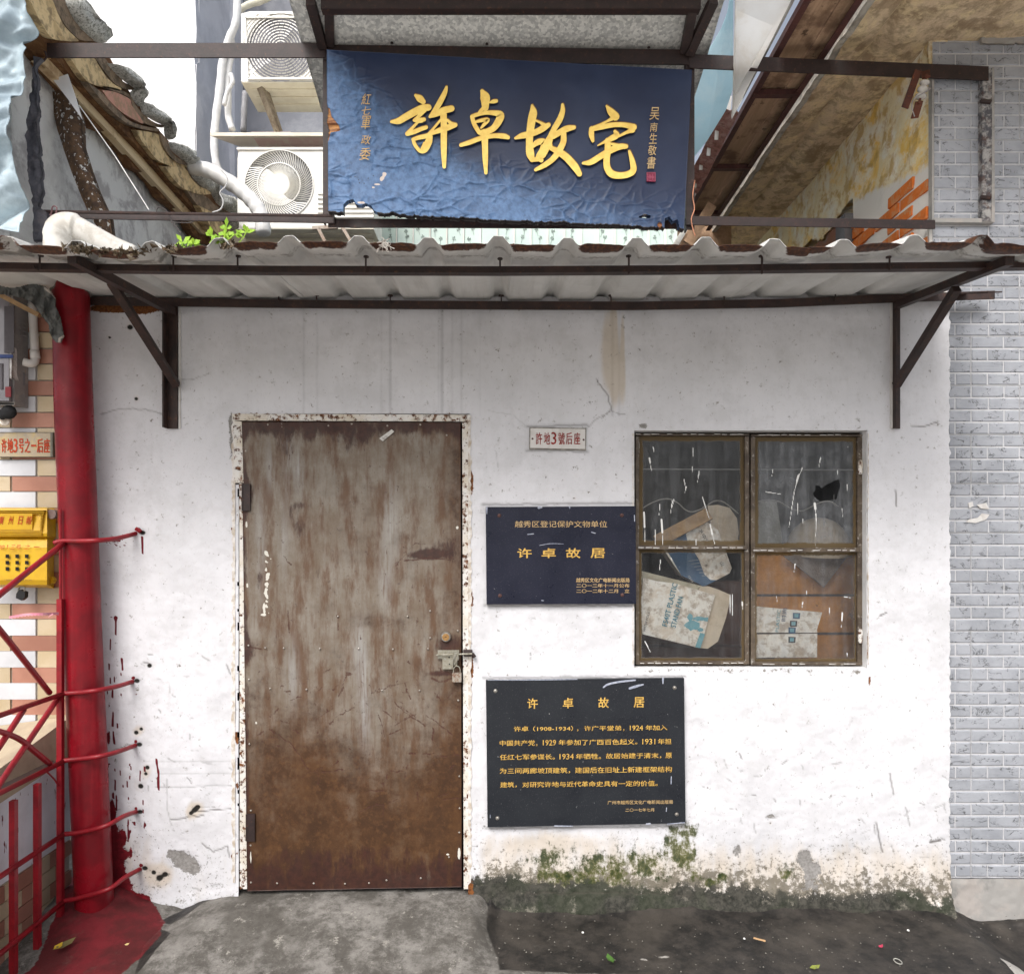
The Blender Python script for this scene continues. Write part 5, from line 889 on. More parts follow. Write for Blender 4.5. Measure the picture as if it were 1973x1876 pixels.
for ch, k, strokes in CA:
    g_ = G(); g1 = G()
    for j, st_ in enumerate(strokes):
        g_.stroke([(x, y, r * 1.12 + 1) for x, y, r in st_], lambda x, y, Y: P(k, x, y, Y), YB - .0100 - .0003 * j, .004)
        g1.stroke([(x + (2 if k == 'n' else 6), y - 11, r + 3) for x, y, r in st_], lambda x, y, Y: P(k, x, y, Y), YB - .0058 - .0002 * j, .006)
    o = g_.part('gold_character', GOLD, sb); g1.part('carved_edge', CARVE, o)
for ch, x, y, w_, h_, k, shr in [('紅', 265, 490, 50, 54, 'b', .25), ('七', 265, 547, 46, 40, 'b', .25), ('軍', 264, 605, 50, 66, 'b', .2), ('政', 264, 690, 50, 46, 'b', .2), ('委', 259, 760, 56, 60, 'b', .2), ('吴', 1898, 345, 128, 165, 'o', .15), ('南', 1893, 525, 100, 118, 'o', .15), ('生', 1880, 672, 105, 140, 'o', .15), ('敬', 1872, 828, 112, 130, 'o', .15), ('書', 1860, 990, 118, 160, 'o', .15)]:
    textbox(k, ch, x - w_ / 2, y - h_ / 2, x + w_ / 2, y + h_ / 2, YB - .0085, CREAM if k == 'o' else simple('faded_gold', (.62, .40, .15), (.42, .28, .14), 60) if ch == '紅' else bpy.data.materials['faded_gold'], sb, 'small_character', shear=shr, offset=.003)
SEAL = simple('red_seal', (.20, .012, .05), (.14, .01, .03), 60, .4); g_ = G(); g_.prism([P('o', *p, YB - .0075) for p in [(1797, 1115), (1915, 1115), (1915, 1238), (1797, 1236)]], (0, .005, 0)); sl = g_.part('seal', SEAL, sb)
g_ = G()
for i, (x0, y0, x1, y1) in enumerate([(1800, 1118, 1912, 1122), (1908, 1122, 1912, 1234), (1800, 1230, 1912, 1234), (1800, 1122, 1804, 1230), (1815, 1172, 1818, 1190), (1826, 1168, 1829, 1195), (1838, 1150, 1842, 1200), (1850, 1168, 1854, 1195), (1864, 1165, 1892, 1168), (1864, 1192, 1892, 1195), (1864, 1168, 1867, 1192), (1888, 1168, 1891, 1192), (1875, 1140, 1878, 1215)]): g_.box(P('o', x0, y0, YB - .0085), P('o', x1, y1, YB - .0077 + .0001 * i))
g_.part('seal_lines', simple('pale_red_line', (.40, .10, .16)), sl)
# ---------------------------------------------------------------- right neighbour: tiled house
random.seed(31)
GROUT = simple('white_grout', (.54, .54, .555), (.46, .46, .475), 20, .8)
rb = thing('grey_tiled_house', 'neighbouring house faced with grey split-stone tiles at the right edge', 'building', W(1950, 1755, .03))
YT = .035
q = G(); q.box(W(1797, 74, YT + .008), W(2180, 1692, YT + .12)); q.part('wall', GROUT, rb)
def tile_mesh(w_, h_, x0c, x1c, flip):
    """relief of a tile: four courses of embossed stones, cut between x0c and x1c"""
    g_ = G(); rh = h_ / 4
    for r_ in range(4):
        js = [0, .335, .68, 1] if (r_ + flip) % 2 == 0 else [0, .17, .50, .84, 1]
        for a, b_ in zip(js[:-1], js[1:]):
            a2, b2 = max(a * w_, x0c) + .002, min(b_ * w_, x1c) - .002
            if b2 - a2 < .008: continue
            za, zb_ = -rh * r_ - .0028, -rh * (r_ + 1) + .0028; e = .004
            V = [(a2, 0, za), (b2, 0, za), (b2, 0, zb_), (a2, 0, zb_), (a2 + e, -.0035, za - e), (b2 - e, -.0035, za - e), (b2 - e, -.0035, zb_ + e), (a2 + e, -.0035, zb_ + e)]
            g_.add(V, [(4, 5, 6, 7), (0, 1, 5, 4), (1, 2, 6, 5), (2, 3, 7, 6), (3, 0, 4, 7)])
    g_.box((max(x0c, 0) + .001, .0, -.001), (min(x1c, w_) - .001, .008, -h_ + .001)); return g_
tw = 387 / 964 * (D + YT) / D; th = 196 / 964 * (D + YT) / D * 1.0
edges = [1055 - 30, 1348, 1544]
ytop = 481.7 + .4108 * 405; ysp = 94.6      # a horizontal joint at y 648, the next at 742.6
jx = {0: 1637.7 + .4108 * 577, 1: 1637.7 + .4108 * 805}
for r_ in range(-6, 12):
    y = ytop + r_ * ysp
    if y > 1690: continue
    lo = 1797 if y + ysp < 640 else 1826
    x = jx[r_ % 2] - 2 * 186.6 * 1.012
    xi = 0
    while x < 2010:
        x2 = x + 186.8; 
        if x2 > lo + 3:
            a, b_ = W(x, y, YT), W(x2, y, YT); w_ = b_.x - a.x; bot_y = min(y + ysp, 1690); hh = W(0, y, YT).z - W(0, y + ysp, YT).z
            if y + ysp > 74:
                c0 = max(0, W(lo, 0, YT).x - a.x); gm = tile_mesh(w_, hh, c0, w_, r_ % 2)
                Vv = [(p[0] + a.x, p[1] + YT, p[2] + a.z) for p in gm.V]
                cz = W(0, 1690, YT).z; Vv = [(p[0], p[1], max(p[2], cz)) for p in Vv]
                if y < 74: cz = W(0, 74, YT).z; Vv = [(p[0], p[1], min(p[2], cz)) for p in Vv]
                tile_o = part('tile', Vv, gm.F, STONE, rb); tile_o.data.materials.append(GROUT); mi_ = [0] * len(tile_o.data.polygons); mi_[-6:] = [1] * 6; tile_o.data.polygons.foreach_set('material_index', mi_)
        x = x2
PL = m_mottle('pale_cement_render', [(.34, .33, .315), (.22, .215, .205), (.40, .365, .34)], 5, .004)
s = Sheet(np.arange(1822, 2100, 3.0), np.arange(1690, 1800, 3.0)); s.d = (fbm(s.u / 25, s.v / 25, 4, 3) - .5) * .012 - .012
s.build('plinth', PL, lambda u, v, d: ((u - VX) / S * (D + YT) / D, YT - .022 - d, HC + (VY - v) / S * (D + YT) / D), rb)
# damaged glaze patch and plaster lump on the tiles
g_ = G()
for pts in [[(590, 1280), (640, 1262), (655, 1240), (620, 1235), (600, 1255), (560, 1262), (545, 1275)], [(595, 1195), (640, 1185), (652, 1215), (615, 1212)], [(555, 1185), (575, 1180), (580, 1200), (560, 1210)]]: g_.prism([P('m', *p, YT - .0075) for p in pts], (0, .003, 0))
g_.part('glaze_chip', ENAMEL, rb)
s = Sheet(np.arange(1886, 2100, 3.0), np.arange(68, 98, 3.0)); s.d = fbm(s.u / 9, s.v / 9, 3, 3) * .012; s.u = s.u; bl = 95 - 8 * fbm(s.u / 14, s.u * 0, 3, 9)
s.build('mortar_smear', PL, lambda u, v, d: ((u - VX) / S * (D + YT) / D, YT - .006 - d, HC + (VY - v) / S * (D + YT) / D), rb, keep=(s.v < bl), thick=(0, .02, 0))
# old window frame with its own tiled panel and flaking right member
fr_ = G(); fr_.angle(W(1893, 132, YT - .03), W(1893, 426, YT - .03), (1, 0, 0), (0, 1, 0), .040, .006); fr_.part('iron_upright', m_mottle('flaking_painted_iron', [(.09, .09, .10), (.45, .44, .42), (.10, .06, .05), (.36, .35, .34)], 16, .003), rb)
fr_ = G(); fr_.prism([W(1912, 130, YT - .032), W(1916, 130, YT - .032), W(1917, 428, YT - .032), W(1911, 428, YT - .032)], (0, .03, 0)); fr_.prism([W(1800, 420, YT - .026), W(1914, 421, YT - .026), W(1914, 429, YT - .026), W(1800, 428, YT - .026)], (0, .03, 0)); fr_.prism([W(1796, 140, YT - .02), W(1800, 140, YT - .02), W(1800, 428, YT - .02), W(1796, 428, YT - .02)], (0, .026, 0)); fr_.part('plaster_border', PL, rb)
for y in (195, 380): q = G(); q.tube([W(1890, y, YT - .034), W(1908, y + 2, YT - .034)], .009, 8); q.part('hinge_pin', STEEL2, rb)
# side wall going back, slab, brick
XS = W(1796, 0, 0).x
SIDE = m_mottle('ochre_stained_plaster', [(.84, .74, .50), (.90, .56, .07), (.88, .85, .76), (.56, .36, .11)], 3.6, .008, extra=('mortar', (.80, .77, .72)))
s = Sheet(np.arange(.04, 3.2, .015), np.arange(2.2, 3.665, .015)); s.d = (fbm(s.u * 6, s.v * 6, 5, 2) - .5) * .03
s.lay('mortar'); s.L['mortar'] += (1 - sstep(s.u, .60, .95)) * (1 - sstep(s.v - .25 * s.u, 3.02, 3.20)); hol = (s.u > .70) & (s.u < 1.55) & (s.v < 3.20 + .1 * fbm(s.u * 5, s.u * 0, 2, 5))
s.build('side_wall', SIDE, lambda u, v, d: (XS + .015 - d, u, v), rb, keep=~hol, thick=(.08, 0, 0))
BR_ = m_mottle('orange_brick', [(.72, .19, .035), (.60, .15, .03), (.62, .30, .14)], 14, .004); b0 = None
for r_ in range(9):
    z = 2.66 + r_ * .060
    for c in range(5):
        y = .05 + c * .215 + (r_ % 2) * .107
        lim = 3.00 + .22 * y + .05 * math.sin(y * 9 + 1) + .05 * random.random()
        if z > lim or y > .72 or random.random() < .06: continue
        L = .20 if y + .2 < .72 else .1
        cz = Vector((XS - .004, y + L / 2, z + .026)); hx = random.choice([0, .004]); g_ = G(); j = lambda: random.uniform(-.004, .004)
        V = [(XS + .02, y + j(), z + j()), (XS + .02, y + L + j(), z + j()), (XS + .02, y + L + j(), z + .046 + j()), (XS + .02, y + j(), z + .046 + j())]
        g_.prism(V, (-.013 - hx, 0, 0)); g_.part('brick', BR_, rb)
CON = m_mottle('stained_grey_concrete', [(.44, .41, .36), (.22, .19, .15), (.52, .46, .38)], 7, .02)
q = G(); q.box((XS - .03, .70, 2.2), (XS + .05, .80, 3.22)); q.box((XS - .06, 1.20, 2.2), (XS + .05, 1.55, 3.05)); q.box((XS + .35, .6, 2.2), (XS + .4, 1.7, 3.5)); q.part('recess_pillar', simple('blue_grey_cement', (.20, .20, .21), (.13, .13, .14), 8, .9), rb)
g_ = G(); g_.prism([(XS + .03, .72, 3.18), (XS + .03, 1.5, 3.16), (XS + .03, 1.5, 3.24), (XS + .03, .9, 3.27)], (.2, 0, 0)); g_.part('brick_lintel', m_mottle('broken_brick', [(.30, .14, .09), (.22, .19, .16)], 8, .01), rb)
SLAB = m_mottle('weathered_slab_soffit', [(.72, .56, .38), (.28, .185, .105), (.84, .68, .42), (.42, .31, .20)], 6, .03)
us = np.arange(1.415, 4.0, .03); s = Sheet(us, np.arange(-.75, 3.4, .03)); s.d = (fbm(s.u * 4, s.v * 2, 4, 9) - .5) * .03 + .03 * np.exp(-((s.u - 1.60) / .02) ** 2) + .012 * np.exp(-((s.u - 1.44) / .03) ** 2)
s.build('slab_soffit', SLAB, lambda u, v, d: (u, v, 3.645 + d - .03 * np.exp(-((u - 1.45) / .05) ** 2) * fbm(v * 9, v * 0 + 3, 3, 3)), rb, thick=(0, 0, .12))
s = Sheet(np.arange(-.75, 3.4, .02), np.arange(3.60, 3.84, .02)); s.d = (fbm(s.u * 9, s.v * 9, 5, 12) - .5) * .03 + .008
s.build('slab_edge', CON, lambda u, v, d: (1.408 - d, u, v), rb, thick=(.03, 0, 0))
# insulator bracket
ins = thing('insulator', 'white porcelain spool insulator on a rusty bracket beside the tiled corner', 'insulator', P('c', 1400, 500, -.04))
PORC = simple('glazed_porcelain', (.55, .53, .50), (.42, .38, .34), 30, .25, .5); c = P('c', 1400, 510, -.05)
ax = Vector((.25, -.1, 1)).normalized(); g_ = G(); prof = [(-.034, .010), (-.03, .020), (-.022, .021), (-.016, .013), (-.008, .012), (-.002, .020), (.006, .021), (.012, .013), (.02, .012), (.026, .019), (.032, .018), (.036, .008)]
g_.tube([c + ax * t for t, r_ in prof], [r_ for t, r_ in prof], 16); g_.part('spool', PORC, ins, smooth=True)
g_ = G(); g_.tube([c - ax * .055, c + ax * .06], .005, 8); g_.beam(c + ax * .05, c + ax * .05 + Vector((.02, .04, .05)), .03, .008); g_.beam(c - ax * .045, W(1762, 228, .0), .03, .006, (0, -1, 0)); g_.beam(P('c', 1375, 400, -.03), P('c', 1300, 610, -.03), .028, .006, (0, -1, 0)); g_.part('bracket', m_ruststeel('bright_rust', (.12, .035, .018), (.06, .02, .015), (.28, .08, .02)), ins)
g_ = G(); g_.tube(spline([P('c', 1445, 500, -.07), P('c', 1400, 530, -.075), P('c', 1350, 560, -.07), P('c', 1340, 610, -.06), P('c', 1355, 660, -.05)], 4), .0022, 6); g_.part('binding_wire', simple('grey_wire2', (.3, .28, .28)), ins)
# timber soffit with steel frame
ts = thing('timber_canopy', 'brown boarded canopy soffit in a purplish steel frame running back above the awning', 'canopy', (1.25, 1, 3.6))
PUR = m_ruststeel('maroon_steel', (.085, .032, .028), (.05, .02, .02), (.16, .07, .05)); zf = 3.585
for X in (1.150, 1.375): g_ = G(); g_.angle((X, -.8, zf), (X, 1.75, zf), (0, 0, 1), ((1 if X < 1.2 else -1), 0, 0), .028, .005); g_.part('side_rail', PUR, ts)
for Y in (-.62, -.02 + .34, .97, 1.52): g_ = G(); g_.box((1.16, Y - .016, zf - .004), (1.372, Y + .016, zf + .02)); g_.part('cross_rail', PUR, ts)
TIM = m_timber('weathered_brown_board', (.44, .29, .19), (.32, .21, .13), (.14, .08, .05))
for i, (X0, X1) in enumerate([(1.160, 1.232), (1.234, 1.305), (1.307, 1.372)]):
    for Y0, Y1 in ((-.8, .36), (.362, 1.0), (1.003, 1.75)): g_ = G(); g_.box((X0, Y0, zf + .030 + .003 * (i % 2)), (X1 - .001, Y1, zf + .044)); g_.part('board', TIM, ts)
PNW = m_mottle('sun_bleached_white_panel', [(.90, .89, .87), (.80, .77, .72), (.92, .92, .91)], 3, .003, trans=.8); PNB = m_mottle('pale_blue_panel', [(.62, .78, .84), (.54, .70, .76), (.70, .82, .86)], 3, .003, trans=.7)
def panel(nm, xs_, Y0, Y1, mat, lab, z0=3.66, sag=0):
    s = Sheet(np.linspace(0, 1, 14), np.linspace(0, 1, 26)); X = (xs_[0][0] * (1 - s.v) + xs_[0][1] * s.v) * (1 - s.u) + (xs_[1][0] * (1 - s.v) + xs_[1][1] * s.v) * s.u; Y = Y0 + (Y1 - Y0) * s.v; z = z0 + (fbm(X * 6, Y * 4, 3, 4) - .5) * .03 - sag * (1 - s.u) + .0
    o = s.build(nm, mat, lambda u, v, d: (X, Y, z), None, thick=(0, 0, .004)); tagp(o, lab, 'panel'); return o
# the panels hang obliquely: their left edges droop in front of the eave
g_ = G(); g_.prism([W(1418, -60, -.30), W(1416, 190, .05), W(1410, 230, .2), W(1432, 190, .33), W(1478, 80, .05), W(1530, -10, -.25), W(1560, -60, -.3)], (.0, .01, .02)); g_.solo('white_roof_panel', PNW, 'sun-bleached white sheet hanging beside the timber canopy', 'panel')
g_ = G(); g_.prism([P('c', *p, .10 + .0005 * p[1]) for p in [(330, -120), (328, 500), (290, 620), (185, 790), (95, 900), (98, 390), (210, 250), (262, 160), (300, 60)]], (.0, .012, .0)); g_.solo('blue_roof_panel', PNB, 'pale blue sheet hanging between the board and the white sheet', 'panel')
g_ = G(); g_.tube([W(1550, -60, -.35), W(1524, 3, -.2), W(1428, 188, .3)], .011, 10); g_.solo('grey_pipe', simple('grey_pvc', (.42, .41, .39), None, 20), 'thin grey pipe along the edge of the white sheet', 'pipe', smooth=True)
# ragged rotten edge and hanging slats below the blue sheet
RAG = m_mottle('crumbling_pink_edge', [(.36, .17, .14), (.48, .30, .26), (.20, .09, .07)], 20, .01); s = Sheet(np.linspace(0, 1, 90), np.linspace(0, 1, 10))
a = np.array(px('c', 320, 620)); b_ = np.array(px('c', 95, 1070)); cxp = a[0] * (1 - s.u) + b_[0] * s.u + (s.v - .5) * (26 + 6 * fbm(s.u * 16, s.u * 0, 3, 4)) ; cyp = a[1] * (1 - s.u) + b_[1] * s.u + (s.v - .5) * 10
ydep = .45 + .7 * s.u; s.d = (fbm(s.u * 20, s.v * 5, 4, 6) - .5) * .06
o = s.build('rotten_fascia', RAG, lambda u, v, d: ((cxp - VX) / S * (D + ydep) / D, ydep + d, HC + (VY - cyp) / S * (D + ydep) / D), None, thick=(0, .02, 0)); tagp(o, 'crumbling pinkish fascia edge under the pale blue sheet', 'fascia')
for i, (x, y0, y1, dx_) in enumerate([(310, 545, 640, 8), (240, 690, 790, 6), (195, 790, 880, 6), (150, 870, 960, 4), (115, 930, 1060, 3)]): g_ = G(); g_.beam(P('c', x, y0, .5 + .15 * i), P('c', x - dx_, y1, .5 + .15 * i), .018, .008, (0, -1, 0)); tagp(g_.part('hanging_slat', PNW), f'{["first", "second", "third", "fourth", "last"][i]} pale slat from the top hanging under the blue sheet', 'slat', 'slats under the blue sheet')
g_ = G(); g_.tube(spline([P('c', 112, 1020, .0), P('c', 100, 1110, .0), P('c', 110, 1180, .0), P('c', 92, 1240, .0), P('c', 103, 1300, .0), P('c', 115, 1335, .0)], 4), .0028, 6); g_.solo('copper_wire', simple('copper', (.62, .28, .17), None, 20, .4, .5, .5), 'bare copper wire dangling at the right end of the board', 'wire', smooth=True)
g_ = G(); g_.beam(W(1325, 470, 1.3), W(1372, 395, 1.3), .06, .02, (0, -1, 0)); g_.solo('fallen_batten', TIM, 'short brown batten leaning under the right end of the board', 'batten')
g_ = G(); g_.beam(W(1300, 475, 1.1), W(1330, 425, 1.1), .03, .02, (0, -1, 0)); g_.solo('pale_batten', PNW, 'pale batten leaning left of the brown batten under the board', 'batten')
g_ = G(); g_.box(W(1312, 400, 1.8), W(1400, 500, 1.9)); g_.solo('back_boarding', TIM, 'dark brown boarding behind the right end of the board', 'boarding')
# ---------------------------------------------------------------- far things between the houses
random.seed(41)
fb = thing('white_rear_building', 'sunlit white rendered building behind the awning on the left', 'building', W(300, 480, 2.2))
WR = m_mottle('bright_white_render', [(.84, .84, .85), (.80, .80, .82), (.86, .86, .86)], 2, .006); WG = m_mottle('shaded_grey_render', [(.60, .63, .70), (.48, .51, .58), (.68, .70, .76)], 1.6, .01); WG2 = m_mottle('dark_shaded_render', [(.24, .25, .28), (.17, .18, .21), (.32, .33, .36)], 1.6, .01)  # one white render: shade on the side and recessed walls painted as greys
s = Sheet(np.arange(-60, 386, 6.0), np.arange(-420, 560, 6.0)); s.d = (fbm(s.u / 60, s.v / 60, 4, 3) - .5) * .02 - .05 * sstep(s.v, 126, 134) * 0 + .05 * sstep(fbm(s.u / 30, s.v * 0, 3, 8) * 14 + s.v, 132, 140)
def fmap(Y): return lambda u, v, d: ((u - VX) / S * (D + Y) / D, Y - d, HC + (VY - v) / S * (D + Y) / D)
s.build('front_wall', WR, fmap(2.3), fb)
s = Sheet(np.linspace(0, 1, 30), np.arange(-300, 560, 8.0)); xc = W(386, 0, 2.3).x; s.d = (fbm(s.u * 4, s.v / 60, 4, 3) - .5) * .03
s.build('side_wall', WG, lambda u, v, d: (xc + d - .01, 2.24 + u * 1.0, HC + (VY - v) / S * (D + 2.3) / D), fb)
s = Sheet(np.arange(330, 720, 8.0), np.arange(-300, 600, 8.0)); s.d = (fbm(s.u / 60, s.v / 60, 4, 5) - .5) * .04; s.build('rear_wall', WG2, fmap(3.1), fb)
q = G(); q.box(W(430, -80, 2.9), W(468, 600, 3.09)); q.part('corner_pier', WG, fb)
# air conditioners
ACW = simple('ac_white_enamel', (.80, .79, .75), (.70, .68, .62), 6, .4); ACB = simple('ac_beige_underside', (.74, .70, .58), (.62, .57, .46), 5, .5); ACD = simple('ac_dark_inside', (.26, .26, .29), None, 20, .6)
def ac(label, x0, x1, y0, y1, Y, dep, cx, cy, R, style):
    t = thing('air_conditioner', label, 'air conditioner', W((x0 + x1) / 2, y1, Y)); c = W(cx, cy, Y); sc_ = (D + Y) / D / S; R = R * sc_
    g_ = G(); a, b_ = W(x0, y0, Y + .004), W(x1, y1, Y + .004); g_.box((a.x, Y + .03, a.z), (b_.x, Y + dep, b_.z))
    n = 40; q = G()        # front plate with a round opening
    rect = []
    for i in range(n):
        t_ = 2 * math.pi * (i + .5) / n; dx_, dz_ = math.cos(t_), math.sin(t_); kx = ((b_.x - c.x) if dx_ > 0 else (a.x - c.x)) / dx_; kz = ((a.z - c.z) if dz_ > 0 else (b_.z - c.z)) / dz_; k_ = min(abs(kx), abs(kz)); rect.append((c.x + dx_ * k_, Y, c.z + dz_ * k_))
    ring = [(c.x + R * math.cos(2 * math.pi * (i + .5) / n), Y, c.z + R * math.sin(2 * math.pi * (i + .5) / n)) for i in range(n)]
    ring2 = [(p[0], Y + .03, p[2]) for p in ring]; q.add(rect + ring + ring2, [(i, (i + 1) % n, n + (i + 1) % n, n + i) for i in range(n)] + [(n + i, n + (i + 1) % n, 2 * n + (i + 1) % n, 2 * n + i) for i in range(n)])
    for cxx, czz in ((a.x, a.z), (b_.x, a.z), (a.x, b_.z), (b_.x, b_.z)): pass
    q.part('front_plate', ACW, t); g_.part('casing', ACW, t)
    g_ = G(); g_.box((a.x + .002, Y + .002, b_.z - .006), (b_.x - .002, Y + dep - .002, b_.z - .001)); 
    for i in range(3): z_ = b_.z - .012; g_.box((a.x + .05, Y + dep * (.2 + .25 * i), z_), (b_.x - .03, Y + dep * (.2 + .25 * i) + .02, z_ + .008))
    g_.part('base_tray', ACB, t)
    g_ = G(); g_.disc((c.x, Y + .028, c.z), R * .99, .002, 32); g_.part('fan_opening', ACD, t)
    g_ = G()
    if style == 'rings':
        r_ = .1
        k_ = 0
        while r_ < 1.24:
            for j in range(max(10, int(44 * r_))):
                t0 = 2 * math.pi * (j + .5 * (k_ % 2)) / max(10, int(44 * r_)); t1 = t0 + 2 * math.pi / max(10, int(44 * r_)) * .86; pts = [Vector((c.x + R * r_ * math.cos(t), Y - .003, c.z + R * r_ * math.sin(t))) for t in (t0, (t0 + t1) / 2, t1)]
                if all(a.x + .015 < p.x < b_.x - .01 and b_.z + .02 < p.z < a.z - .015 for p in pts): g_.tube(pts, .0042, 3, False)
            r_ += .083; k_ += 1
    else:
        for j in range(72):
            t0 = 2 * math.pi * j / 72; pts = [Vector((c.x + R * f * math.cos(t0 + .9 * f), Y - .003, c.z + R * f * math.sin(t0 + .9 * f))) for f in (.28, .5, .75, .98)]; g_.tube(pts, .0042, 3, False)
        for f in (.62, 1.0): g_.tube([(c.x + R * f * math.cos(2 * math.pi * i / 40), Y - .005, c.z + R * f * math.sin(2 * math.pi * i / 40)) for i in range(41)], .005, 4, False)
        g_.disc((c.x, Y, c.z), R * .32, .006, 24)
    g_.part('fan_grille', ACW, t)
    return t
A1 = ac('upper air conditioner with a square grille of ringed slots above the beige shelf', 465, 700, 23, 158, 1.9, .34, 541, 92, 66, 'rings')
q = G(); fx = [W(472, 34, 1.893), W(616, 34, 1.893), W(624, 152, 1.893), W(478, 152, 1.893)]
for i in range(4): q.beam(fx[i], fx[(i + 1) % 4], .012, .012, (0, 1, 0))
q.part('grille_frame', ACW, A1)
A2 = ac('lower air conditioner with a swirled round fan grille under the beige shelf', 458, 720, 290, 440, 1.8, .34, 538, 356, 66, 'swirl')
q = G(); q.box((W(456, 0, 1.79).x, 1.79, 4.141), (W(725, 0, 1.79).x, 2.15, 4.157)); q.part('lid', ACW, A2)
for i in range(6): q = G(); q.box(W(612, 372 + i * 9, 1.79), W(720, 375 + i * 9, 1.80)); q.part('louvre', ACW, A2)
q = G(); q.prism([W(405, 262, 1.75), W(725, 262, 1.75), W(725, 281, 2.15), W(462, 283, 2.15)], (0, 0, .022)); q.solo('beige_shelf', ACB, 'beige board laid as a shelf over the lower air conditioner', 'shelf')
for i, (x0, x1, y) in enumerate([(484, 560, 258), (540, 606, 261), (590, 640, 264)]): q = G(); a_, b_ = W(x0, y, 1.78), W(x1, y, 1.78); q.box((a_.x, 1.78, a_.z + .003 * i), (b_.x, 1.98, a_.z + .012 + .004 * i)); q.solo('broken_slab', m_mottle('pinkish_slab', [(.62, .46, .42), (.66, .58, .50)], 12) if i == 0 else bpy.data.materials['pinkish_slab'], ['thin pinkish slab lying leftmost on the beige shelf', 'broken pinkish slab in the middle of the beige shelf', 'short pinkish slab lying nearest the board on the beige shelf'][i], 'slab')
q = G(); q.beam(P('a', 1570, 500, 1.95), P('a', 1690, 800, 2.1), .05, .03); q.beam(P('a', 1600, 505, 1.97), P('a', 1700, 800, 2.12), .012, .05); q.solo('timber_strut', m_timber('grey_old_timber', (.30, .26, .20), (.20, .16, .12), (.10, .07, .05)), 'old grey timber strut propping the upper air conditioner', 'strut')
q = G(); q.box(P('a', 1520, 1350, 1.95), P('a', 1642, 1470, 2.3)); q.solo('white_downpipe_box', WR, 'white upright box below the lower air conditioner', 'box')
q = G(); q.box(W(420, 436, 1.95), W(740, 520, 2.4)); q.solo('beige_ledge', ACB, 'beige ledge under the lower air conditioner', 'ledge')
q = G(); q.beam(P('p', 60, 255, 1.7), P('p', 180, 250, 1.7), .02, .02); q.beam(P('p', 90, 260, 1.7), P('p', 120, 320, 1.7), .02, .02); q.beam(P('p', 190, 230, 1.75), P('p', 250, 330, 1.75), .05, .02); q.solo('rusty_wall_bracket', m_ruststeel('pale_rust', (.40, .34, .28), (.28, .2, .15), (.2, .08, .04)), 'small rusty bracket between the ledge and the board foot', 'bracket')
LAG = m_mottle('white_pipe_lagging', [(.72, .73, .74), (.60, .61, .63), (.78, .78, .78)], 8, .006)
def pipe(nm, k, pts, r, Y, lab, mat=LAG, dy=0):
    g_ = G(); P3 = spline([P(k, x, y, Y + dy * i) for i, (x, y) in enumerate(pts)], 6); rr = [r * (1 + .05 * math.sin(i * 1.3)) for i in range(len(P3))]; g_.tube(P3, rr, 12); return g_.solo(nm, mat, lab, 'pipe', smooth=True)
pipe('lagged_pipe', 'a', [(1437, -60), (1440, 60), (1425, 160), (1385, 250), (1350, 380), (1335, 520), (1312, 700), (1300, 850), (1310, 980), (1330, 1040)], .026, 2.0, 'longest white lagged pipe running down left of both air conditioners')
pipe('lagged_pipe', 'a', [(1405, 240), (1400, 340), (1380, 470), (1385, 600), (1385, 700), (1410, 790)], .023, 2.04, 'white lagged pipe branching right of the longest one')
pipe('lagged_pipe', 'a', [(1400, 450), (1412, 500), (1380, 560), (1360, 640)], .015, 1.98, 'short looped lagged pipe beside the upper air conditioner')
pipe('lagged_pipe', 'a', [(1455, 60), (1510, 30), (1580, 10), (1640, -20), (1700, -60)], .022, 2.2, 'yellowish lagged pipe curving off the top above the upper air conditioner', m_mottle('yellowed_lagging', [(.68, .66, .56), (.55, .52, .42)], 8))
pipe('grey_downpipe', 'a', [(1490, 560), (1482, 680), (1478, 800)], .022, 2.3, 'grey downpipe below the left corner of the upper air conditioner', simple('grey_pipe_paint', (.36, .36, .38)))
pipe('white_waste_pipe', 'a', [(1150, 1010), (1260, 1035), (1340, 1075), (1440, 1140), (1510, 1200), (1560, 1260), (1590, 1330), (1600, 1420)], .044, 1.3, 'thick white waste pipe bending down in front of the lower air conditioner', simple('white_pvc', (.76, .76, .75), (.66, .65, .63), 5, .35))
# flowered panel wall
fw = thing('flowered_panel_wall', 'pale green flowered panel wall with white ribs seen below the board', 'wall', W(980, 480, 2.6)); PG = simple('pale_green_panel', (.60, .72, .66), (.52, .64, .60), 3, .35)
q = G(); q.box(W(650, 300, 2.6), W(1310, 700, 2.65)); q.part('wall', WR, fw)
FLW = simple('grey_flower_print', (.34, .42, .38), None, 20); PP = None; x = 700; pi = 0
while x < 1290:
    q = G(); q.box(W(x + 1.2, 330, 2.585), W(x + 30.5, 640, 2.596)); q.part('panel', PG, fw); q = G(); q.box(W(x - 1.8, 330, 2.57), W(x + 1.0, 640, 2.599)); q.part('rib', ACW, fw)
    if pi not in (7, 13):
        q = G(); cc = []
        for j in range(2):
            fx_, fy_ = x + random.uniform(8, 22), 443 + j * 14 + random.uniform(-3, 3)
            for k_ in range(5): a_ = k_ * 1.256 + random.random(); p = W(fx_ + 3.4 * math.cos(a_), fy_ + 3.4 * math.sin(a_), 2.583); q.tube([W(fx_, fy_, 2.583), p], [.0016, .006], 4)
            q.tube([W(fx_, fy_, 2.583), W(fx_ + random.uniform(-5, 5), fy_ + 12, 2.583)], .002, 3)
        q.part('flower_print', FLW, fw)
    x += 32.3; pi += 1
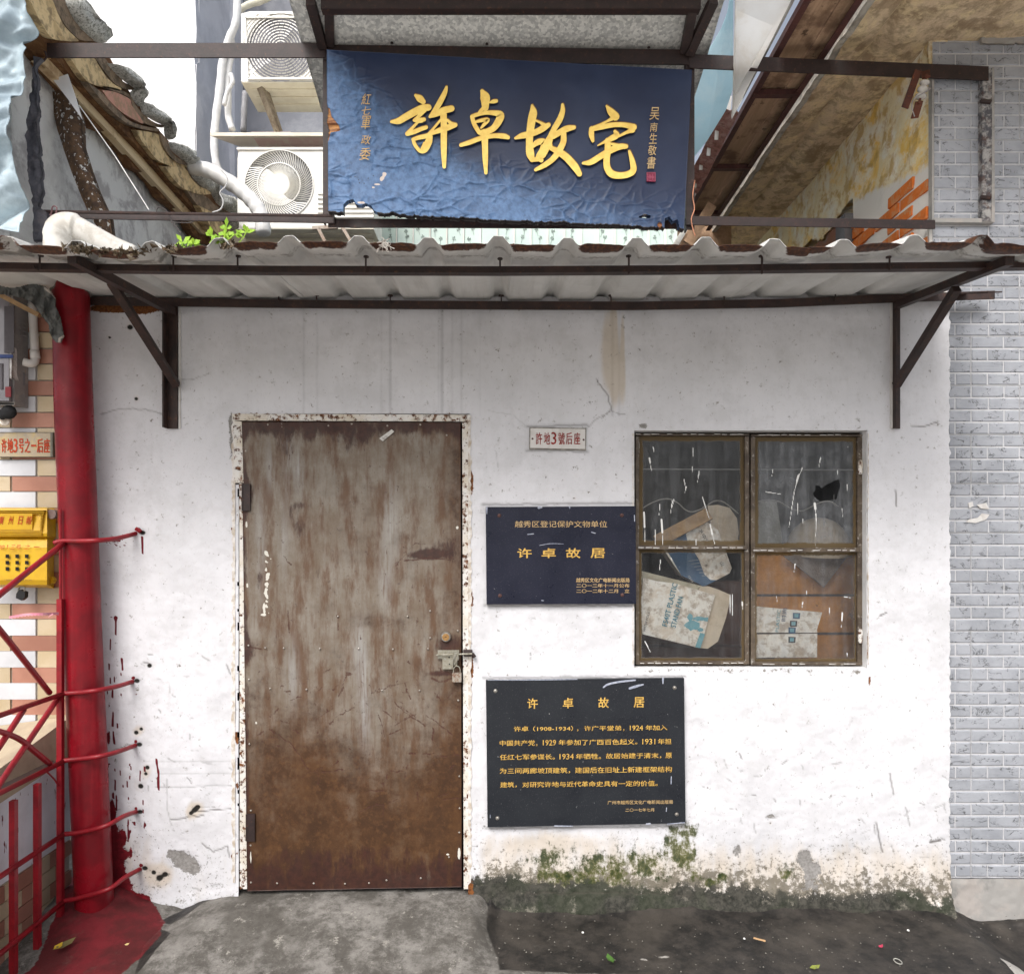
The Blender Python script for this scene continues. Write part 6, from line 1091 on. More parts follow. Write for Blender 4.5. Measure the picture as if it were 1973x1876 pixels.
# ---------------------------------------------------------------- left old house: eave, tiles, side wall
random.seed(51)
lh = thing('old_plastered_house', 'old grey plastered house wall with a curved clay tile eave receding on the left', 'house', (-2.0, 1, 2.4))
GP_ = m_mottle('old_grey_plaster', [(.78, .78, .76), (.58, .57, .56), (.82, .82, .80), (.40, .38, .38)], 2.4, .008)
s = Sheet(np.arange(-.05, 3.6, .02), np.arange(2.2, 3.62, .02)); s.d = (fbm(s.u * 4, s.v * 4, 5, 3) - .5) * .025
s.build('side_wall', GP_, lambda u, v, d: (-2.0 + d, u, v), lh, thick=(-.1, 0, 0))
YT1 = m_timber('yellow_eave_board', (.74, .50, .20), (.58, .37, .14), (.26, .13, .05)); ROT = m_mottle('rotten_brown_wood', [(.17, .08, .035), (.08, .04, .02), (.26, .14, .06)], 14, .012)
def APX(pts, X, dz=0): return [SX(*px('a', *p), X) for p in pts]
YT2 = m_timber('pale_eave_board', (.78, .62, .40), (.62, .46, .26), (.34, .19, .08))
g_ = G(); g_.prism(APX([(345, 345), (520, 490), (700, 680), (900, 900), (1100, 1120), (1430, 1420), (1340, 1420), (1090, 1190), (880, 960), (680, 735), (480, 520), (300, 350)], -1.905), (-.04, 0, 0)); g_.part('eave_board', YT1, lh)
g_ = G(); g_.prism(APX([(302, 352), (480, 522), (680, 738), (880, 963), (1090, 1193), (1340, 1424), (1235, 1424), (1090, 1270), (870, 1030), (700, 840), (480, 610), (245, 372)], -1.915), (-.04, 0, 0)); g_.part('eave_board', YT2, lh)
lo = [(250, 380), (480, 640), (560, 770), (640, 800), (760, 930), (810, 1020), (870, 1050), (930, 1110), (980, 1200), (1060, 1260), (1130, 1330), (1160, 1400), (1210, 1470), (1300, 1490)]
g_ = G(); g_.prism(APX(lo + [(1380, 1490), (1090, 1230), (700, 800), (300, 380)], -1.935), (-.05, 0, 0)); g_.part('rotten_edge', ROT, lh)
g_ = G(); g_.prism(APX([(180, -260), (430, -120), (640, 300), (760, 520), (900, 720), (1100, 940), (1240, 1120), (1400, 1290), (1500, 1500), (1380, 1500), (1100, 1190), (900, 960), (680, 730), (330, 350), (200, 150)], -1.885), (-.45, 0, 0)); g_.part('eave_backing', ROT, lh)  # dark strip put in to stand for the shaded gaps between the tiles
TILES = [m_mottle('ochre_clay_tile', [(.76, .58, .32), (.54, .38, .19), (.24, .17, .10)], 11, .006), m_mottle('pink_clay_tile', [(.62, .33, .25), (.52, .27, .19), (.40, .28, .18)], 11, .006), m_mottle('brown_clay_tile', [(.30, .22, .15), (.17, .125, .085), (.10, .08, .06)], 11, .006)]
LIME = m_mottle('lichened_lime_mortar', [(.80, .80, .76), (.46, .46, .42), (.84, .84, .80), (.18, .19, .15)], 34, .02)
CRES = [(0, [(120, -120), (260, -120), (350, 80), (400, 170), (470, 238), (470, 252), (400, 250), (320, 235), (260, 160), (210, 60)]), (2, [(262, -120), (340, -120), (430, 90), (500, 180), (565, 240), (545, 250), (480, 238), (405, 165), (350, 70)]),
 (0, [(430, 358), (560, 350), (600, 400), (640, 460), (690, 510), (735, 535), (730, 552), (690, 545), (560, 512), (515, 480), (470, 420)]), (2, [(577, 350), (635, 352), (680, 420), (740, 490), (812, 530), (812, 545), (770, 545), (700, 510), (640, 440)]),
 (1, [(620, 548), (700, 560), (790, 603), (800, 640), (850, 710), (872, 748), (850, 745), (770, 702), (715, 662), (660, 605)]), (2, [(530, 500), (620, 565), (715, 665), (780, 730), (870, 765), (960, 782), (955, 797), (880, 788), (790, 760), (700, 695), (600, 590)]),
 (2, [(600, 520), (700, 536), (785, 575), (825, 640), (875, 700), (940, 745), (992, 762), (985, 776), (930, 768), (868, 740), (810, 655), (788, 596), (700, 556)]),
 (0, [(828, 792), (900, 800), (970, 825), (985, 880), (1030, 940), (1085, 990), (1140, 1010), (1130, 1032), (1060, 1018), (960, 975), (900, 905), (860, 855)]), (2, [(975, 816), (1010, 846), (1040, 920), (1090, 965), (1150, 985), (1150, 1002), (1085, 992), (1030, 945), (990, 880)]),
 (0, [(1000, 1012), (1120, 1022), (1160, 1080), (1210, 1130), (1278, 1160), (1275, 1178), (1210, 1180), (1110, 1142), (1050, 1082)]), (2, [(1125, 1015), (1150, 1030), (1190, 1090), (1240, 1140), (1280, 1158), (1215, 1132), (1165, 1080)]),
 (2, [(1130, 1150), (1200, 1170), (1260, 1200), (1300, 1240), (1380, 1292), (1330, 1292), (1240, 1282), (1180, 1222)]), (0, [(1210, 1250), (1300, 1300), (1400, 1400), (1480, 1480), (1400, 1480), (1290, 1390)])]
for i, (mi, pts) in enumerate(CRES):
    c2 = spline([Vector((p[0], p[1], 0)) for p in pts + [pts[0]]], 3)[:-1]; g_ = G(); g_.prism(APX([(p.x, p.y) for p in c2], -1.845 - .004 * (i % 4)), (-.22, .0, .03)); g_.part('pan_tile', TILES[mi], lh)
for i, pts in enumerate([[(395, -80), (440, 60), (520, 125), (590, 180), (632, 250), (600, 262), (540, 235), (470, 170), (380, 20)], [(640, 380), (720, 400), (790, 450), (830, 520), (847, 600), (838, 645), (800, 600), (785, 560), (815, 540), (740, 485), (670, 420)], [(838, 618), (900, 645), (970, 705), (1012, 780), (1028, 855), (1000, 835), (992, 762), (930, 735), (862, 690)], [(1022, 862), (1085, 876), (1145, 918), (1163, 990), (1155, 1045), (1130, 1010), (1090, 960), (1038, 915)],
        [(1148, 1032), (1215, 1046), (1285, 1090), (1308, 1160), (1312, 1235), (1280, 1175), (1210, 1128), (1160, 1080)], [(1308, 1168), (1375, 1188), (1425, 1250), (1430, 1300), (1370, 1280), (1315, 1235)], [(1340, 1300), (1420, 1320), (1490, 1380), (1530, 1470), (1440, 1480), (1380, 1380)]]):
    c = np.mean(np.array(pts), 0); m_ = 26; n_ = len(pts); ring = [np.array(pts[int(k)]) * (1 - k % 1) + np.array(pts[(int(k) + 1) % n_]) * (k % 1) for k in np.linspace(0, n_, m_, endpoint=False)]
    V = []; F = []; L5 = [(1.0, 0.0), (.96, .03), (.8, .055), (.5, .07), (.2, .075)]
    for f_, d_ in L5:
        for k, p in enumerate(ring):
            jit = 1 + .10 * (vnoise(np.array(k * .9 + i * 7.), np.array(f_ * 6.), 5) - .5); q_ = c + (p - c) * f_ * float(jit); V.append(SX(*px('a', *q_), -1.86) + Vector((d_ * (.7 + .6 * float(vnoise(np.array(k * .7), np.array(f_ * 9. + i), 9))), 0, 0)))
    F = [(j * m_ + k, j * m_ + (k + 1) % m_, (j + 1) * m_ + (k + 1) % m_, (j + 1) * m_ + k) for j in range(4) for k in range(m_)] + [tuple(4 * m_ + k for k in range(m_))]
    part('mortar_ridge', V, F, LIME, lh, smooth=True)
# brown speckled strip hanging in front of the wall
SP = Mt('brown_strip_with_white_lichen', .85, .2); n_ = SP.noise(30, 5, .7); c_ = SP.mix(SP.sm(n_, .35, .65), (.14, .085, .05), (.065, .045, .035)); SP.col(SP.mix(SP.sm(SP.noise(52, 3, .6), .60, .63), c_, (.62, .62, .60))); SP.bump(n_, .006, .6)
L_ = [(275, 430), (290, 520), (315, 640), (345, 780), (390, 920), (440, 1060), (500, 1210), (555, 1330), (610, 1410), (700, 1480)]; R_ = [(408, 455), (430, 520), (460, 620), (495, 720), (500, 880), (540, 1010), (590, 1150), (668, 1320), (680, 1420), (760, 1500)]
s = Sheet(np.linspace(0, 9, 60), np.linspace(0, 1, 8)); ii = np.arange(10); lx_ = np.interp(s.u, ii, [p[0] for p in L_]); ly_ = np.interp(s.u, ii, [p[1] for p in L_]); rx_ = np.interp(s.u, ii, [p[0] for p in R_]); ry_ = np.interp(s.u, ii, [p[1] for p in R_])
qx = (lx_ * (1 - s.v) + rx_ * s.v) * .3174; qy = (ly_ * (1 - s.v) + ry_ * s.v) * .3174; dd = .22 + .02 * np.sin(s.u) - .03 * np.sin(math.pi * s.v)
o = s.build('bark_strip', SP.m, lambda u, v, d: ((qx - VX) / S * (D + dd) / D, dd, HC + (VY - qy) / S * (D + dd) / D), None, thick=(0, .03, 0)); tagp(o, 'curved brown strip speckled with white lichen in front of the plaster wall', 'strip')
g_ = G(); g_.prism([P('a', *p, .13) for p in [(325, 490), (365, 465), (410, 450), (455, 580), (498, 725), (410, 600)]], (0, .004, 0)); g_.solo('white_paper_scrap', WR, 'white triangular scrap hanging over the brown speckled strip', 'scrap')
g_ = G(); g_.tube([P('a', 480, 640, .12), P('a', 700, 950, .10), P('a', 905, 1275, .02)], .0022, 5); g_.solo('white_string', simple('white_string', (.75, .75, .73)), 'taut white string slanting down to the lower rail', 'string')
g_ = G(); g_.tube(spline([P('a', *p, -.03) for p in [(950, 1290), (960, 1262), (1000, 1270), (1030, 1310), (1045, 1350), (1075, 1385), (1100, 1415)]], 4), .0022, 5); g_.tube(spline([P('a', *p, -.03) for p in [(1040, 1350), (1100, 1352), (1150, 1352), (1175, 1345)]], 3), .002, 5); g_.solo('loose_wire', simple('dark_wire', (.07, .06, .06)), 'loose dark wire curling over the lower rail', 'wire')
g_ = G(); g_.tube(spline([P('a', *p, -.03) for p in [(1290, 1290), (1340, 1270), (1355, 1220), (1335, 1170), (1370, 1130), (1380, 1080), (1340, 1030)]], 4), .003, 5); g_.solo('white_flex', simple('white_flex', (.6, .6, .6)), 'thin white flex curling up from the lower rail to the thick pipe', 'wire', smooth=True)
g_ = G(); g_.tube(spline([P('a', *p, -.035) for p in [(290, 1300), (330, 1310), (345, 1262), (320, 1255), (310, 1300), (290, 1330), (300, 1385)]], 4), .003, 5); g_.solo('pink_twine', simple('pink_twine', (.30, .16, .17)), 'pinkish twine knotted round the left end of the lower rail', 'twine')
FELT = m_mottle('dark_felt', [(.085, .085, .10), (.05, .05, .06), (.12, .11, .12)], 12, .008)
s = Sheet(np.linspace(0, 1, 8), np.linspace(360, 1470, 70)); xl = np.interp(s.v, [360, 600, 830, 1100, 1260, 1470], [215, 200, 170, 190, 215, 212]); xr = np.interp(s.v, [360, 430, 620, 700, 900, 1100, 1230, 1260, 1300, 1470], [262, 232, 240, 236, 250, 266, 262, 240, 300, 300]) + 8 * (fbm(s.v / 30, s.v * 0, 3, 5) - .5)
qx = (xl * (1 - s.u) + xr * s.u) * .3174; s.d = (fbm(s.u * 3, s.v / 40, 3, 3)) * .03
s.build('felt_edge', FELT, lambda u, v, d: ((qx - VX) / S * (D - .05) / D, -.05 - d, HC + (VY - v * .3174) / S * (D - .05) / D), lh, thick=(0, .02, 0))
# crumpled sheet
FOIL = Mt('crumpled_blue_grey_sheet', .55, .35, .1); n_ = FOIL.noise(6, 5, .65); FOIL.col(FOIL.mix(FOIL.sm(n_, .35, .68), (.46, .56, .61), (.26, .33, .38))); FOIL.bump(FOIL.noise(22, 4, .6), .003, .4)
s = Sheet(np.linspace(-420, 330, 62), np.arange(-300, 1480, 12.0)); U, V_ = s.u, s.v
def facet(cell, seed, amp):     # sharply creased facets: random heights on a jittered coarse triangle lattice
    r_ = np.random.RandomState(seed); gu = U / cell + .5 * V_ / cell + .35 * fbm(U / cell / 2, V_ / cell / 2, 2, seed); gv = V_ / cell * .9 + .35 * fbm(U / cell / 2, V_ / cell / 2, 2, seed + 3); i0 = np.floor(gu).astype(int); j0 = np.floor(gv).astype(int); fu = gu - i0; fv = gv - j0
    H = r_.rand(200, 200); A = H[i0 % 200, j0 % 200]; B = H[(i0 + 1) % 200, j0 % 200]; C = H[i0 % 200, (j0 + 1) % 200]; E = H[(i0 + 1) % 200, (j0 + 1) % 200]
    return amp * np.where(fu + fv < 1, A + fu * (B - A) + fv * (C - A), E + (1 - fu) * (C - E) + (1 - fv) * (B - E))
s.d = facet(170, 3, .11) + facet(75, 5, .045) + facet(36, 8, .008) + .03 * fbm(U / 150, V_ / 200, 3, 4)
rb_ = np.interp(V_, [-300, 0, 60, 120, 180, 220, 260, 300, 345, 380, 480, 600, 700, 830, 900, 1100, 1260, 1475], [120, 180, 225, 245, 262, 280, 300, 262, 212, 244, 232, 214, 190, 176, 172, 196, 222, 216]) + 10 * (fbm(V_ / 25, V_ * 0, 3, 6) - .5); s.u = -420 + (U + 420) * (rb_ + 420) / 750
o = s.build('crumpled_metal_sheet', FOIL.m, lambda u, v, d: ((u * .3174 - VX) / S * (D - .1) / D, -.10 - d, HC + (VY - v * .3174) / S * (D - .1) / D), None, thick=(0, .003, 0), smooth=False); tagp(o, 'crumpled blue-grey metal sheet at the top left edge', 'metal sheet')
# big pvc elbow
g_ = G(); pe = spline([P('q', 412, 330, -.12), P('q', 412, 220, -.12), P('q', 420, 150, -.12), P('q', 465, 108, -.11), P('q', 540, 110, -.10), P('q', 620, 150, -.09), P('q', 800, 250, -.06), P('q', 960, 320, -.03)], 5)
g_.tube(pe, [.050] * 8 + [.053] * 3 + [.055] * 6 + [.055] * 4 + [.046] * (len(pe) - 21), 20); el = g_.solo('pvc_elbow_pipe', m_mottle('grimy_white_pvc', [(.66, .64, .60), (.58, .56, .52), (.46, .43, .38)], 5, .001, .4), 'fat grimy white drain elbow lying on the left of the awning', 'drain pipe', smooth=True)
# ---------------------------------------------------------------- left neighbour: striped tile wall
sw = thing('striped_tile_house', 'neighbouring house wall of pink cream and white strip tiles at the left edge', 'building', (-2.1, .06, 0)); YL = .05
q = G(); q.box(W(-120, 540, YL + .006), W(152, 1500, YL + .1)); q.part('wall', simple('pale_grout', (.50, .46, .40), (.42, .38, .33), 12, .85), sw)
TP = [simple('pink_strip_tile', (.40, .20, .145), (.33, .155, .11), 8, .45, rv=.10), simple('cream_strip_tile', (.52, .43, .30), (.45, .36, .23), 8, .45, rv=.08), simple('white_strip_tile', (.60, .61, .64), (.52, .53, .56), 8, .4, rv=.06)]
def tl(x0, x1, y0, y1, m_): g_ = G(); a, b_ = W(x0 + .6, y0 + .7, YL - .004), W(x1 - .6, y1 - .7, YL + .007); g_.box(a, b_); g_.part('tile', TP[m_], sw)
y = 611 - 61.3; r_ = 0
while y < 1440:
    tl(-120, 23, y, y + 29.5, 1); tl(23, 132, y, y + 29.5, 0); tl(-120, 72, y + 29.5, y + 61.3, 2); tl(72, 132, y + 29.5, y + 61.3, 1); y += 61.3
# low parapet with slanting cement top
lw = thing('low_parapet', 'low wall coming forward behind the red railing with a beige sloping top and white band', 'low wall', (-1.9, -.3, 0)); XL = -1.80
BGE = m_mottle('beige_cement_slope', [(.44, .36, .26), (.36, .29, .21), (.50, .42, .30)], 4, .006); WBD = Mt('white_board_with_red_drips', .6, .3); nn_ = WBD.noise(9, 4); cW = WBD.mix(WBD.sm(nn_, .35, .7), (.78, .80, .85), (.66, .68, .72)); dr_ = WBD.sm(WBD.noise(1, 3, .6, WBD.sc(55, 55, 11)), .655, .68); WBD.col(WBD.mix(dr_, cW, (.13, .01, .015)))
yy0, yy1 = .04, -1.5
def zl(z0, z1, Y): return z0 + (z1 - z0) * (yy0 - Y) / .42
ztop = lambda Y: .648 - .041 * (.04 - Y) / .42
q = G(); q.prism([(XL, yy0, ztop(yy0)), (XL, yy1, ztop(yy1)), (XL - .8, yy1, ztop(yy1) + .05), (XL - .8, yy0, .70), (XL - .01, yy0, .80)], (0, 0, -.012)); q.part('sloping_top', BGE, lw)
q = G(); q.prism([(XL - .012, yy0, ztop(yy0) - .006), (XL - .012, yy1, ztop(yy1) - .006), (XL - .012, yy1, .30), (XL - .012, yy0, .285)], (-.1, 0, 0)); q.part('white_band', WBD.m, lw)
q = G(); q.prism([(XL - .016, yy0, .30), (XL - .016, yy1, .31), (XL - .016, yy1, -.05), (XL - .016, yy0, -.05)], (-.1, 0, 0)); q.part('backing', bpy.data.materials['pale_grout'], lw)
for r_ in range(5):
    z1 = .282 - r_ * .062; Y = yy0; c = r_ % 2
    Y -= [.0, .05][r_ % 2]
    j = 0
    while Y > -1.3:
        L = [.145, .06][(j + r_) % 2]; g_ = G(); g_.box((XL - .016, Y - .001, z1), (XL - .006, Y - L + .001, z1 - .058)); g_.part('tile', TP[(0 if (j + r_) % 2 == 0 else 1) if r_ % 2 == 0 else (1 if (j % 2) else 0)], lw); Y -= L; j += 1
# meter box
mb = thing('meter_box', 'grey meter box with a clear cover and louvred side on the striped wall', 'meter box', W(20, 790, 0)); MG = m_mottle('grimy_grey_plastic', [(.30, .29, .29), (.24, .23, .23), (.36, .34, .32)], 10, .002, .5)
y0m, y1m = 566, 782; q = G(); q.prism([W(-90, y0m, -.03), W(27, y0m - 8, -.03), W(28, y1m - 2, -.03), W(-90, y1m - 1, -.03)], (0, .012, 0)); q.prism([W(26, y0m - 6, -.03), W(27, y1m - 1, -.03), W(54.5, y1m + 4, YL - .006), W(54, y0m - 10, YL - .006)], (-.01, .002, 0)); q.prism([W(-90, y1m - 3, -.03), W(27, y1m - 3, -.03), W(54, y1m + 3, YL - .006), W(-90, y1m + 3, YL - .006)], (0, 0, .006)); q.part('case', MG, mb)
CLR = simple('dusty_clear_cover', (.20, .19, .21), (.13, .125, .14), 5, .12, .6); q = G(); q.box(W(-88, y0m + 2, -.052), W(24, y1m - 8, -.031)); q.part('cover', CLR, mb)
for i, (x, y, a, b_) in enumerate([(0, 700, 6, 50), (8, 590, 20, 90)]): q = G(); q.box(W(x, y, -.056), W(x + a, y + b_, -.0525)); q.part('inner_part', simple('dim_inner', (.10, .09, .10)) if i == 0 else bpy.data.materials['dim_inner'], mb)
q = G(); q.box(W(-10, 683, -.057), W(26, 690, -.0528)); q.part('blue_wire', simple('blue_flex', (.04, .07, .22)), mb); q = G(); q.box(W(10, 745, -.057), W(22, 765, -.0528)); q.part('red_tag', simple('red_tag', (.22, .03, .04)), mb)
for i in range(4): q = G(); a = P('s', 245 + 4 * i, 430 + 52 * i, .003); q.beam(a, P('s', 315 + 4 * i, 455 + 50 * i, .026), .010, .005, (0, 0, 1)); q.part('louvre', MG, mb)
q = G(); q.prism([P('s', *p) for p in [(216, 995, .004), (312, 1030, .03), (308, 1255, .03), (216, 1225, .004)]], (.003, -.001, 0)); q.part('sticker', simple('tan_sticker', (.36, .28, .19), (.26, .19, .12), 40), mb); q = G(); q.prism([P('s', *p) for p in [(275, 1060, .018), (305, 1068, .028), (303, 1230, .028), (275, 1220, .018)]], (.005, -.002, 0)); q.part('sticker_code', simple('grey_code', (.22, .22, .24)), mb)
q = G(); q.tube([P('s', 275 + 30 * math.cos(t / 12 * 6.2832), 1355 + 40 * math.sin(t / 12 * 6.2832), .018) for t in range(13)], .0015, 5); q.part('moulded_ring', MG, mb)
q = G(); P3 = spline([W(62, 586, .025), W(65, 640, .025), W(67.5, 685, .025), W(66, 697, .02), W(58, 700, .01), W(45, 697, 0.0)], 5); q.tube(P3, .0165, 14); q.tube([W(66.5, 676, .025), W(68, 690, .025)], .019, 14); q.solo('white_conduit', bpy.data.materials['white_pvc'], 'thin white conduit with an elbow entering the meter box side', 'conduit', smooth=True)
q = G(); q.box(W(57, 640, .012), W(76, 647, .04)); q.solo('conduit_clip', bpy.data.materials['white_pvc'], 'white saddle clip on the thin conduit', 'clip')
q = G(); q.dome(P('s', 110, 1560, -.02), .030, 12, 5, flat=.6, ax=(.3, -1, .1)); q.dome(P('s', 30, 1590, -.02), .022, 12, 5, flat=.6); q.solo('black_rag', simple('black_cloth', (.018, .018, .02), None, 30, .8), 'black rag bundle under the meter box', 'rag')
q = G(); q.dome(P('s', 60, 1660, -.0), .024, 12, 5, flat=.4); q.solo('pale_rag', CARD, 'pale rag end below the black rag', 'rag')
# address plate
ap = thing('address_plate', 'yellowed plate with orange red characters on the striped wall', 'address plate', P('e', 220, 475, YL)); q = G(); q.box(P('e', -20, 270, YL - .02), P('e', 443, 476, YL - .004)); q.part('plate', m_mottle('yellowed_plate', [(.42, .35, .25), (.50, .38, .17), (.36, .31, .25)], 9, .001, .4), ap)
q = G()
for a, b_ in [((-20, 268), (445, 274)), ((-20, 472), (445, 478)), ((438, 268), (446, 478))]: q.box(P('e', *a, YL - .024), P('e', *b_, YL - .003))
q.part('rim', simple('dark_alloy', (.16, .15, .12), None, 30, .5), ap)
for ch, a, b_ in [('许', 12, 54), ('地', 62, 108), ('3', 114, 144), ('号', 158, 196), ('之', 206, 252), ('一', 260, 302), ('后', 310, 358), ('座', 366, 414)]: textbox('e', ch, a, 322 if ch != '一' else 372, b_, 438 if ch != '一' else 388, YL - .0212, ORLET, ap, offset=.02)
# mailbox
YEL = simple('yellow_plastic', (.62, .38, .012), (.52, .30, .012), 9, .4, .4); mx = thing('mailbox', 'yellow plastic newspaper box with red lettering behind the railing', 'mailbox', P('e', 200, 1560, 0)); YM = -.02
q = G(); prof = [(895, .035), (905, .0), (960, -.012), (1110, -.03), (1135, -.025), (1150, -.005), (1165, -.02), (1230, -.035), (1500, -.04), (1540, -.03), (1562, .02)]
V = []; F = []; xr_ = 402
for i, (y, d_) in enumerate(prof): V += [P('e', -160, y, YM + d_), P('e', xr_ - 10, y, YM + d_), P('e', xr_ + 6, y + 4, YM + d_ + .02), P('e', 470 if y < 1140 else 452, y + 8, YL)]
for i in range(len(prof) - 1):
    for j in range(3): F.append((4 * i + j, 4 * i + j + 1, 4 * i + 4 + j + 1, 4 * i + 4 + j))
q.add(V, F); q.part('body', YEL, mx)
for y in range(918, 1128, 13):
    if 950 < y < 1075: q = G(); q.box(P('e', 322, y, YM - .012 - (y - 918) * .00009 - .010), P('e', 392, y + 6, YM)); 
    else: q = G(); q.box(P('e', -160, y, YM - .016 - (y - 918) * .00008 - .004), P('e', 392, y + 6, YM))
    q.part('moulded_rib', YEL, mx)
q = G(); q.box(P('e', -160, 948, YM - .030), P('e', 308, 1080, YM)); q.part('title_panel', YEL, mx)
for ch, x in zip('廣州日報', (-20, 68, 148, 214)): textbox('e', ch, x, 968, x + (56 if ch in '廣報' else 46), 1036, YM - .0315, ORLET if ch else 0, mx, offset=.006, shear=.3)
for ch, x, w_ in [('地', -10, 50), (',', 58, 10), ('三', 86, 40), ('号', 136, 36), ('之', 196, 56), ('一', 280, 50)]: textbox('e', ch, x, 1205 if ch != '一' else 1220, x + w_, 1245 if ch != '一' else 1226, YM - .044, ORLET, mx, shear=.3)
textbox('e', '广州日报报刊发行服务热线 81911089', 34, 1493, 262, 1502, YM - .0435, INK, mx, name='small_print')
for y in (1301, 1354, 1406):
    for x in (61, 143, 223): q = G(); q.box(P('e', x - 15, y - 15, YM - .044), P('e', x + 15, y + 15, YM - .043)); q.part('vent_hole', BLACK, mx)
q = G(); q.disc(P('e', 452, 952, -.0), .0195, .02, 16); q.part('hinge_knob', simple('brownish_knob', (.22, .16, .14), (.15, .1, .09), 30), mx)
q = G(); q.disc(P('e', 440, 1500, -.0), .016, .02, 16); q.part('hinge_knob', YEL, mx)
bl = thing('black_padlock', 'black cased padlock hanging under the yellow mailbox', 'padlock', P('e', 170, 1660, -.02)); q = G(); q.prism([P('e', *p, -.03) for p in [(160, 1580), (208, 1600), (205, 1645), (178, 1670), (132, 1650), (135, 1612)]], (0, .022, 0)); q.part('lock_body', simple('black_plastic', (.02, .02, .022), None, 20, .4), bl); q = G(); q.tube(spline([P('e', 150, 1600, -.02), P('e', 165, 1560, -.02), P('e', 205, 1560, -.02), P('e', 200, 1605, -.02)], 4), .003, 6); q.part('shackle', ZINC, bl)
# ---------------------------------------------------------------- red drain pipe, torn metal, railing
rp = G(); pc = spline([W(136, 545, -.10), W(142, 770, -.10), W(150, 985, -.10), W(158, 1200, -.10), W(169, 1448, -.10), W(182, 1745, -.10), W(184, 1790, -.10)], 8); rp.tube(pc, [.066 + .004 * min(1, i / 8) for i in range(len(pc))], 40); rp.solo('red_drain_pipe', PIPE, 'thick glossy red drain pipe standing against the left end of the white wall', 'drain pipe', smooth=True)
q = G(); q.tube([W(134, 520, -.09), W(137, 566, -.09)], .074, 24); q.solo('pipe_socket', m_mottle('grey_cement_collar', [(.20, .19, .18), (.30, .28, .26)], 20, .006), 'grey cement collar at the head of the red pipe', 'collar')
TM = Mt('torn_grey_roofing', .55, .4, .2); n_ = TM.noise(18, 5, .65); TM.col(TM.mix(TM.thr('lip', TM.noise(50), .5), TM.mix(TM.sm(n_, .3, .7), (.15, .155, .15), (.085, .09, .088)), (.45, .40, .36))); TM.bump(TM.noise(30, 4), .004, .6)
s = Sheet(np.arange(-200, 830, 9.0), np.arange(-60, 730, 9.0)); pol = [(-200, -60), (-200, 20), (60, 50), (140, 90), (240, 70), (330, 40), (380, 15), (560, 30), (690, 130), (700, 240), (755, 360), (770, 480), (800, 615), (760, 690), (705, 690), (655, 650), (612, 560), (606, 470), (520, 360), (440, 250), (380, 160), (260, 110), (120, 150), (-200, 60)]
s.L['lip'] = np.zeros(s.u.shape); ins_ = s.inside([(-200, 10), (-20, -30), (130, 0), (240, -10), (390, -60), (560, -20), (640, 50), (695, 130), (700, 240), (755, 360), (780, 480), (803, 612), (760, 695), (705, 692), (655, 650), (612, 560), (606, 470), (520, 360), (440, 250), (380, 180), (260, 130), (120, 100), (-200, 60)])
s.line('lip', [(803, 605), (745, 640), (740, 690)], 14, 1); s.line('lip', [(560, 10), (640, 70), (695, 130)], 14, 1); s.d = .05 * fbm(s.u / 90, s.v / 120, 4, 4) + .02 * np.abs(np.sin(s.u / 55 + s.v / 160)) ; dd = -.16 - s.d
s.build('torn_roofing', TM.m, lambda u, v, d: ((u * .154 - VX) / S * (D + dd) / D, dd, HC + (VY - 553.9 - v * .154) / S * (D + dd) / D), None, keep=ins_, thick=(0, .003, 0), smooth=False)
tagp(bpy.data.objects['torn_roofing'], 'torn grey roofing sheet drooping over the head of the red pipe', 'roofing sheet')
q = G(); q.beam(P('s', -60, 60, -.10), P('s', 495, 350, -.10), .018, .018, (0, -1, 0)); q.solo('pale_timber_edge', WOODP, 'pale timber lath slanting under the torn roofing', 'lath')
q = G(); q.box(W(-120, 500, .0), W(175, 566, .08)); q.solo('dark_eave_gap', simple('dark_gap_fill', (.035, .03, .028), None, 9, .9), 'dark box filling the gap under the left end of the awning', 'timber')  # dark box closing the gap under the awning's left end
rl = thing('red_railing', 'red painted iron railing running forward beside the red pipe and tied to the wall', 'railing', (-1.72, -.2, 0)); XR = -1.72; REDB = m_ruststeel('red_painted_iron', (.30, .010, .018), (.20, .008, .014), (.12, .012, .015)); REDB.node_tree.nodes['Principled BSDF'].inputs['Roughness'].default_value = .4
def FP(x, y): return SX(x, y, XR)
def bar(name, pts, r=.0095, dx_=0.0, n=8, sq=False):
    g_ = G(); P3 = [FP(*p) + Vector((dx_, 0, 0)) for p in pts]; P3 = spline(P3, 5) if len(P3) > 2 else P3; g_.tube(P3, r, n); return g_.part(name, REDB, rl, smooth=n > 6)
def postp(x, ztop_, Y=None): d = XR * S * D / (x - VX); a = Vector((XR, d - D, ztop_)); b_ = Vector((XR, d - D, -.02)); g_ = G(); g_.beam(a, b_, .020, .020, (0, 1, 0)); return g_.part('post', REDB, rl), d - D
_, yp1 = postp(116.5, 1.31); postp(72, .635); postp(26, .62); postp(-22, .60); postp(-72, .60)
q = G(); q.tube([(XR, yp1, 1.31), (XR, yp1, 1.66)], .005, 6); q.part('thin_rod', REDB, rl)
zr = [.94, .676, .391, .128]
for z in zr: q = G(); q.tube([(XR + .012, yp1 + .0, z), (XR + .012, -1.2, z)], .010, 8); q.part('rail', REDB, rl, smooth=True)
q = G(); q.box((XR - .05, yp1 + .02, .655), (XR - .015, -1.2, .672)); q.part('dark_ledge', STEEL2, rl)
bar('diagonal', [('x', 'x')] and [(120, 1044), (0, 1140), (-60, 1190)], .011, .01)
bar('diagonal', [(-50, 1160), (0, 1214), (96, 1335)], .0105); bar('diagonal', [(112, 1344), (50, 1435), (0, 1509), (-30, 1560)], .0105); bar('diagonal', [(46, 1366), (12, 1418), (-20, 1465)], .0105)
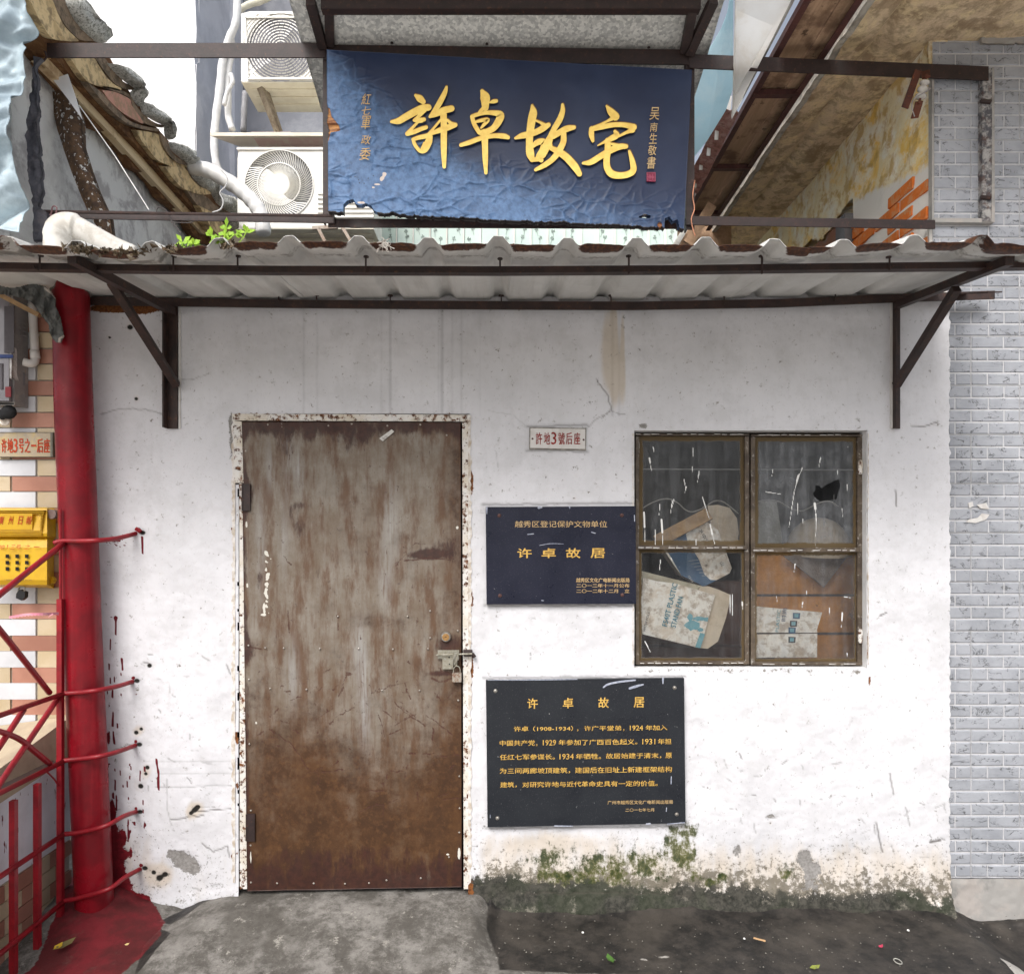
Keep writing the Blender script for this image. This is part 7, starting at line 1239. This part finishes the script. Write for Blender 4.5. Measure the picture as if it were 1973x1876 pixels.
bar('scroll', [(-40, 1404), (0, 1409), (38, 1424), (68, 1448), (96, 1471)], .0105)
bar('loose_tie', [(90, 1486), (104, 1500), (112, 1512), (122, 1515)], .003)
pY = -.175
ties = [[(104, 1046), (120, 1042), (150, 1042), (188, 1041), (225, 1037), (268, 1026)], [(118, 1336), (150, 1334), (185, 1330), (225, 1322), (261, 1311)], [(110, 1466), (150, 1462), (195, 1456), (232, 1446), (265, 1434)], [(120, 1607), (160, 1602), (205, 1590), (238, 1572), (266, 1562)], [(118, 1736), (160, 1727), (210, 1712), (240, 1690), (275, 1671)]]
for tpts in ties:
    n = len(tpts); ds = [yp1, pY, pY - .005, pY, -.10, .02]; ds = ds if n == 6 else [yp1, pY, pY, -.10, .02]; g_ = G(); P3 = spline([W(x, y, ds[i]) for i, (x, y) in enumerate(tpts)], 5); g_.tube(P3, .0095, 8); g_.part('wall_tie', REDB, rl, smooth=True)
q = G(); q.tube([W(238 + 33, 1024, -.01), W(262, 1018, -.01)], .009, 6); q.part('tie_end', REDB, rl)
g_ = G()
pr = [P('f', 45, 80, -.3), P('f', 130, 66, -.29), P('f', 215, 63, -.28), P('f', 295, 60, -.2)]; q_ = spline(pr, 5)
for a, b_ in zip(q_[:-1], q_[1:]): g_.add([a, b_, b_ + Vector((0, 0, -.012)), a + Vector((0, 0, -.008))], [(0, 1, 2, 3)])
g_.add([P('f', 240, 88, -.28), P('f', 262, 66, -.28), P('f', 268, 70, -.28)], [(0, 1, 2)]); g_.solo('pink_ribbon', simple('pink_plastic', (.75, .35, .42), (.6, .2, .28), 20, .3), 'pale pink plastic ribbon tied to the railing post', 'ribbon')
# ---------------------------------------------------------------- small things on the ground
def onground(x, y, z=.01): return GP(x, y, z)
def gl(x, y, L, wd, az, mat, lab, cat='leaf', z=.03):
    c = onground(x, y, z); d = Vector((math.cos(az), math.sin(az), .1)); sd_ = Vector((-d.y, d.x, .15)); pts = []
    V = [c - d * L / 2, c - d * L * .15 + sd_ * wd, c + d * L * .25 + sd_ * wd * .8, c + d * L / 2 + Vector((0, 0, .006)), c + d * L * .25 - sd_ * wd * .8, c - d * L * .15 - sd_ * wd, c + Vector((0, 0, -.005))]
    g_ = G(); g_.add(V, [(6, i, (i + 1) % 6) for i in range(6)]); return g_.solo('fallen_leaf' if cat == 'leaf' else 'litter_scrap', mat, lab, cat)
gl(1176, 1846, .045, .014, 1.9, simple('green_leaf', (.07, .16, .03)), 'curled green leaf on the dark wet ground', z=.02); gl(124, 1818, .08, .016, .9, simple('olive_leaf', (.18, .15, .06)), 'long olive leaf below the last railing post', z=.05)
gl(112, 1822, .035, .012, 1.2, simple('yellow_leaf', (.55, .36, .03)), 'yellow leaf half beside the olive leaf on the red floor', z=.05); gl(1570, 1862, .04, .010, .1, simple('yellowgreen_leaf', (.22, .25, .05)), 'yellowish green leaf at the bottom right of the wet ground', z=.01)
gl(245, 1818, .02, .006, .1, simple('straw_leaf', (.6, .45, .2)), 'tiny straw coloured chip on the red paint', 'chip', z=.06)
gl(1697, 1822, .02, .007, .3, simple('pink_scrap', (.55, .06, .12)), 'tiny bright pink scrap on the wet ground', 'scrap', z=.01)
g_ = G(); g_.beam(onground(1452, 1806, .03), onground(1475, 1812, .03), .006, .004); g_.solo('matchstick', simple('match_wood', (.6, .38, .2)), 'short pale wooden stick on the wet ground', 'stick')
for i, (x, y, lab) in enumerate([(1434, 1808, 'white pellet left of the wooden stick'), (1123, 1796, 'white pellet on the wet ground below the black plaque'), (1750, 1792, 'white pellet near the foot of the tiled house')]): g_ = G(); g_.dome(onground(x, y, .015), .005, 8, 4, ax=(0, 0, 1)); g_.solo('pellet', bpy.data.materials['white_string'], lab, 'pellet', 'pellets on the wet ground')
g_ = G(); c = onground(1730, 1851, .012); g_.tube([c + Vector((.012 * math.cos(t / 12 * 6.2832), .018 * math.sin(t / 12 * 6.2832), 0)) for t in range(13)], .0018, 5); g_.solo('rubber_ring', simple('grey_rubber', (.4, .4, .36)), 'small grey ring lying near the lower right corner', 'ring')
# grit and pebbles as one mass
g_ = G(); random.seed(77)
for i in range(420):
    x, y = random.uniform(300, 1970), random.uniform(1765, 1878); c = onground(x, y, 0); r_ = random.uniform(.0012, .0035); zb_ = .012 + .045 * max(0, min(1, (c.y + .45) / .45)) * (1 if -1.2 < c.x < -.1 else 0)
    g_.dome(c + Vector((0, 0, zb_)), r_, 5, 2, ax=(random.uniform(-.4, .4), random.uniform(-.4, .4), 1), flat=.7)
g_.solo('grit', m_mottle('grit', [(.17, .16, .14), (.08, .075, .068), (.26, .25, .22)], 30), 'fine loose grit scattered over the wet ground and ramp', 'grit')['kind'] = 'stuff'
